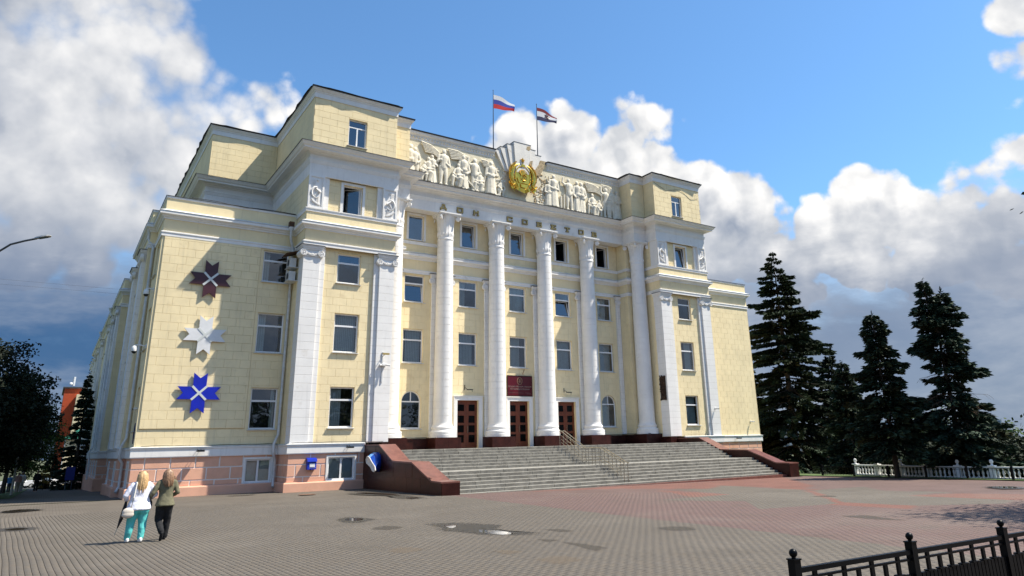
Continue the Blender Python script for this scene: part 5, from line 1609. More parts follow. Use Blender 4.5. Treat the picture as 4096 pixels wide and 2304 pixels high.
# pavers: rows run back along the house; each is a chamfered stone
def pavers():
    ang = .045; ca, sa = math.cos(ang), math.sin(ang)
    RW, PL = .1125, .225
    rnd = np.random.RandomState(4)
    # candidates in the row frame, centred near the middle of the visible ground
    us = np.arange(-160, 340); 
    cells = []
    for i in us:
        u = i * RW
        vs = (np.arange(-85, 160) + (.5 if i % 2 else 0.)) * PL - 20
        x = 2 + u * ca - vs * sa * -1 * -1; y = -20 + 0 * vs
        x = u * ca - vs * sa; y = u * sa + vs * ca
        cells.append(np.stack([x, y, np.full_like(x, i)], 1))
    P = np.concatenate(cells)
    px, py, d = view(np.stack([P[:, 0], P[:, 1], np.full(len(P), -2.5)], 1))
    dist = np.hypot(P[:, 0] - CAM[0], P[:, 1] - CAM[1])
    ok = (d > 1) & (px > -120) & (px < 4216) & (py < 2400) & (dist < 33) & (P[:, 0] < 38.6)
    ok &= ~((P[:, 1] > -.35) & (P[:, 0] > -.3)) & ~((P[:, 0] > 6.8) & (P[:, 1] > -2.3)) & ~((P[:, 0] > 11.2) & (P[:, 0] < MX - 11.2) & (P[:, 1] > -12.0))
    P = P[ok]; dist = dist[ok]
    order = np.argsort(dist)
    g = .0034; c = .003
    hw, hl = RW / 2 - g, PL / 2 - .0004
    base = np.array([(-hw, -hl, -.03), (hw, -hl, -.03), (hw, hl, -.03), (-hw, hl, -.03), (-hw, -hl, -c), (hw, -hl, -c), (hw, hl, -c), (-hw, hl, -c), (-hw + c, -hl, 0), (hw - c, -hl, 0), (hw - c, hl, 0), (-hw + c, hl, 0)])
    fac = [(8, 9, 10, 11), (4, 5, 9, 8), (5, 6, 10, 9), (6, 7, 11, 10), (7, 4, 8, 11), (0, 1, 5, 4), (1, 2, 6, 5), (2, 3, 7, 6), (3, 0, 4, 7)]
    rot = base.copy(); rot[:, 0] = base[:, 0] * ca - base[:, 1] * sa; rot[:, 1] = base[:, 0] * sa + base[:, 1] * ca
    def colour(x, y):
        z = ZCOL[zone(x, y)]; k = 1 + rnd.uniform(-.04, .04); t = rnd.uniform(-.002, .002)
        return (z[0] * k + t, z[1] * k, z[2] * k - t, 1)
    proto = {}
    n1 = 0
    V = []; Fc = []; C = []
    mats_needed = 12
    variants = {}
    for n, idx in enumerate(order):
        x, y, _ = P[idx]; z = gz(x) + rnd.uniform(-.0008, .0008)
        wob = .008 * math.sin(y * 1.3 + P[idx][2] * .013)
        if n < 300:
            zk = (zone(x, y), rnd.randint(0, 6))
            if zk not in variants:
                me = bpy.data.meshes.new('paver'); me.from_pydata([tuple(q) for q in rot], [], fac); me.materials.append(MATS['paver_tone']); tone_attr(me, [colour(x, y)] * 12)
                variants[zk] = me
            link_mesh('paver', variants[zk], plaza, (x + wob, y, z))
        else:
            k = len(V) * 12
            V.append(rot + np.array((x + wob, y, z)))
            Fc.append(np.array(fac) + k) ; C.append(np.tile(colour(x, y), (12, 1)))
    V = np.concatenate(V); Fc = np.concatenate(Fc); C = np.concatenate(C)
    me = bpy.data.meshes.new('paver')
    me.vertices.add(len(V)); me.vertices.foreach_set('co', V.astype(np.float32).ravel())
    me.loops.add(Fc.size); me.loops.foreach_set('vertex_index', Fc.astype(np.int32).ravel())
    me.polygons.add(len(Fc)); me.polygons.foreach_set('loop_start', np.arange(0, Fc.size, 4, dtype=np.int32)); me.polygons.foreach_set('loop_total', np.full(len(Fc), 4, np.int32))
    me.update(calc_edges=True); me.materials.append(MATS['paver_tone']); tone_attr(me, C)
    o = link_mesh('paver', me, plaza); o['kind'] = 'stuff'
pavers()

# puddles, damp and sandy stains
def patch(name, pts, m, dz, grow=1.0, seed=0, kind='structure'):
    cx = sum(p[0] for p in pts) / len(pts); cy = sum(p[1] for p in pts) / len(pts)
    rnd = random.Random(seed); n = len(pts); ring = []
    for i in range(n):
        p, q, a, b = pts[i], pts[(i + 1) % n], pts[i - 1], pts[(i + 2) % n]
        for k in range(5):
            t = k / 5
            f = lambda j: .5 * ((2 * p[j]) + (q[j] - a[j]) * t + (2 * a[j] - 5 * p[j] + 4 * q[j] - b[j]) * t * t + (3 * p[j] - a[j] - 3 * q[j] + b[j]) * t ** 3)
            ring.append((cx + (f(0) - cx) * grow * rnd.uniform(.95, 1.05), cy + (f(1) - cy) * grow * rnd.uniform(.95, 1.05)))
    v = [(cx, cy, gz(cx) + dz)]; e = [1.0]; f = []
    N = len(ring)
    for r, ev in ((.6, .75), (1.0, 0.0)):
        for (x, y) in ring: v.append((cx + (x - cx) * r, cy + (y - cy) * r, gz(x) + dz)); e.append(ev)
    for i in range(N):
        j = (i + 1) % N
        f.append((0, 1 + i, 1 + j)); f.append((1 + i, 1 + N + i, 1 + N + j, 1 + j))
    me = bpy.data.meshes.new(name); me.from_pydata(v, [], f); me.materials.append(MATS[m])
    at = me.attributes.new('edge', 'FLOAT', 'POINT'); at.data.foreach_set('value', e)
    o = link_mesh(name, me); o['kind'] = kind; return o
PUD1 = [(4.05, -19.51), (4.46, -18.94), (4.83, -19.26), (5.01, -20.34), (4.67, -20.65), (4.15, -20.94), (3.91, -20.31)]
PUDB = [(5.43, -22.81), (6.07, -22.96), (6.51, -23.72), (6.78, -24.74), (6.37, -25.28), (6.25, -26.23), (6.6, -26.94), (6.03, -26.99), (5.42, -26.35), (5.18, -25.26), (5.05, -24.59), (5.38, -23.8)]
PST = [(8.79, -6.47), (9.84, -5.78), (10.47, -7.88), (10.4, -10.02), (10.09, -12.86), (9.35, -13.35), (9.02, -12.55), (9.54, -10.16), (8.96, -8.2)]
patch('wet_patch', PUD1, 'wet_paving', .004, 1.15, 1); patch('puddle', [(4.3, -19.6), (4.6, -19.4), (4.75, -19.9), (4.5, -20.3), (4.2, -20.2)], 'puddle', .007, 1.0, 2)
patch('wet_patch', PUDB, 'wet_paving', .004, 1.15, 3); patch('puddle', [(5.82, -25.23), (6.09, -25.71), (6.04, -26.51), (5.77, -26.62), (5.58, -26.19), (5.59, -25.7)], 'puddle', .007, 1.0, 4)
patch('puddle', [(5.68, -23.52), (6.0, -23.66), (5.64, -24.29), (5.47, -24.29)], 'puddle', .007, .9, 5)
patch('wet_patch', PST, 'wet_paving', .004, 1.15, 6); patch('puddle', [(9.3, -6.6), (9.8, -6.6), (10.2, -8.6), (10.0, -10.4), (9.7, -9.6), (9.4, -8.0)], 'puddle', .007, 1.0, 7); patch('puddle', [(9.5, -12.2), (9.9, -12.3), (9.8, -12.9), (9.45, -12.9)], 'puddle', .007, 1.0, 8)
patch('wet_patch', [(-4.9, -4.4), (-4.18, -3.6), (-3.2, -4.6), (-3.7, -5.4), (-4.6, -5.6)], 'wet_paving', .004, 1.1, 9); patch('puddle', [(-4.79, -4.74), (-4.18, -3.8), (-3.38, -4.8), (-3.83, -5.26), (-4.45, -5.47)], 'puddle', .007, .9, 10)
patch('wet_patch', [(-4.6, -13.9), (-4.05, -13.4), (-3.4, -14.3), (-3.5, -15.1), (-4.12, -15.1), (-4.5, -14.7)], 'wet_paving', .004, 1.1, 11); patch('puddle', [(-4.3, -14.3), (-4.0, -13.9), (-3.65, -14.4), (-3.8, -14.8), (-4.1, -14.8)], 'puddle', .007, .9, 12)
patch('wet_patch', [(31.26, -25.72), (32.2, -26.45), (31.92, -27.08), (30.54, -27.64), (29.91, -26.86)], 'wet_paving', .004, 1.2, 13); patch('puddle', [(31.0, -26.0), (31.9, -26.5), (31.0, -27.2), (30.3, -26.9)], 'puddle', .007, 1.0, 14)
for k, (pts, m, gr) in enumerate((([(7.06, -26.4), (7.38, -26.67), (7.36, -27.15), (7.11, -27.23), (6.97, -26.84)], 'damp_stain', 1.2), ([(5.95, -28.7), (6.13, -29.09), (6.12, -29.94), (5.71, -30.11), (5.83, -29.41)], 'damp_stain', 1.25),
        ([(4.24, -28.75), (4.49, -28.89), (4.55, -29.22), (4.19, -29.29)], 'sand_stain', 1.3), ([(5.87, -27.96), (6.11, -28.26), (5.83, -28.39)], 'damp_stain', 1.5), ([(14.73, -29.67), (15.37, -29.88), (15.04, -30.8), (14.81, -31.34), (14.53, -30.69)], 'damp_stain', 1.25),
        ([(2.6, -27.2), (3.0, -26.8), (3.3, -27.4), (2.8, -27.7)], 'sand_stain', 1.3), ([(4.3, -30.4), (4.7, -30.3), (4.8, -30.8), (4.3, -30.9)], 'sand_stain', 1.6),
        ([(9.2, -28.2), (9.8, -28.5), (9.5, -29.2), (9.0, -28.9)], 'damp_stain', 1.3), ([(3.9, -22.9), (4.4, -22.4), (4.7, -23.0), (4.2, -23.4)], 'damp_stain', 1.3), ([(21, -24), (22, -24.3), (21.6, -25), (20.9, -24.8)], 'damp_stain', 1.0),
        ([(4.3, -2.0), (5.0, -1.6), (5.6, -2.0), (5.2, -2.9), (4.4, -2.8)], 'damp_stain', 1.3))):
    patch('paving_stain', pts, m, .0035, gr, 40 + k)
mh = MB('manhole_iron'); mh.lathe((7.3, -5.3, gz(7) + .003), [(.42, 0), (.42, .006), (.38, .006), (.37, .003), (.02, .003)], 28); o = mh.build('manhole_cover'); tag(o, 'round rusty manhole cover in the paving before the blue mailbox', 'manhole cover')
# strip of lawn and earth along the pavement on the street side, and along the balustrade
lw = MB('grass'); lw.raw([(-40, 12, gl(12) - .012), (-4.95, 12, gl(12) - .012), (-4.95, 66, gl(66) - .012), (-40, 66, gl(66) - .012)], [(0, 1, 2, 3)]); o = lw.build('lawn'); o['kind'] = 'structure'
lw = MB('grass'); lw.poly([(37.7, -40, gz(38) + .02), (40.5, -40, gz(40) + .0), (40.5, 2, gz(40) + .0), (37.7, -11.9, gz(38) + .02)]); o = lw.build('lawn'); o['kind'] = 'structure'
lw = MB('grass'); lw.poly([(37.0, -11.9, gz(38) + .02), (70, 2, gz(70) - 1.5), (70, 30, gz(70) - 1.5), (48.4, 30, -2.7), (48.4, 0, -2.7), (37.0, -2.0, gz(38) + .02)]); o = lw.build('lawn'); o['kind'] = 'structure'
rd = MB('asphalt'); rd.poly([(-60, 72, gl(72) - .02), (60, 72, gl(72) - .02), (60, 86, gl(86) - .02), (-60, 86, gl(86) - .02)]); o = rd.build('road'); o['kind'] = 'structure'

# ================================================================ things on the house
# eight-pointed ornament stars
def wall_star(cx, cz, m, label, seed):
    e = empty('ornament_star', (cx, -.1, cz)); tag(e, label, 'star ornament', 'star ornaments on the end wall')
    F = front(-.05)
    R, hw, notch = 1.06, .335, .78
    for k in range(4):
        a = math.pi / 2 * k
        c, s_ = math.cos(a), math.sin(a)
        pts = [(0.05, 0), (hw, hw - .04), (hw, R), (0, notch), (-hw, R), (-hw, hw - .04), (-0.05, 0)]   # arm pointing up
        pts = [(.0, .05), (hw - .01, hw + .02), (hw, R), (0, notch), (-hw, R), (-hw + .01, hw + .02)]
        rot = [(cx + (u * c - v * s_), cz + (u * s_ + v * c)) for u, v in pts]
        mb = MB(m); mb.extrude(F, rot, .05, .13); mb.build('arm', e)
        p = MB(m); p.bar(F(rot[2][0], .0, rot[2][1]), F(rot[2][0], .06, rot[2][1]), .02); 
    for s_ in (-1, 1):
        mb = MB('tube_light'); d = .36
        mb.extrude(F, [(cx - s_ * d - .04, cz - d + .04), (cx - s_ * d + .04, cz - d - .04), (cx + s_ * d + .04, cz + d - .04), (cx + s_ * d - .04, cz + d + .04)] if s_ > 0 else [(cx + d - .04, cz - d - .04), (cx + d + .04, cz - d + .04), (cx - d + .04, cz + d + .04), (cx - d - .04, cz + d - .04)], .131, .15 + .004 * s_)
        mb.build('tube_light', e)
wall_star(2.64, 8.99, 'star_maroon', 'dark maroon star ornament, the topmost of three on the end wall', 1)
wall_star(2.67, 5.86, 'star_white', 'white star ornament between the maroon and the blue one', 2)
wall_star(2.70, 2.75, 'star_blue', 'bright blue star ornament, the lowest of three on the end wall', 3)

# mailbox
mbx = empty('mailbox', (8.35, -2.1, -1.35)); tag(mbx, 'blue mailbox on the pink base wall beside the telephone hood', 'mailbox')
b = MB('blue_box'); b.hexa([(8.10, -2.27, -1.33), (8.58, -2.27, -1.33), (8.58, -2.0, -1.33), (8.10, -2.0, -1.33), (8.10, -2.24, -.93), (8.58, -2.24, -.93), (8.58, -2.0, -.93), (8.10, -2.0, -.93)]); b.build('body', mbx)
b = MB('blue_box'); b.hexa([(8.08, -2.31, -.93), (8.60, -2.31, -.93), (8.60, -2.0, -.93), (8.08, -2.0, -.93), (8.08, -2.27, -.80), (8.60, -2.27, -.80), (8.60, -2.0, -.72), (8.08, -2.0, -.72)]); b.build('hood', mbx)
b = MB('camera_black'); b.box(8.16, 8.52, -2.262, -2.24, -.955, -.932); b.build('slot', mbx)
b = MB('paper'); b.hexa([(8.22, -2.277, -1.20), (8.50, -2.277, -1.20), (8.50, -2.26, -1.20), (8.22, -2.26, -1.20), (8.22, -2.264, -1.02), (8.50, -2.264, -1.02), (8.50, -2.24, -1.02), (8.22, -2.24, -1.02)]); b.build('notice', mbx)
b = MB('camera_black'); b.box(8.28, 8.36, -2.15, -2.05, -1.37, -1.33); b.build('latch', mbx)

def text_mesh(name, body, size, loc, m, parent, align='CENTER', depth=.003):
    cu = bpy.data.curves.new(name, 'FONT'); cu.body = body; cu.size = size; cu.align_x = align; cu.align_y = 'CENTER'; cu.extrude = depth; cu.resolution_u = 2
    t = bpy.data.objects.new(name, cu); COL.objects.link(t); t.location = loc; t.rotation_euler = (math.pi / 2, 0, 0)
    bpy.context.view_layer.update()
    me = bpy.data.meshes.new_from_object(t.evaluated_get(bpy.context.evaluated_depsgraph_get()))
    bpy.data.objects.remove(t); bpy.data.curves.remove(cu)
    me.transform(Matrix.Rotation(math.pi / 2, 4, 'X')); me.materials.clear(); me.materials.append(MATS[m])
    return link_mesh(name, me, parent, loc)
text_mesh('lettering', 'ПОЧТА РОССИИ', .045, (8.36, -2.279, -1.25), 'paper', mbx)

# sign board over the middle door
sg = empty('name_board', (24.09, 1.55, 3.08)); tag(sg, 'dark red name board with crest and two lines of lettering over the middle door', 'sign')
FS = front(1.60)
b = MB('sign_red'); b.fbox(FS, 23.06, 25.13, .0, .07, 3.09, 4.48); b.build('board', sg)
b = MB('bronze_dark')
for (a, c, z0, z1) in ((23.02, 23.06, 3.05, 4.52), (25.13, 25.17, 3.05, 4.52), (23.06, 25.13, 3.05, 3.09), (23.06, 25.13, 4.48, 4.52)): b.fbox(FS, a, c, .0, .085, z0, z1)
b.build('frame', sg)
text_mesh('lettering', 'ГОСУДАРСТВЕННОЕ СОБРАНИЕ', .128, (24.09, 1.526, 3.72), 'sign_text', sg)
text_mesh('lettering', 'РЕСПУБЛИКИ МОРДОВИЯ', .128, (24.09, 1.526, 3.545), 'sign_text', sg)
b = MB('sign_text'); b.fbox(FS, 24.55, 24.95, .07, .073, 3.288, 3.296); b.fbox(FS, 24.65, 25.08, .07, .073, 3.218, 3.226); b.fbox(FS, 23.15, 24.4, .07, .073, 3.288, 3.294); b.build('small_print', sg)
b = MB('sign_gold')
for k in range(26):
    a = math.radians(-60 + 300 * k / 25); b.ball(FS(24.08 + .21 * math.cos(a), .07, 4.13 + .24 * math.sin(a)), (.028, .01, .032), 6, 4)
b.fbox(FS, 24.02, 24.14, .07, .078, 4.02, 4.26); b.fbox(FS, 23.96, 24.20, .07, .077, 4.06, 4.10); b.fbox(FS, 23.98, 24.18, .07, .077, 4.19, 4.22); b.fbox(FS, 23.96, 24.2, .07, .076, 3.86, 3.90)
b.build('crest', sg, smooth=True)
# lamp brackets over the side doors, small rod over the sign
def door_lamp(x, z, label):
    e = empty('door_lamp', (x, 1.4, z)); tag(e, label, 'wall lamp')
    b = MB('bronze_dark'); b.bar((x, 1.62, z), (x, 1.30, z - .10), .02); b.bar((x, 1.60, z + .16), (x, 1.60, z - .16), .025); b.build('bracket', e)
    b = MB('camera_black'); b.box(x + .02, x + .46, 1.22, 1.36, z - .20, z - .14); b.bar((x, 1.30, z - .12), (x + .1, 1.28, z - .16), .018); b.bar((x + .42, 1.28, z - .17), (x + .42, 1.28, z - .32), .014); b.build('lamp_head', e)
door_lamp(19.62, 3.58, 'small dark lamp on a bracket above the first door from the telephone hood'); door_lamp(28.08, 3.56, 'small dark lamp on a bracket above the door beside the handrail')
rodo = empty('flag_bracket', (24.4, 1.5, 4.6)); tag(rodo, 'thin slanting rod fixed to the wall above the red name board', 'bracket')
b = MB('rust'); b.bar((24.55, 1.62, 4.98), (24.12, 1.15, 4.56), .022); b.bar((24.12, 1.15, 4.56), (24.04, 1.12, 4.72), .014); b.build('rod', rodo)

# bronze plaque on the right tower pier (on the face towards the portico)
bp = empty('bronze_plaque', (MX - 12.75, -1.5, 3)); tag(bp, 'tall narrow dark bronze relief plaque on the white pier by the stairs', 'plaque')
b = MB('bronze_dark'); r = random.Random(2)
xq = MX - 12.74
FQ = Frame(xq, -1.22, 0, -1)
b.fbox(FQ, .0, .60, .0, .06, 2.75, 4.55)
for k in range(60): b.ball(FQ(r.uniform(.0, .6), .07, r.uniform(2.72, 4.6)), (r.uniform(.03, .07), r.uniform(.03, .08), r.uniform(.05, .12)), 6, 4)
b.build('relief', bp)

# telephone hood on the cheek wall (faces the street on the left)
ph_ = empty('telephone_hood', (11.1, -4.3, -1.5)); tag(ph_, 'blue plastic telephone hood with pale rim on the red granite wall', 'telephone hood')
def hood():
    rim = [(-3.99, -.75), (-3.85, -.87), (-3.97, -1.07), (-4.57, -1.27), (-4.87, -1.46), (-5.12, -1.50), (-5.27, -1.43), (-5.18, -1.25), (-4.68, -1.00), (-4.36, -.80), (-4.12, -.73)]
    root = [(-3.45, -.62), (-3.40, -.85), (-3.55, -1.15), (-3.95, -1.42), (-4.2, -1.57), (-4.5, -1.52), (-4.64, -1.25), (-4.62, -.90), (-4.52, -.66), (-4.25, -.53), (-3.75, -.53)]
    n = len(rim); L = []
    for t, x in ((0, 11.31), (.35, 11.16), (.7, 10.97), (1, 10.76)):
        bul = .06 * math.sin(math.pi * t)
        L.append([(x, root[k][0] + (rim[k][0] - root[k][0]) * t ** 1.3, root[k][1] + (rim[k][1] - root[k][1]) * t ** 1.3 + (bul if k in (8, 9, 10, 0) else 0)) for k in range(n)])
    sh = MB('blue_hood'); vs = [p for l in L for p in l]; fs = []
    lt = MB('blue_light')
    for i in range(3):
        for k in range(n):
            q = (i * n + k, i * n + (k + 1) % n, (i + 1) * n + (k + 1) % n, (i + 1) * n + k)
            if i >= 1 and k in (9, 10): lt.poly([vs[j] for j in q])
            else: fs.append(q)
    sh.raw(vs, fs); sh.build('shell', ph_, smooth=True); lt.build('top_panel', ph_, smooth=True)
    rm = MB('hood_rim'); rm.tube(L[3] + L[3][:1], .03, 7); rm.build('rim', ph_, smooth=True)
    c = Vector((sum(p[0] for p in L[3]) / n + .10, sum(p[1] for p in L[3]) / n, sum(p[2] for p in L[3]) / n))
    fc = MB('hood_rim')
    for k in range(n): fc.poly([L[3][k], L[3][(k + 1) % n], tuple(c)])
    fc.build('inner_face', ph_, smooth=True)
hood()

# air conditioners on the tower flank
def air_con(z, label):
    e = empty('air_conditioner', (6.95, -.75, z)); tag(e, label, 'air conditioner', 'air conditioners on the tower flank')
    b = MB('ac_white'); b.box(6.62, 6.98, -1.10, -.35, z, z + .52); b.build('casing', e)
    F = Frame(6.62, 0, 0, -1)
    b = MB('camera_black'); b.lathe((0, 0, 0), [(.20, 0), (.20, .01)], 16); 
    g = MB('camera_black'); ring = [(.78 + .19 * math.cos(2 * math.pi * k / 16), z + .26 + .19 * math.sin(2 * math.pi * k / 16)) for k in range(16)]; g.extrude(F, ring, .0, .012); g.build('fan', e)
    g2 = MB('ac_white'); g2.box(6.80, 6.86, -1.112, -1.10, z + .05, z + .45); g2.build('grille', e)
    k = MB('zinc'); k.box(6.55, 7.12, -1.18, -.28, z - .05, z - .02); k.build('shelf', e)
air_con(10.02, 'upper air conditioner beside the white pilaster capital'); air_con(9.22, 'lower air conditioner beside the white pilaster')
aw = MB('rust'); aw.hexa([(6.35, -1.35, 10.72), (6.35, -.2, 10.72), (7.12, -.2, 10.95), (7.12, -1.35, 10.95), (6.35, -1.35, 10.75), (6.35, -.2, 10.75), (7.12, -.2, 10.98), (7.12, -1.35, 10.98)]); o = aw.build('awning'); tag(o, 'small rusty sheet awning above the air conditioners', 'awning')

# drainpipes
def drain(pts, r=.075, funnel=True, mirror=None):
    mb = MB('zinc'); mb.tube(pts, r, 10)
    z = pts[0][2]; x, y = pts[0][0], pts[0][1]
    p0 = Vector(pts[2]) if len(pts) > 2 else Vector(pts[0])
    o = mb.build('drainpipe', bld, mirror=mirror, smooth=True)
    if funnel:
        f = MB('zinc'); f.lathe((x, y, z - .05), [(r, 0), (r * 1.1, .05), (r * 2.0, .2), (r * 2.1, .3), (r * 1.9, .3)], 12); f.build('funnel', o, mirror=mirror, smooth=True)
    c = MB('zinc')
    for a, b in zip(pts[:-1], pts[1:]):
        a, b = Vector(a), Vector(b); l = (b - a).length
        for k in range(1, int(l / 1.4) + 1):
            p = a + (b - a) * min(.97, k * 1.4 / l); d = (b - a).normalized(); c.bar(p - d * .03, p + d * .03, r * 1.22, 10)
    c.build('collars', o, mirror=mirror)
drain([(6.72, -.42, 12.35), (6.72, -.40, 11.95), (6.98, -.14, 11.25), (6.98, -.14, .55), (6.75, -.30, .05), (6.75, -.34, -.5), (6.9, -.16, -.75), (6.9, -.16, -2.0), (6.86, -.34, -2.2)])
gb = MB('rust'); gb.box(6.58, 6.86, -.50, -.2, 12.62, 12.95); gb.build('gutter_box', bld)
drain([(-.42, 3.3, 12.2), (-.42, 3.3, 11.8), (-.14, 2.95, 11.2), (-.14, 2.95, .55), (-.36, 2.8, .05), (-.36, 2.8, -.5), (-.18, 2.95, -.75), (-.18, 2.95, -1.95), (-.32, 2.75, -2.2)])
drain([(-.70, 31.0, 12.2), (-.45, 31.0, 11.3), (-.45, 31.0, .4), (-.7, 31.0, .0), (-.55, 31.0, -.8), (-.55, 31.0, -2.2)])
drain([(-.70, 46.0, 12.2), (-.45, 46.0, 11.3), (-.45, 46.0, .4), (-.7, 46.0, .0), (-.55, 46.0, -.8), (-.55, 46.0, -2.2)])

# security cameras
def dome_cam(x, y, z, label, dx=-.35, dy=0.0):
    e = empty('security_camera', (x, y, z)); tag(e, label, 'security camera')
    b = MB('camera_white'); b.box(x - .05, x + .02, y - .08, y + .08, z - .1, z + .12) if dy == 0 else b.box(x - .08, x + .08, y - .02, y + .05, z - .1, z + .12); b.tube([(x, y, z), (x + dx * .7, y + dy * .7, z + .06), (x + dx, y + dy, z + .02)], .035, 7); b.build('arm', e)
    cx, cy = x + dx, y + dy
    b = MB('camera_white'); b.lathe((cx, cy, z - .28), [(.14, 0), (.15, .1), (.12, .24), (.05, .30)], 14); b.build('housing', e, smooth=True)
    b = MB('camera_black'); b.ball((cx, cy, z - .28), .125, 12, 8); b.build('dome', e, smooth=True)
def bullet_cam(x, y, z, dirv_, label, parent=None):
    e = empty('security_camera', (x, y, z)); tag(e, label, 'security camera')
    d = Vector(dirv_).normalized(); p = Vector((x, y - .22, z))
    b = MB('camera_white'); b.tube([(x, y, z + .02), (x, y - .18, z + .02), p], .022, 6); b.box(x - .06, x + .06, y - .02, y + .02, z - .05, z + .09); b.build('bracket', e)
    b = MB('camera_white'); b.bar(p - d * .12, p + d * .16, .06, 10); b.build('housing', e, smooth=True)
    b = MB('camera_black'); b.bar(p + d * .161, p + d * .17, .05, 10); b.build('lens', e)
dome_cam(-.0, .55, 8.25, 'white dome security camera high on the corner near the maroon star')
dome_cam(-.0, .35, 5.15, 'white dome security camera on a long arm level with the white star', -.55)
bullet_cam(-.05, 1.0, 1.95, (-1, -.4, -.1), 'slim white security camera low on the corner side wall')
bullet_cam(MX - 7.65, -1.98, 2.1, (.3, -1, -.1), 'white security camera on the narrow pilaster by the far wing')
bullet_cam(MX - 1.15, -.02, 1.15, (.8, -1, -.1), 'white security camera at the lower end of the far wing')
cb = empty('security_camera', (12.2, -2.1, 4)); tag(cb, 'cluster of small security cameras on the pilaster above the telephone hood', 'security camera')
b = MB('zinc'); b.box(12.15, 12.22, -2.04, -1.985, 3.4, 5.2); b.bar((12.19, -2.0, 4.95), (12.19, -2.3, 5.0), .025); b.build('bracket', cb)
b = MB('bronze_letter'); b.box(12.05, 12.45, -2.42, -2.28, 5.0, 5.1); b.build('long_housing', cb)
b = MB('camera_white'); b.bar((12.05, -2.2, 4.42), (11.88, -2.35, 4.38), .055, 8); b.bar((12.35, -2.2, 4.42), (12.55, -2.35, 4.38), .055, 8); b.box(12.0, 12.4, -2.2, -1.985, 4.38, 4.46); b.build('small_housing', cb)

# floodlights on the base band
def flood(x, y, label):
    e = empty('floodlight', (x, y, -.3)); tag(e, label, 'floodlight')
    b = MB('camera_black'); b.bar((x - .1, y, -.12), (x - .1, y - .2, -.22), .015); b.bar((x + .05, y, -.12), (x + .05, y - .2, -.22), .015); b.build('bracket', e)
    b = MB('camera_black'); b.box(x - .18, x + .18, y - .42, y - .14, -.27, -.18); b.build('head', e)
flood(3.05, -.14, 'black floodlight on the white band below the blue star'); flood(10.35, -2.12, 'black floodlight on the white band above the basement window by the telephone hood'); flood(MX - 3.3, -.14, 'black floodlight on the white band of the far wing')
sn = MB('bronze_dark'); sn.lathe((0, 0, 0), [(.3, 0), (.3, .02)], 20)
pl = empty('wall_plaque', (-.03, 1.0, .2)); tag(pl, 'oval dark plaque on the corner side wall above the base band', 'plaque')
F6 = Frame(0, 0, 0, -1); b = MB('flag_navy'); b.extrude(F6, [(-.62 + .24 * math.cos(2 * math.pi * k / 20), .72 + .52 * math.sin(2 * math.pi * k / 20)) for k in range(20)], .0, .03); b.build('plate', pl)

# flags on the roof
def flag(x, y, ztop, zbase, stripes, ztf, h, L, label, star=None, droop=.7):
    e = empty('flag', (x, y, zbase)); tag(e, label, 'flag', 'flags on the roof')
    b = MB('pole_dark'); b.tube([(x, y, zbase), (x, y, zbase + (ztop - zbase) * .55), (x, y, ztop)], [.045, .035, .022], 8); b.ball((x, y, ztop), .04, 8, 5); b.build('pole', e, smooth=True)
    b = MB('pole_dark'); b.lathe((x, y, zbase - .05), [(.16, 0), (.14, .1), (.05, .22)], 10); b.build('foot', e)
    nx, ny = 18, 9
    def pt(u, v):      # u along the fly, v down the hoist
        sag = droop * (u ** 1.7) * (1 - .55 * v)
        return (x + .04 + L * u * (1 - .12 * u), y - .10 * math.sin(7 * u + 2.5 * v) * u - .25 * u, ztf - h * v * (1 - .22 * u) - sag * h + .05 * math.sin(6 * u + 2 * v) * u)
    for i, m in enumerate(stripes[0]):
        v0, v1 = stripes[1][i], stripes[1][i + 1]
        mb = MB(m); vs = []; k = 4
        for a in range(nx + 1):
            for c in range(k + 1): vs.append(pt(a / nx, v0 + (v1 - v0) * c / k))
        for off in (0,):
            mb.raw(vs, [(a * (k + 1) + c, (a + 1) * (k + 1) + c, (a + 1) * (k + 1) + c + 1, a * (k + 1) + c + 1) for a in range(nx) for c in range(k)])
        mb.build('stripe', e, smooth=True)
    if star:
        mb = MB(star); pts = []
        for k in range(16):
            r = .30 if k % 2 == 0 else .17; a = 2 * math.pi * k / 16 + .39
            p = pt(.5 + r * .55 * math.cos(a), .5 + r * .95 * math.sin(a)); pts.append((p[0], p[1] - .012, p[2]))
        c = pt(.5, .5)
        for k in range(16): mb.poly([(c[0], c[1] - .012, c[2]), pts[k], pts[(k + 1) % 16]])
        mb.build('star', e)
flag(21.77, 1.2, 26.87, 21.50, (['flag_white', 'flag_blue', 'flag_red'], [0, .333, .667, 1]), 26.48, 1.2, 2.0, 'white, blue and red flag flying on the roof', droop=.45)
flag(25.92, 1.2, 26.77, 21.9, (['flag_maroon', 'flag_white', 'flag_navy'], [0, .27, .68, 1]), 26.47, 1.15, 2.0, 'maroon, white and navy flag with a dark star on the roof', 'star_maroon', droop=.55)

# cables lying along the ledges
def cable(pts, r, label):
    mb = MB('wire'); out = []; rr = random.Random(len(pts))
    for p, q in zip(pts[:-1], pts[1:]):
        n = max(2, int((Vector(q) - Vector(p)).length / .5))
        for k in range(n):
            t = k / n; out.append((p[0] + (q[0] - p[0]) * t + rr.uniform(-.02, .02), p[1] + (q[1] - p[1]) * t + rr.uniform(-.02, .02), p[2] + (q[2] - p[2]) * t + rr.uniform(0, .035)))
    out.append(pts[-1]); mb.tube(out, r, 5); o = mb.build('cable'); tag(o, label, 'cable')
cable([(.3, -.10, .05), (7.0, -.10, .05)], .016, 'loose black cable lying on the base ledge below the stars')
cable([(7.2, -2.08, .06), (12.4, -2.08, .06)], .016, 'loose black cable lying on the base ledge above the mailbox')
cable([(14.4, 1.30, .26), (16.7, 1.30, .27)], .018, 'black cable on the granite footing under the nearer arched window')
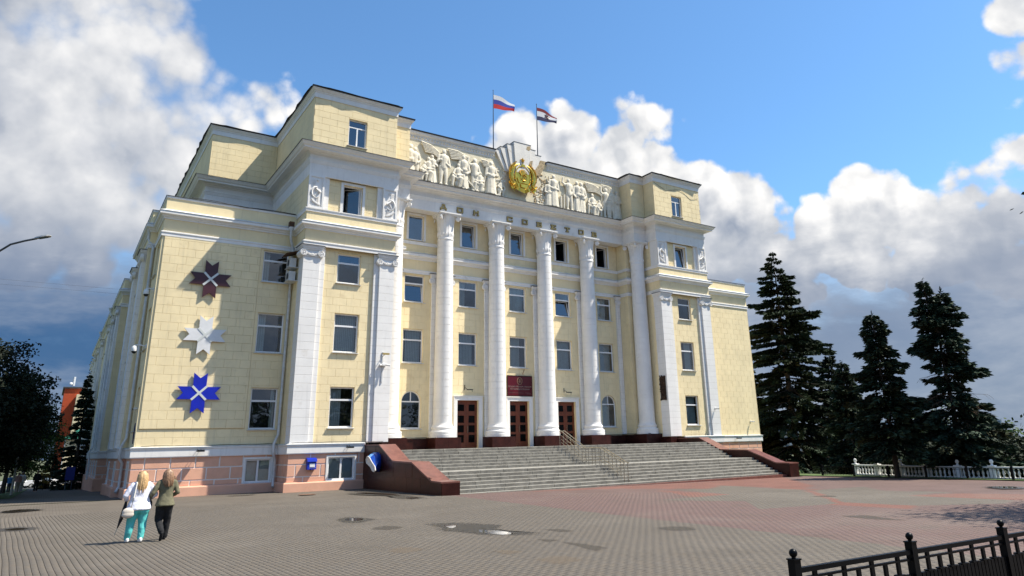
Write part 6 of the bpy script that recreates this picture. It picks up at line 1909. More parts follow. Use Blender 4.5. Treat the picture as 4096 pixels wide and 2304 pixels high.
cable([(31.4, 1.30, .26), (33.9, 1.28, .27), (34.2, -1.05, .28)], .018, 'black cable on the granite footing under the farther arched window')
cable([(1.2, -.02, 13.60), (2.6, -.06, 13.58), (4.2, -.08, 13.50), (5.6, -.02, 13.6), (7.0, -.02, 13.58)], .02, 'black cable sagging along the parapet of the near wing')
cable([(MX - 12.5, -1.90, 20.7), (MX - 11.2, -1.90, 20.2), (MX - 9.5, -1.90, 20.6), (MX - 8.2, -1.90, 19.9), (MX - 7.3, -1.90, 20.2)], .010, 'grey cable sagging across the top storey of the far tower')
def festoon_cable():
    pass

# ================================================================ street lamp at the pavement edge (only its arm reaches into view)
lp = empty('street_lamp', (-7.1, -6.9, gz(0))); tag(lp, 'street lamp with grey head on a long curved dark arm', 'street lamp')
b = MB('pole_dark'); b.tube([(-7.1, -6.9, gz(0)), (-7.1, -6.9, 2.0), (-7.1, -6.9, 6.2)], [.10, .085, .06], 10); b.build('pole', lp, smooth=True)
b = MB('pole_dark'); b.tube([(-7.1, -6.9, 6.1), (-6.9, -7.02, 6.9), (-6.55, -7.3, 7.4), (-6.26, -7.5, 7.64), (-5.94, -7.8, 7.88), (-5.5, -8.15, 8.0), (-5.1, -8.45, 8.08)], .04, 8); b.build('arm', lp, smooth=True)
b = MB('lamp_grey'); d = Vector((.53, -.39, .09)).normalized(); a = Vector((.39, .53, 0)).normalized()
p = Vector((-5.17, -8.41, 8.09)); up = Vector((0, 0, 1))
secs = [(0, .04, .05), (.10, .07, .07), (.35, .12, .08), (.55, .12, .07), (.64, .06, .03)]
vs = []
for t, w, h in secs:
    c = p + d * t
    vs += [c - a * w - up * h * .4, c + a * w - up * h * .4, c + a * w * .8 + up * h * .5, c - a * w * .8 + up * h * .5]
b.raw(vs, [(0, 1, 2, 3)] + [(i * 4 + k, i * 4 + (k + 1) % 4, (i + 1) * 4 + (k + 1) % 4, (i + 1) * 4 + k) for i in range(4) for k in range(4)] + [(19, 18, 17, 16)]); b.build('lamp_head', lp)
b = MB('far_glass'); c = p + d * .3 - up * .045; b.raw([c - a * .09 - d * .15, c + a * .09 - d * .15, c + a * .09 + d * .22, c - a * .09 + d * .22], [(0, 1, 2, 3)]); b.build('lens', lp)
# overhead wires
for k, (z, dz) in enumerate(((11.2, 0), (11.55, .05))):
    mb = MB('wire'); mb.tube([(-60, 20, z + 3), (-30, 24, z + 1.2 + dz), (0, 28, z + dz + 2.0)], .006, 5); o = mb.build('overhead_wire'); tag(o, ['lower of two thin overhead wires left of the house', 'upper of two thin overhead wires left of the house'][k], 'wire', 'overhead wires')

# ================================================================ black iron fence in the corner of the square
FN0 = Vector((2.53, -37.32)); FDIR = (Vector((6.2, -37.55)) - FN0).normalized(); FSTEP = 1.85
fence = empty('iron_fence', (5, -37.4, gz(0))); tag(fence, 'low black iron fence with ball-topped posts at the corner of the square', 'fence')
def fpt(s_, z, o=0.0): return (FN0.x + FDIR.x * s_ - FDIR.y * o, FN0.y + FDIR.y * s_ + FDIR.x * o, gz(3) + z)
def fbar(a, b, w, z0, z1, name):
    mb = MB('black_iron')
    mb.hexa([fpt(a, z0, -w), fpt(b, z0, -w), fpt(b, z0, w), fpt(a, z0, w), fpt(a, z1, -w), fpt(b, z1, -w), fpt(b, z1, w), fpt(a, z1, w)]); return mb.build(name, fence)
for k in range(6):
    s_ = k * FSTEP
    mb = MB('black_iron'); w = .043
    mb.hexa([fpt(s_ - w, -.1, -w), fpt(s_ + w, -.1, -w), fpt(s_ + w, -.1, w), fpt(s_ - w, -.1, w), fpt(s_ - w, .91, -w), fpt(s_ + w, .91, -w), fpt(s_ + w, .91, w), fpt(s_ - w, .91, w)])
    mb.hexa([fpt(s_ - .05, .912, -.05), fpt(s_ + .05, .912, -.05), fpt(s_ + .05, .912, .05), fpt(s_ - .05, .912, .05), fpt(s_ - .05, .925, -.05), fpt(s_ + .05, .925, -.05), fpt(s_ + .05, .925, .05), fpt(s_ - .05, .925, .05)])
    o = mb.build('post', fence)
    bl = MB('black_iron'); bl.ball(fpt(s_, .972), .040, 14, 10); bl.bar(fpt(s_, .925), fpt(s_, .945), .02, 8); bl.build('finial', o, smooth=True)
    if k < 5:
        a, b_ = s_ + .052, s_ + FSTEP - .052
        fbar(a, b_, .026, .795, .84, 'top_rail'); fbar(a, b_, .016, .735, .757, 'rail'); fbar(a, b_, .012, .115, .14, 'rail')
        n = 8; stp = (FSTEP - .1) / n
        for j in range(1, n):
            u = s_ + .05 + j * stp; top = .795 if j % 2 else .735
            fbar(u - .024, u + .024, .014, .622, top, 'baluster')
            fbar(u - .06, u + .06, .03, .606, .62, 'collar')
        for j in range(25):
            u = s_ + .06 + j * (FSTEP - .12) / 24
            fbar(u - .028, u + .028, .018, .0, .605, 'bar')

# ================================================================ white balustrade and thin black railing at the far edge of the square
def balustrade(p0, p1, n_bays, label, z, group):
    e = empty('balustrade', ((p0[0] + p1[0]) / 2, (p0[1] + p1[1]) / 2, z)); tag(e, label, 'balustrade', group)
    d = Vector((p1[0] - p0[0], p1[1] - p0[1])); L = d.length; d /= L; nrm = Vector((-d.y, d.x))
    def P(s_, o, h): return (p0[0] + d.x * s_ + nrm.x * o, p0[1] + d.y * s_ + nrm.y * o, z + h)
    def bx(a, b, w, h0, h1, nm, par=e):
        mb = MB('balustrade_white'); mb.hexa([P(a, -w, h0), P(b, -w, h0), P(b, w, h0), P(a, w, h0), P(a, -w, h1), P(b, -w, h1), P(b, w, h1), P(a, w, h1)]); return mb.build(nm, par)
    bay = L / n_bays
    proto = None
    for k in range(n_bays + 1):
        s_ = k * bay
        o = bx(s_ - .13, s_ + .13, .13, .0, .66, 'pier'); bx(s_ - .17, s_ + .17, .17, .66, .72, 'pier_cap', o)
        f = MB('balustrade_white'); c = P(s_, 0, .72); f.lathe(c, [(.10, 0), (.06, .04), (.05, .09), (.09, .14), (.105, .20), (.08, .28), (.02, .31)], 10); f.build('finial', o, smooth=True)
        if k < n_bays:
            bx(s_ + .132, s_ + bay - .132, .09, .0, .10, 'bottom_rail'); bx(s_ + .132, s_ + bay - .132, .10, .58, .66, 'top_rail')
            m = max(3, int((bay - .3) / .24))
            for j in range(m):
                u = s_ + .15 + (j + .5) * (bay - .3) / m; c = P(u, 0, .10)
                if proto is None:
                    q = MB('balustrade_white'); q.lathe((0, 0, 0), [(.06, 0), (.06, .04), (.035, .07), (.055, .15), (.07, .21), (.055, .29), (.03, .37), (.045, .42), (.06, .44), (.06, .48)], 8); q.smooth = True
                    proto = q.mesh('baluster')
                link_mesh('baluster', proto, e, c)
balustrade((40.6, -13.6), (39.2, -19.0), 3, 'white balustrade run behind the middle spruce trunks', gz(40) - .02, 'white balustrades at the edge of the square')
balustrade((39.2, -19.0), (39.0, -30.0), 6, 'white balustrade run by the tallest slender spruce, reaching the frame edge', gz(40) - .02, 'white balustrades at the edge of the square')
rl = empty('iron_railing', (38.2, -20, gz(38))); tag(rl, 'thin black railing in front of the white balustrade', 'railing')
rp = lambda s_, h: (38.35 - .03 * s_ + 0.0, -12.6 - s_, gz(38.3) + h)
bars = None
for k in range(8):
    s_ = k * 2.3
    mb = MB('black_iron'); c = rp(s_, 0); mb.box(c[0] - .05, c[0] + .05, c[1] - .05, c[1] + .05, c[2], c[2] + .68); mb.build('post', rl)
    if k < 7:
        for h, r_ in ((.58, .018), (.50, .010), (.06, .012)):
            mb = MB('black_iron'); mb.bar(rp(s_, h), rp(s_ + 2.3, h), r_, 5); mb.build('rail', rl)
        for j in range(1, 12):
            if bars is None:
                q = MB('black_iron'); q.bar((0, 0, 0), (0, 0, .52), .011, 4); bars = q.mesh('bar')
            c = rp(s_ + j * 2.3 / 12, .06); link_mesh('bar', bars, rl, c)

# ================================================================ trees
ORD = ['first', 'second', 'third', 'fourth', 'fifth', 'sixth', 'seventh', 'eighth', 'ninth', 'tenth', 'eleventh', 'twelfth', 'thirteenth', 'fourteenth', 'fifteenth', 'sixteenth', 'seventeenth', 'eighteenth', 'nineteenth', 'twentieth']
def leaf_mesh(name, V, C, m='leaf_tone'):
    """V: (n, 4, 3) quads, C: (n, 3) colours"""
    n = len(V)
    me = bpy.data.meshes.new(name)
    me.vertices.add(n * 4); me.vertices.foreach_set('co', V.astype(np.float32).ravel())
    me.loops.add(n * 4); me.loops.foreach_set('vertex_index', np.arange(n * 4, dtype=np.int32))
    me.polygons.add(n); me.polygons.foreach_set('loop_start', np.arange(0, n * 4, 4, dtype=np.int32)); me.polygons.foreach_set('loop_total', np.full(n, 4, np.int32))
    me.update(calc_edges=True)
    me.materials.append(MATS[m])
    col = np.ones((n, 4, 4), np.float32); col[:, :, :3] = C[:, None, :]
    tone_attr(me, col)
    return me
def quads(P, D, L, Wd, rng, flat=None):
    """leaf blades from points P along D, length L, width Wd, with a random roll"""
    n = len(P)
    D = D / np.maximum(np.linalg.norm(D, axis=1, keepdims=True), 1e-6)
    R = rng.normal(size=(n, 3))
    if flat is not None: R = R * (1 - flat) + np.cross(D, np.array([0, 0, 1.0])) * flat * 2
    S = R - D * np.sum(R * D, 1, keepdims=True); S /= np.maximum(np.linalg.norm(S, axis=1, keepdims=True), 1e-6)
    L = np.asarray(L).reshape(-1, 1); Wd = np.asarray(Wd).reshape(-1, 1)
    return np.stack([P, P + D * L * .45 + S * Wd, P + D * L, P + D * L * .45 - S * Wd], 1)

def spruce(x, y, z, H, R, seed, label, group, tone=(.017, .029, .014), low=.04, dens=1.0, fork=None, gaps=(), dead=0, pw=.85):
    rng = np.random.RandomState(seed)
    e = empty('spruce_tree', (x, y, z)); tag(e, label, 'tree', group)
    tr = MB('bark')
    tr.tube([(x, y, z - .3), (x + .02, y, z + H * .3), (x, y + .03, z + H * .65), (x, y, z + H * .97)], [max(.10, H * .017), max(.08, H * .0125), max(.045, H * .007), .012], 9)
    leaders = [(x, y, H)]
    if fork:
        leaders = [(x, y, H * .83)]
        for (fx, fy, fh) in fork:
            tr.tube([(x, y, z + H * .74), (x + fx * .7, y + fy * .7, z + H * .82), (x + fx, y + fy, z + fh)], [H * .006, H * .004, .012], 6)
            leaders.append((x + fx, y + fy, fh))
    tr.build('trunk', e, smooth=True)
    PV, PD, PL, PW, PC = [], [], [], [], []
    br = MB('bark'); dd = MB('dead_twig')
    def whorl(cx, cy, h, blen, n):
        for k in range(n):
            a = rng.uniform(0, 2 * math.pi); L = blen * rng.uniform(.62, 1.12)
            if L < .12: continue
            rise = .30 * (h / H) - .12 + rng.uniform(-.06, .06)
            dirn = np.array([math.cos(a), math.sin(a), 0.0])
            def at(t):
                return np.array([cx, cy, z + h]) + dirn * L * t + np.array([0, 0, 1.0]) * L * (rise * t - .42 * t * t + .26 * t ** 3)
            isdead = dead and (h / H > .28) and (h / H < .62) and rng.rand() < dead
            pts = [tuple(at(t)) for t in (0, .35, .7, 1.0)]
            if L > .5: (dd if isdead else br).tube(pts, [.022 * L ** .5 + .008, .014 * L ** .5 + .006, .010, .005], 4)
            if isdead:
                for q in range(int(6 + L * 4)):
                    t = rng.uniform(.3, 1); p = at(t); sd = np.array([-dirn[1], dirn[0], 0]) * rng.choice([-1, 1])
                    dd.tube([tuple(p), tuple(p + sd * .28 * L * (1.1 - t) + dirn * .15 - np.array([0, 0, .12])), tuple(p + sd * .42 * L * (1.1 - t) + dirn * .28 - np.array([0, 0, .30]))], [.006, .005, .003], 3)
                continue
            m = int((22 + L * 72) * dens)
            t = rng.uniform(.12, 1.0, m) ** .75
            base = np.array([at(v) for v in t])
            side = np.array([-dirn[1], dirn[0], 0.0])
            sgn = rng.choice([-1, 1], m)
            spread = (.36 * L * (1.08 - t) * rng.uniform(.3, 1.0, m) + .05)
            P = base + side * (sgn * spread)[:, None] * .55 + np.array([0, 0, -1.0]) * (rng.uniform(0, .26, m) * (1 - .3 * t))[:, None]
            Dv = dirn * .75 + side * (sgn * rng.uniform(.15, .9, m))[:, None] + np.array([0, 0, 1.0]) * rng.uniform(-.55, .12, m)[:, None]
            PV.append(P); PD.append(Dv); PL.append(rng.uniform(.24, .52, m) * (.75 + .12 * min(L, 4))); PW.append(rng.uniform(.045, .085, m) * (1 + .14 * min(L, 4)))
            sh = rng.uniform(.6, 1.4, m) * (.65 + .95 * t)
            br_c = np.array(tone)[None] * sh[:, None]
            if rng.rand() < .12: br_c = br_c * np.array([1.5, .95, .75])
            PC.append(br_c)
    for li, (cx, cy, top) in enumerate(leaders):
        h = low * H if li == 0 else H * .80
        while h < top - .05:
            f = h / H if li == 0 else max(h / H, .85)
            bl = R * (1 - min(.995, f)) ** pw * (1 if f > .12 else .8 + f * 1.6)
            if li > 0: bl = R * .30 * max(0, (top - h) / (top - H * .80)) + .1
            for (g0, g1, gs) in gaps:
                if g0 < f < g1: bl *= gs
            whorl(cx, cy, h + rng.uniform(-.1, .1), bl * rng.uniform(.80, 1.22), int(6 + 4 * rng.rand()) if f < .9 else 5)
            h += (.30 + .17 * (1 - f)) * max(.75, H / 15)
        m = 30
        P = np.stack([np.full(m, cx), np.full(m, cy), z + top - rng.uniform(0, .9, m)], 1); PV.append(P); PD.append(rng.normal(size=(m, 3)) * .5 + np.array([0, 0, .5])); PL.append(np.full(m, .25)); PW.append(np.full(m, .03)); PC.append(np.tile(np.array(tone), (m, 1)))
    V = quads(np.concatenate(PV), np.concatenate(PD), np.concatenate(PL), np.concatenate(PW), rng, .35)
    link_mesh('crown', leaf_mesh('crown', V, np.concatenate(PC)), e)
    o = br.build('branches', e)
    if o: o['kind'] = 'stuff'
    if dd.f: dd.build('dead_branches', e)['kind'] = 'stuff'
    return e
G_SP = 'spruces at the edge of the square'
spruce(58.7, 4.32, -4.5, 23.7, 8.3, 1, 'tallest broad dark spruce right beside the far wing', G_SP, dens=1.25, low=.03, pw=.78)
spruce(64.4, 3.0, -4.9, 14.2, 4.8, 12, 'dark spruce with rusty twigs just behind the tallest broad one', G_SP, dens=.8, dead=.35)
spruce(47.2, -9.4, -3.1, 8.5, 2.2, 2, 'small narrow dark spruce between the broad one and its taller neighbours', G_SP, pw=.6)
spruce(38.3, -17.7, -2.78, 9.95, 2.5, 3, 'middle spruce with ragged top in front of the white balustrade', G_SP, pw=.62, low=.17, gaps=((.78, .84, .6), (.5, .54, .7)))
spruce(40.9, -20.3, -2.8, 11.3, 2.9, 4, 'slender spruce with a forked twin top and dead branches on one side', G_SP, fork=((-.40, .22, 11.85), (.55, -.30, 11.25)), gaps=((.44, .52, .5), (.60, .64, .75)), dead=.25, pw=.6, low=.12, tone=(.019, .035, .020))
spruce(63.6, -12.4, -5.4, 6.3, 2.2, 5, 'low bushy spruce near the frame edge beyond the balustrade', G_SP, dens=.8)
spruce(60.5, 11.0, -4.5, 13.5, 4.4, 6, 'dark spruce half hidden behind the corner of the far wing', G_SP, dens=.9)
spruce(-1.2, 42.0, -3.3, 11.2, 1.6, 8, 'dark conifer growing close to the long flank wall', 'trees along the flank', dens=.8)

def broadleaf(x, y, z, H, R, seed, label, group, tone=(.045, .07, .02), leaf=.16, n_tip=90, per=70, crown_low=.3, name='broadleaf_tree', cen=(0, 0), var=.35, flat=.75):
    rng = np.random.RandomState(seed)
    e = empty(name, (x, y, z)); tag(e, label, 'tree', group)
    tr = MB('bark')
    top = (x + cen[0] * .5, y + cen[1] * .5, z + H * .72)
    tr.tube([(x, y, z - .2), (x + rng.uniform(-.1, .1), y, z + H * .25), top], [H * .022, H * .016, H * .006], 9)
    tips = []
    cz = z + H * (crown_low + 1) / 2; hz = H * (1 - crown_low) / 2
    for k in range(n_tip):
        v = rng.normal(size=3); v /= np.linalg.norm(v); r = rng.uniform(.35, 1.0) ** .6
        p = np.array([x + cen[0] + v[0] * R * r, y + cen[1] + v[1] * R * r, cz + v[2] * hz * r])
        tips.append(p)
        if k % 3 == 0:
            s_ = np.array([x, y, z + H * rng.uniform(.22, .6)]); mid = (s_ + p) / 2 + np.array([0, 0, .06 * H])
            tr.tube([tuple(s_), tuple(mid), tuple(p)], [H * .007, H * .004, .012], 5)
    tr.build('trunk', e, smooth=True)
    P, C = [], []
    for p in tips:
        s_ = R * rng.uniform(.10, .20)
        q = p + np.clip(rng.normal(size=(per, 3)), -1.7, 1.7) * np.array([s_, s_, s_ * .45])
        P.append(q); k = rng.uniform(1 - var, 1 + var)
        C.append(np.array(tone)[None] * k * rng.uniform(.7, 1.3, (per, 1)))
    P = np.concatenate(P); n = len(P)
    D = rng.normal(size=(n, 3)) * np.array([1, 1, .5]) + np.array([0, 0, -.25])
    V = quads(P, D, rng.uniform(.7, 1.3, n) * leaf, rng.uniform(.3, .5, n) * leaf, rng)
    link_mesh('crown', leaf_mesh('crown', V, np.concatenate(C)), e)
    return e
G_ST = 'street trees beside the pavement'
DK = (.012, .019, .008)
broadleaf(-8.6, 15.5, -2.65, 9.9, 4.3, 21, 'near dark street tree at the frame edge, spreading over the pavement', G_ST, DK, .20, 210, 150, .12, cen=(.6, 0))
broadleaf(-9.5, 8.0, -2.5, 8.5, 3.6, 22, 'dark tree filling the corner of the frame nearest the street lamp', G_ST, DK, .17, 170, 120, .08)
broadleaf(-6.9, 24.0, -2.9, 8.0, 3.0, 23, 'lower dark street tree behind the near one', G_ST, (.016, .026, .009), .17, 150, 110, .15)
broadleaf(-6.3, 36.0, -3.15, 9.0, 3.2, 24, 'street tree with brighter green leaves farther down the pavement', G_ST, (.045, .07, .014), .18, 140, 90, .2)
broadleaf(-5.4, 50.0, -3.5, 9.0, 3.0, 25, 'farthest sunlit green street tree before the red building', G_ST, (.06, .095, .018), .2, 130, 80, .1)
broadleaf(-11.5, 30.0, -3.0, 9.5, 4.0, 26, 'dense dark tree behind the street trees', G_ST, DK, .2, 80, 50, .05)
broadleaf(-13.0, 45.0, -3.2, 10, 4.4, 27, 'dark tree closing the view down the street', G_ST, DK, .24, 80, 50, .0)
broadleaf(-3.5, 47.4, -3.4, 1.9, .55, 28, 'small golden yellow conical shrub at the end of the pavement', 'shrubs', (.20, .12, .012), .07, 30, 50, .02, name='yellow_shrub')
spruce(-3.0, 58.0, -3.8, 4.6, 1.4, 29, 'small dark conifer beside the golden shrub', 'trees along the flank', dens=.6)
# tree outside the frame whose branches shade the square
broadleaf(25.6, -37.9, gz(23), 13.5, 4.7, 31, 'broad tree at the frame edge shading the square by the iron fence', 'trees round the square', (.03, .05, .014), .17, 190, 90, .38)
# trees across the square behind the viewpoint, mirrored in the ground-floor windows
for k, (x, y, h, r) in enumerate(((-22, -62, 13, 6), (-10, -68, 14, 6.5), (3, -66, 12, 6), (14, -70, 14, 6.5), (26, -66, 13, 6), (38, -70, 14, 6.5), (50, -64, 12, 6), (-34, -56, 13, 6), (-30, -34, 12, 5.5), (-28, -12, 12, 5.5))):
    broadleaf(x, y, gz(min(x, 38)) - .1, h, r, 130 + k, ORD[k] + ' park tree across the square, mirrored in the ground-floor windows', 'park trees across the square', (.03, .05, .014), .5, 90, 40, .12)
# greenery below the balustrade and the wooded slope behind
rngb = random.Random(4)
spots = [(46, -14, 3.2, 2.4), (44, -19, 2.6, 2.2), (48, -20, 3.4, 2.6), (45, -25, 2.6, 2.2), (50, -26, 3.6, 2.8), (55, -16, 5.0, 3.2), (60, -22, 4.6, 3.4), (66, -18, 5.4, 3.6), (52, -9, 5.2, 3.0), (62, -6, 7.0, 4.2), (72, -14, 6.0, 4.2), (78, -24, 6.0, 4.4), (70, -30, 5.0, 4.0)]
spots.sort(key=lambda s_: view((s_[0], s_[1], -3))[0])
for k, (x, y, h, r) in enumerate(spots):
    broadleaf(x, y, terrain_z(x, y) - .2, h * .8, r, 60 + k, ORD[k] + ' leafy bush below the balustrade, counted from the far wing', 'bushes below the balustrade', (.014, .024, .009) if k % 3 else (.024, .042, .012), .22, 80, 70, .02, name='leafy_bush')
far = [(150, 10), (165, -6), (180, 24), (190, 6), (205, -14), (215, 34), (225, 12), (240, -20), (150, 40), (170, 55), (250, 40), (265, 5), (280, -30), (200, 60), (290, 60), (235, -5), (130, -10), (140, 26), (175, -28), (160, -40)]
far.sort(key=lambda s_: view((s_[0], s_[1], -3))[0])
for k, (x, y) in enumerate(far):
    broadleaf(x, y, terrain_z(x, y) - .3, 15 + (k * 37 % 5), 8 + (k * 13 % 4), 90 + k, ORD[k] + ' distant tree on the wooded slope, counted from the far wing', 'trees on the far slope', (.05, .08, .022), .75, 60, 26, .0, name='distant_tree')

# ================================================================ people
def soft(o, voxel, it=4):
    m = o.modifiers.new('flesh', 'REMESH'); m.mode = 'VOXEL'; m.voxel_size = voxel; m.use_smooth_shade = True
    s_ = o.modifiers.new('ease', 'SMOOTH'); s_.iterations = it; s_.factor = .5
class Body:
    """limbs laid out in the person's own axes (x right, y ahead, z up), turned and placed"""
    def __init__(s, x, y, z, heading, h):
        s.o = (x, y, z); s.c, s.s = math.cos(heading), math.sin(heading); s.h = h / 1.65
    def P(s, p):
        x, y, z = p[0] * s.h, p[1] * s.h, p[2] * s.h
        return (s.o[0] + x * s.c - y * s.s, s.o[1] + x * s.s + y * s.c, s.o[2] + z)
    def limb(s, mb, pts, rr, flat=1.0):
        Q = [s.P(p) for p in pts]; rr = [r * s.h for r in rr]
        mb.tube(Q, rr, 10)
        for q, r in zip(Q, rr): mb.ball(q, r, 10, 7)
    def blob(s, mb, p, r):
        R = Matrix(((s.c, -s.s, 0), (s.s, s.c, 0), (0, 0, 1))); mb.ball(s.P(p), tuple(k * s.h for k in r), 14, 10, R)
def loft(B, mb, rings, n=20, pleat=0.0):
    """torso or skirt shape: rings of (z, half width, half depth, forward shift)"""
    vs = []
    for k, (z, rx, ry, fy) in enumerate(rings):
        for j in range(n):
            a = 2 * math.pi * j / n; w = 1 + pleat * math.sin(5 * a + .7) * (k / len(rings)) ** 2
            vs.append(B.P((rx * math.cos(a) * w, fy + ry * math.sin(a) * w, z)))
    fs = [(i * n + j, i * n + (j + 1) % n, (i + 1) * n + (j + 1) % n, (i + 1) * n + j) for i in range(len(rings) - 1) for j in range(n)]
    fs += [tuple(range(n)), tuple(range(len(vs) - 1, len(vs) - n - 1, -1))]
    mb.raw(vs, [tuple(reversed(f)) for f in fs])
FOLDS = bpy.data.textures.new('cloth_folds', 'CLOUDS'); FOLDS.noise_scale = .09; FOLDS.noise_depth = 3
def fold(o, k=.022):
    d = o.modifiers.new('folds', 'DISPLACE'); d.texture = FOLDS; d.strength = k; d.mid_level = .5; d.texture_coords = 'LOCAL'
def tresses(B, mb, n, lmin, lmax, seed, flow=0.0):
    rnd = random.Random(seed)
    for k in range(n):
        a = math.radians(rnd.uniform(172, 368)); c, s_ = math.cos(a), math.sin(a); l = rnd.uniform(lmin, lmax); q = rnd.uniform(.92, 1.06); dx = rnd.uniform(-.02, .02)
        pts = [(.045 * c, .05 * s_ - .015, 1.655), (.098 * c * q, .105 * s_ * q - .015, 1.585), (.112 * c * q, .118 * s_ * q - .018, 1.50), (.118 * c * q + dx * .5, .125 * s_ * q - .03, 1.50 - l * .5), (.095 * c * q + dx + flow, .105 * s_ * q - .05, 1.50 - l)]
        B.limb(mb, pts, [.010, .013, .013, .012, .004])
def hand(B, mb, w, d, side):
    """palm, four bent fingers and a thumb from the wrist w along direction d"""
    d = Vector(d).normalized(); up = Vector((0, 0, 1)); a = d.cross(up).normalized() if abs(d.z) < .9 else Vector((1, 0, 0)); n = a.cross(d)
    w = Vector(w)
    B.limb(mb, [w, w + d * .05, w + d * .085], [.022, .030, .028])
    for k, l in enumerate((.065, .075, .07, .055)):
        b = w + d * .085 + a * (-.027 + .018 * k)
        B.limb(mb, [b, b + d * l * .5 - n * .012, b + d * l * .75 - n * .035], [.009, .0085, .007])
    t = w + d * .03 + a * .028 * side
    B.limb(mb, [t, t + a * .03 * side + d * .03, t + a * .03 * side + d * .055 - n * .01], [.011, .010, .008])

def woman_white(x, y, z, heading):
    e = empty('person', (x, y, z)); tag(e, 'person in white blouse and turquoise trousers walking away, seen from behind', 'person')
    B = Body(x, y, z, heading, 1.64)
    sk = MB('skin')
    B.blob(sk, (0.0, .02, 1.535), (.078, .095, .115)); B.limb(sk, [(0, .0, 1.36), (0, .01, 1.47)], [.065, .055])
    B.blob(sk, (0, .115, 1.525), (.016, .022, .022)); B.blob(sk, (-.08, .02, 1.53), (.014, .025, .03)); B.blob(sk, (.08, .02, 1.53), (.014, .025, .03))
    B.limb(sk, [(0, .02, 1.36), (0, .02, 1.1), (0, 0, .9)], [.11, .11, .12])
    for s_ in (-1, 1): B.limb(sk, [(s_ * .12, 0, .85), (s_ * .125, .01, .48)], [.10, .06])
    B.limb(sk, [(-.22, 0, 1.32), (-.33, -.03, 1.08), (-.27, .16, .98)], [.05, .042, .028]); B.limb(sk, [(.22, 0, 1.32), (.33, -.02, 1.07), (.24, .17, 1.0)], [.05, .042, .028])
    hand(B, sk, (-.27, .16, .98), (.15, 1, -.15), 1); hand(B, sk, (.24, .17, 1.0), (-.5, .8, -.1), -1)
    o = sk.build('body', e); soft(o, .012)
    bl = MB('blouse')
    B.limb(bl, [(-.10, .0, 1.335), (.10, .0, 1.335)], [.095, .095])
    loft(B, bl, [(1.405, .06, .055, 0), (1.375, .16, .085, 0), (1.30, .212, .125, 0), (1.18, .225, .15, 0), (1.06, .215, .15, 0), (.95, .235, .165, -.01), (.85, .265, .185, -.02), (.765, .285, .205, -.02), (.745, .275, .195, -.02)], pleat=.04)
    for s_ in (-1, 1): B.limb(bl, [(s_ * .17, 0, 1.325), (s_ * .255, -.01, 1.22), (s_ * .325, -.03, 1.09)], [.085, .078, .068])
    B.limb(bl, [(-.325, -.03, 1.09), (-.285, .10, 1.0)], [.068, .055]); B.limb(bl, [(.325, -.03, 1.09), (.26, .12, 1.01)], [.068, .055])
    o = bl.build('blouse', e); soft(o, .015, 5); fold(o, .022)
    tr = MB('aqua')
    B.blob(tr, (0, -.01, .80), (.245, .18, .12)); B.blob(tr, (-.11, -.06, .76), (.135, .12, .14)); B.blob(tr, (.11, -.06, .76), (.135, .12, .14))
    B.limb(tr, [(-.115, 0, .76), (-.135, .03, .45), (-.155, .02, .24), (-.165, .06, .10)], [.14, .10, .085, .072]); B.limb(tr, [(.11, 0, .76), (.12, .0, .45), (.115, -.05, .24), (.10, -.07, .10)], [.14, .10, .085, .072])
    o = tr.build('trousers', e); soft(o, .014); fold(o, .022)
    for (fx, fy, fz, pit) in ((-.165, .10, .0, 0), (.10, -.05, .0, 0)):
        sh = MB('shoe_white'); B.blob(sh, (fx, fy - .02, .035), (.05, .14, .04)); B.blob(sh, (fx, fy - .10, .06), (.045, .055, .055)); o = sh.build('shoe', e); soft(o, .012)
        so = MB('camera_black'); B.blob(so, (fx, fy - .02, .008), (.052, .142, .012)); so.build('sole', o)
    hr = MB('blonde'); rnd = random.Random(1)
    B.blob(hr, (0, -.015, 1.555), (.105, .115, .115))
    tresses(B, hr, 170, .20, .36, 1)
    hr.build('hair', e, smooth=True)
    gl_ = MB('camera_black'); B.limb(gl_, [(-.095, .0, 1.63), (0, -.04, 1.665), (.095, .0, 1.63)], [.008, .010, .008]); gl_.build('sunglasses', e)
    return B
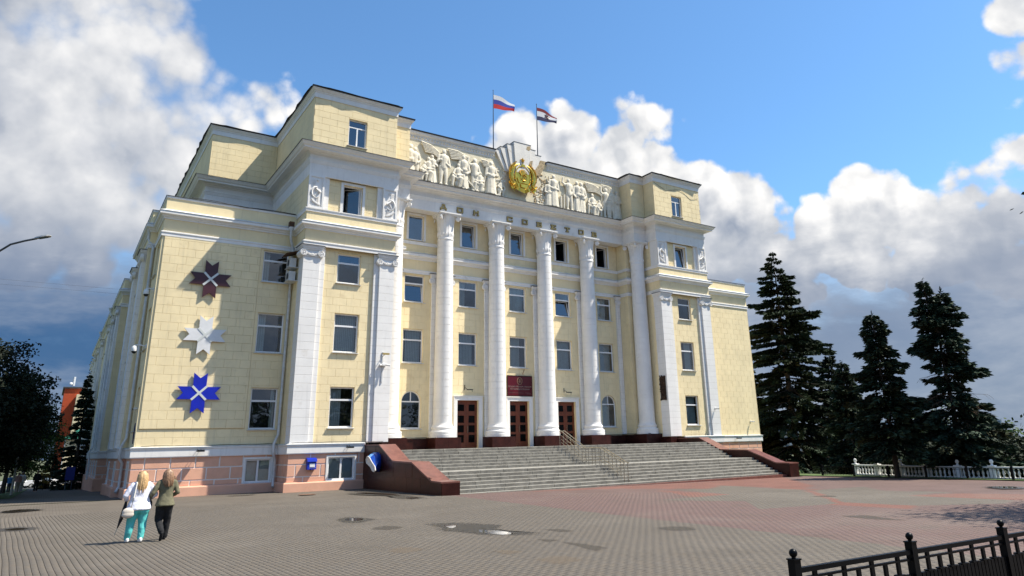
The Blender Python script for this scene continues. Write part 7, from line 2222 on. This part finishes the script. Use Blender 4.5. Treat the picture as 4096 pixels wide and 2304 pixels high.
def woman_olive(x, y, z, heading):
    e = empty('person', (x, y, z)); tag(e, 'person in olive jacket and black trousers walking away, seen from behind', 'person')
    B = Body(x, y, z, heading, 1.67)
    sk = MB('skin')
    B.blob(sk, (0.0, .02, 1.545), (.075, .092, .11)); B.limb(sk, [(0, .0, 1.36), (0, .01, 1.47)], [.06, .05]); B.blob(sk, (0, .112, 1.535), (.016, .022, .022)); B.blob(sk, (-.078, .02, 1.54), (.014, .025, .03)); B.blob(sk, (.078, .02, 1.54), (.014, .025, .03))
    B.limb(sk, [(0, .02, 1.36), (0, .02, 1.1), (0, 0, .9)], [.09, .085, .10])
    B.limb(sk, [(-.09, 0, .85), (-.09, .06, .48), (-.04, -.22, .22)], [.09, .055, .038]); B.limb(sk, [(.09, 0, .85), (.11, .10, .48), (.10, .14, .1)], [.09, .055, .038])
    B.limb(sk, [(-.18, 0, 1.35), (-.30, -.04, 1.10), (-.34, .14, 1.0)], [.045, .04, .027]); B.limb(sk, [(.18, 0, 1.35), (.25, -.04, 1.10), (.17, .16, 1.02)], [.045, .04, .027])
    hand(B, sk, (-.34, .14, 1.0), (-.3, 1, 0), 1); hand(B, sk, (.17, .16, 1.02), (-.5, .8, .1), -1)
    o = sk.build('body', e); soft(o, .012)
    jk = MB('olive')
    B.limb(jk, [(-.10, .0, 1.355), (.10, .0, 1.355)], [.085, .085])
    loft(B, jk, [(1.425, .055, .05, 0), (1.395, .145, .08, 0), (1.33, .182, .11, 0), (1.20, .178, .12, 0), (1.10, .158, .115, 0), (1.0, .168, .125, -.01), (.90, .20, .15, -.015), (.81, .23, .175, -.02), (.795, .22, .165, -.02)], pleat=.04)
    B.limb(jk, [(-.155, 0, 1.345), (-.24, -.02, 1.22), (-.30, -.04, 1.10), (-.33, .10, 1.01)], [.075, .066, .058, .048]); B.limb(jk, [(.155, 0, 1.345), (.215, -.02, 1.22), (.255, -.04, 1.10), (.19, .12, 1.03)], [.075, .066, .058, .048])
    o = jk.build('jacket', e); soft(o, .015, 5); fold(o, .020)
    tr = MB('black_cloth'); B.blob(tr, (0, -.01, .83), (.175, .14, .12))
    B.limb(tr, [(-.085, 0, .80), (-.09, .07, .47), (-.06, -.10, .30), (-.045, -.20, .22)], [.115, .088, .075, .072]); B.limb(tr, [(.085, 0, .80), (.11, .10, .47), (.105, .13, .25), (.10, .14, .09)], [.115, .09, .078, .074])
    o = tr.build('trousers', e); soft(o, .014); fold(o, .022)
    sh = MB('black_cloth'); B.limb(sh, [(-.04, -.245, .185), (-.04, -.21, .10), (-.04, -.15, .03)], [.042, .042, .036]); B.limb(sh, [(-.04, -.15, .03), (-.04, -.10, .02)], [.036, .025]); o = sh.build('shoe', e); soft(o, .012)
    sh = MB('black_cloth'); B.blob(sh, (.10, .18, .035), (.043, .12, .035)); o = sh.build('shoe', e); soft(o, .012)
    hr = MB('brown_hair'); rnd = random.Random(5); B.blob(hr, (0, -.015, 1.565), (.10, .112, .112))
    tresses(B, hr, 170, .14, .26, 5, .012)
    for k in range(6): B.limb(hr, [(.10, -.02, 1.50), (.16, -.03, 1.48 - .03 * k), (.20 + rnd.uniform(-.02, .02), -.03, 1.42 - .03 * k)], [.009, .008, .003])
    hr.build('hair', e, smooth=True)
    return B
HEAD = math.radians(4)
BA = woman_white(-1.46, -21.05, gz(0), HEAD)
BB = woman_olive(-.90, -21.12, gz(0), HEAD)
bag = empty('handbag', BA.P((-.24, -.16, .60))); tag(bag, 'beige shoulder bag hanging at the hip of the white blouse', 'bag')
b = MB('bag_beige'); BA.blob(b, (-.25, -.17, .72), (.135, .06, .105)); BA.blob(b, (-.25, -.17, .66), (.14, .065, .085)); o = b.build('pouch', bag); soft(o, .012)
b = MB('hood_rim'); 
st_ = [(-.13, -.125, 1.38), (-.15, -.16, 1.2), (-.17, -.19, 1.04)]
b.tube([BA.P(p) for p in [(-.12, .06, 1.40), (-.125, -.05, 1.42)] + st_], .020, 5); b.build('strap', bag)
b = MB('steel'); b.tube([BA.P(p) for p in [(-.17, -.19, 1.04), (-.19, -.20, .92), (-.20, -.18, .80)]], .008, 5); b.build('chain', bag)
um = empty('umbrella', BA.P((-.45, -.3, .3))); tag(um, 'folded black umbrella carried beside the beige bag, tip pointing down', 'umbrella')
b = MB('black_cloth'); b.tube([BA.P(p) for p in [(-.27, .14, 1.02), (-.30, .06, .80), (-.36, -.02, .56), (-.42, -.06, .36)]], [.014, .045, .04, .012], 8); b.build('canopy', um, smooth=True)
b = MB('steel'); b.tube([BA.P(p) for p in [(-.42, -.06, .36), (-.465, -.08, .20)]], .008, 6); b.build('tip', um)
b = MB('camera_black'); b.tube([BA.P(p) for p in [(-.27, .14, 1.02), (-.26, .17, 1.10), (-.25, .21, 1.12)]], .014, 6); b.build('handle', um)
bb = empty('dark_bag', BA.P((.2, .1, .8))); tag(bb, 'black bag carried between the two walking persons', 'bag')
b = MB('black_cloth'); BA.blob(b, (.24, .10, .86), (.07, .12, .12)); o = b.build('pouch', bb); soft(o, .014)
b = MB('black_cloth'); b.tube([BA.P(p) for p in [(.24, .0, .95), (.27, .06, 1.04), (.26, .14, 1.02)]], .012, 5); b.build('strap', bb)

def far_person(x, y, z, h, top, legs, label, hair='brown_hair', heading=0.0, stride=.1):
    e = empty('person', (x, y, z)); tag(e, label, 'person', 'people down the street')
    B = Body(x, y, z, heading, h)
    sk = MB('skin'); B.blob(sk, (0, .01, 1.54), (.078, .09, .11)); B.limb(sk, [(0, 0, 1.36), (0, 0, 1.47)], [.06, .05]); B.limb(sk, [(0, 0, 1.3), (0, 0, .9)], [.1, .1])
    for s_ in (-1, 1):
        B.limb(sk, [(s_ * .09, 0, .85), (s_ * .1, s_ * stride * .5, .48), (s_ * .1, s_ * stride, .07)], [.08, .055, .04]); B.limb(sk, [(s_ * .19, 0, 1.34), (s_ * .25, -.03, 1.08), (s_ * .24, .06, .86)], [.045, .04, .03]); hand(B, sk, (s_ * .24, .06, .86), (0, .2, -1), -s_); B.blob(sk, (s_ * .1, s_ * stride + .05, .03), (.045, .12, .035))
    o = sk.build('body', e); soft(o, .02)
    t = MB(top); B.limb(t, [(-.1, 0, 1.34), (.1, 0, 1.34)], [.09, .09])
    for zz, w in ((1.28, .2), (1.15, .19), (1.02, .19), (.90, .2)): B.blob(t, (0, 0, zz), (w, .14, .1))
    for s_ in (-1, 1): B.limb(t, [(s_ * .17, 0, 1.33), (s_ * .24, -.03, 1.1), (s_ * .245, .04, .92)], [.07, .06, .05])
    o = t.build('top', e); soft(o, .02)
    l = MB(legs); B.blob(l, (0, 0, .84), (.18, .14, .1))
    for s_ in (-1, 1): B.limb(l, [(s_ * .09, 0, .8), (s_ * .1, s_ * stride * .5, .46), (s_ * .1, s_ * stride, .1)], [.11, .085, .07])
    o = l.build('trousers', e); soft(o, .02)
    hh = MB(hair); B.blob(hh, (0, -.015, 1.57), (.092, .10, .10)); hh.build('hair', e, smooth=True)
far_person(-5.4, 38.7, gl(38.7), 1.65, 'pink_shirt', 'far_tan', 'distant person in a pink shirt under the street trees', heading=.3)
far_person(-5.15, 39.6, gl(39.6), 1.7, 'flag_white', 'far_wall', 'distant person in pale clothes beside the one in pink', heading=.2)
far_person(-4.02, 37.7, gl(37.7), 1.75, 'black_cloth', 'black_cloth', 'distant person in black walking along the pavement', heading=.1, stride=.22)
far_person(-6.0, 39.2, gl(39.2), 1.5, 'blue_light', 'car_dark', 'distant person in a light blue top by the street trees', heading=.3)

# ================================================================ down the street and across the valley
bo = empty('notice_board', (-1.7, 33.4, gl(33))); tag(bo, 'dark blue notice board on two legs beside the flank wall', 'notice board')
b = MB('blue_board'); b.box(-2.05, -1.38, 33.30, 33.36, -2.24, -1.15); b.build('panel', bo)
for x in (-1.95, -1.50):
    b = MB('pole_dark'); b.box(x - .03, x + .03, 33.37, 33.43, gl(33), -1.2); b.build('leg', bo)
pl2 = empty('street_pole', (-5.3, 23.2, gl(23))); tag(pl2, 'slim grey pole standing by the pavement under the street trees', 'pole')
b = MB('lamp_grey'); b.tube([(-5.3, 23.2, gl(23)), (-5.3, 23.2, 1), (-5.3, 23.2, 5.5)], [.08, .07, .05], 8); b.build('shaft', pl2, smooth=True)

def building(name, x0, x1, y0, y1, z0, z1, m, label, wins=(), roof='roof_metal', rh=.3, group=None, face='front'):
    e = empty(name, ((x0 + x1) / 2, (y0 + y1) / 2, z0)); tag(e, label, 'building', group)
    b = MB(m); b.box(x0, x1, y0, y1, z0, z1); w = b.build('wall', e)
    b = MB(roof); b.box(x0 - .3, x1 + .3, y0 - .3, y1 + .3, z1 + .002, z1 + rh); b.build('roof', e)
    nx, nz, ww, wh, F, L = wins if wins else (0, 0, 0, 0, None, 0)
    for i in range(nx):
        for j in range(nz):
            u = (i + .5) * L / nx; z = z0 + (j + .55) * (z1 - z0) / nz
            f = MB('far_white'); f.fbox(F, u - ww / 2 - .1, u + ww / 2 + .1, .0, .06, z - wh / 2 - .1, z + wh / 2 + .1); o = f.build('window', e)
            g = MB('far_glass'); g.fbox(F, u - ww / 2, u + ww / 2, .061, .075, z - wh / 2, z + wh / 2); g.build('pane', o)
    return e
rb_ = building('red_building', -2.6, 14, 130, 150, -6, 13.0, 'red_block', 'tall red block with rooftop antennas at the end of the street')
b = MB('cream_block'); b.box(-.5, 12, 126.0, 129.9, -6, 11.6); b.build('stair_tower', rb_)
b = MB('far_glass'); b.box(3, 6, 125.9, 125.99, 3, 10); b.build('window', rb_)
for k, (dx, h) in enumerate(((1.2, 2.0), (3.6, 2.6), (6.0, 2.2))):
    a_ = empty('antenna', (-2.6 + dx, 131, 13.2)); tag(a_, ['first mobile phone antenna from the street on the red roof', 'middle mobile phone antenna with a round dish on the red roof', 'mobile phone antenna nearest the house on the red roof'][k], 'antenna', 'antennas on the red roof')
    x = -2.6 + dx; b = MB('lamp_grey'); b.bar((x, 131, 13.2), (x, 131, 13.3 + h), .06); b.build('mast', a_)
    b = MB('far_white'); b.box(x + .1, x + .4, 130.9, 131.1, 13.6, 13.4 + h); b.build('panel', a_)
    b = MB('far_white'); b.ball((x - .3, 130.8, 14.0), (.3, .12, .3), 10, 6); b.build('dish', a_, smooth=True)
cb_ = building('cream_building', -1.65, 14, 84, 96, -6, 2.1, 'cream_block', 'low cream building with green roof before the red block')
b = MB('green_roof'); b.raw([(-2.1, 83.5, 2.3), (14.5, 83.5, 2.3), (14.5, 96.5, 2.3), (-2.1, 96.5, 2.3), (0.5, 90, 4.2), (12, 90, 4.2)], [(0, 1, 5, 4), (1, 2, 5), (2, 3, 4, 5), (3, 0, 4)]); b.build('hip_roof', cb_)
b = MB('zinc'); b.bar((-1.75, 83.9, -6), (-1.75, 83.9, 2.2), .08); b.build('drainpipe', cb_)

def car(x, y, z, heading, m, label):
    e = empty('parked_car', (x, y, z)); tag(e, label, 'car', 'cars parked across the street')
    c, s_ = math.cos(heading), math.sin(heading)
    T = lambda u, v, w: (x + u * c - v * s_, y + u * s_ + v * c, z + w)
    prof = [(-2.1, .35), (-2.15, .75), (-1.6, .95), (-1.0, 1.0), (-.45, 1.42), (.75, 1.45), (1.4, 1.02), (2.05, .9), (2.1, .35)]
    b = MB(m); n = len(prof)
    vs = [T(u, -.82 if w < 1.01 else -.66, w) for u, w in prof] + [T(u, .82 if w < 1.01 else .66, w) for u, w in prof]
    b.raw(vs, [tuple(range(n)), tuple(range(2 * n - 1, n - 1, -1))] + [(k, n + k, n + (k + 1) % n, (k + 1) % n) for k in range(n)]); b.build('body', e)
    for sd in (-1, 1):
        g = MB('far_glass'); g.raw([T(-.9, sd * .83, 1.0), T(1.2, sd * .83, 1.03), T(.7, sd * .69, 1.38), T(-.4, sd * .69, 1.36)], [(0, 1, 2, 3)]); g.build('side_window', e)
        for u in (-1.3, 1.3):
            w = MB('tyre'); p, q = Vector(T(u, sd * .62, .31)), Vector(T(u, sd * .84, .31)); w.bar(p, q, .31, 16); o = w.build('wheel', e); r_ = MB('lamp_grey'); d = (q - p).normalized(); r_.bar(q + d * .001, q + d * .012, .18, 10); r_.build('rim', o)
    g = MB('far_glass'); g.raw([T(-1.0, -.7, 1.02), T(-1.0, .7, 1.02), T(-.47, .6, 1.41), T(-.47, -.6, 1.41)], [(0, 1, 2, 3)]); g.build('windscreen', e)
    for sd in (-.6, .6):
        g = MB('far_white'); g.ball(T(-2.12, sd, .7), .1, 8, 5); g.build('headlight', e)
car(-3.6, 79.0, gl(79) - .0, .1, 'car_white', 'white car parked at the end of the pavement'); car(-6.8, 80.5, gl(80), .05, 'car_white', 'white car half hidden behind the street trees'); car(-1.6, 82.6, gl(82), .1, 'car_dark', 'dark car parked by the cream building')

# housing blocks far across the valley
def slab_block(cx, cy, w, h, z0, heading, m, label, nx, nz):
    e = empty('apartment_block', (cx, cy, z0)); tag(e, label, 'building', 'apartment blocks across the valley')
    ux, uy = math.cos(heading), math.sin(heading); F = Frame(cx - ux * w / 2, cy - uy * w / 2, ux, uy)
    b = MB(m); b.fbox(F, 0, w, -14, 0, z0, z0 + h); b.build('wall', e)
    b = MB('far_white'); b.fbox(F, -.4, w + .4, -14.4, .4, z0 + h + .01, z0 + h + .9); b.build('roof', e)
    b = MB('far_blue'); b.fbox(F, w * .4, w * .4 + 5, -9, -5, z0 + h + .91, z0 + h + 4); b.build('roof_house', e)
    for i in range(nx):
        u = (i + .5) * w / nx
        b = MB('far_blue' if i % 3 == 0 else 'far_tan'); b.fbox(F, u - w / nx * .30, u + w / nx * .30, .0, .5, z0 + 1, z0 + h - 1); b.build('balcony_column', e)
        for j in range(nz):
            g = MB('far_glass'); z = z0 + (j + .5) * h / nz; g.fbox(F, u - w / nx * .22, u + w / nx * .22, .51, .56, z - .8, z + .8); g.build('window', e)
ang = math.radians(-38)
slab_block(655, 262, 42, 27, -16, ang, 'far_wall', 'pale apartment block with a blue strip, farthest to the frame edge but one', 7, 8)
slab_block(560, 300, 60, 27, -16, ang, 'far_wall', 'pale apartment block seen between the spruces', 9, 8)
slab_block(696, 212, 26, 33, -16, ang, 'far_tan', 'brownish tower block at the frame edge across the valley', 4, 9)
slab_block(470, 330, 50, 24, -16, ang, 'far_wall', 'pale apartment block half hidden by the broad spruce', 8, 8)
wb = building('white_hall', 88, 104, 2, 14, -12, -5.2, 'far_white', 'low hall with a bright white roof below the square', roof='far_white', rh=.4)
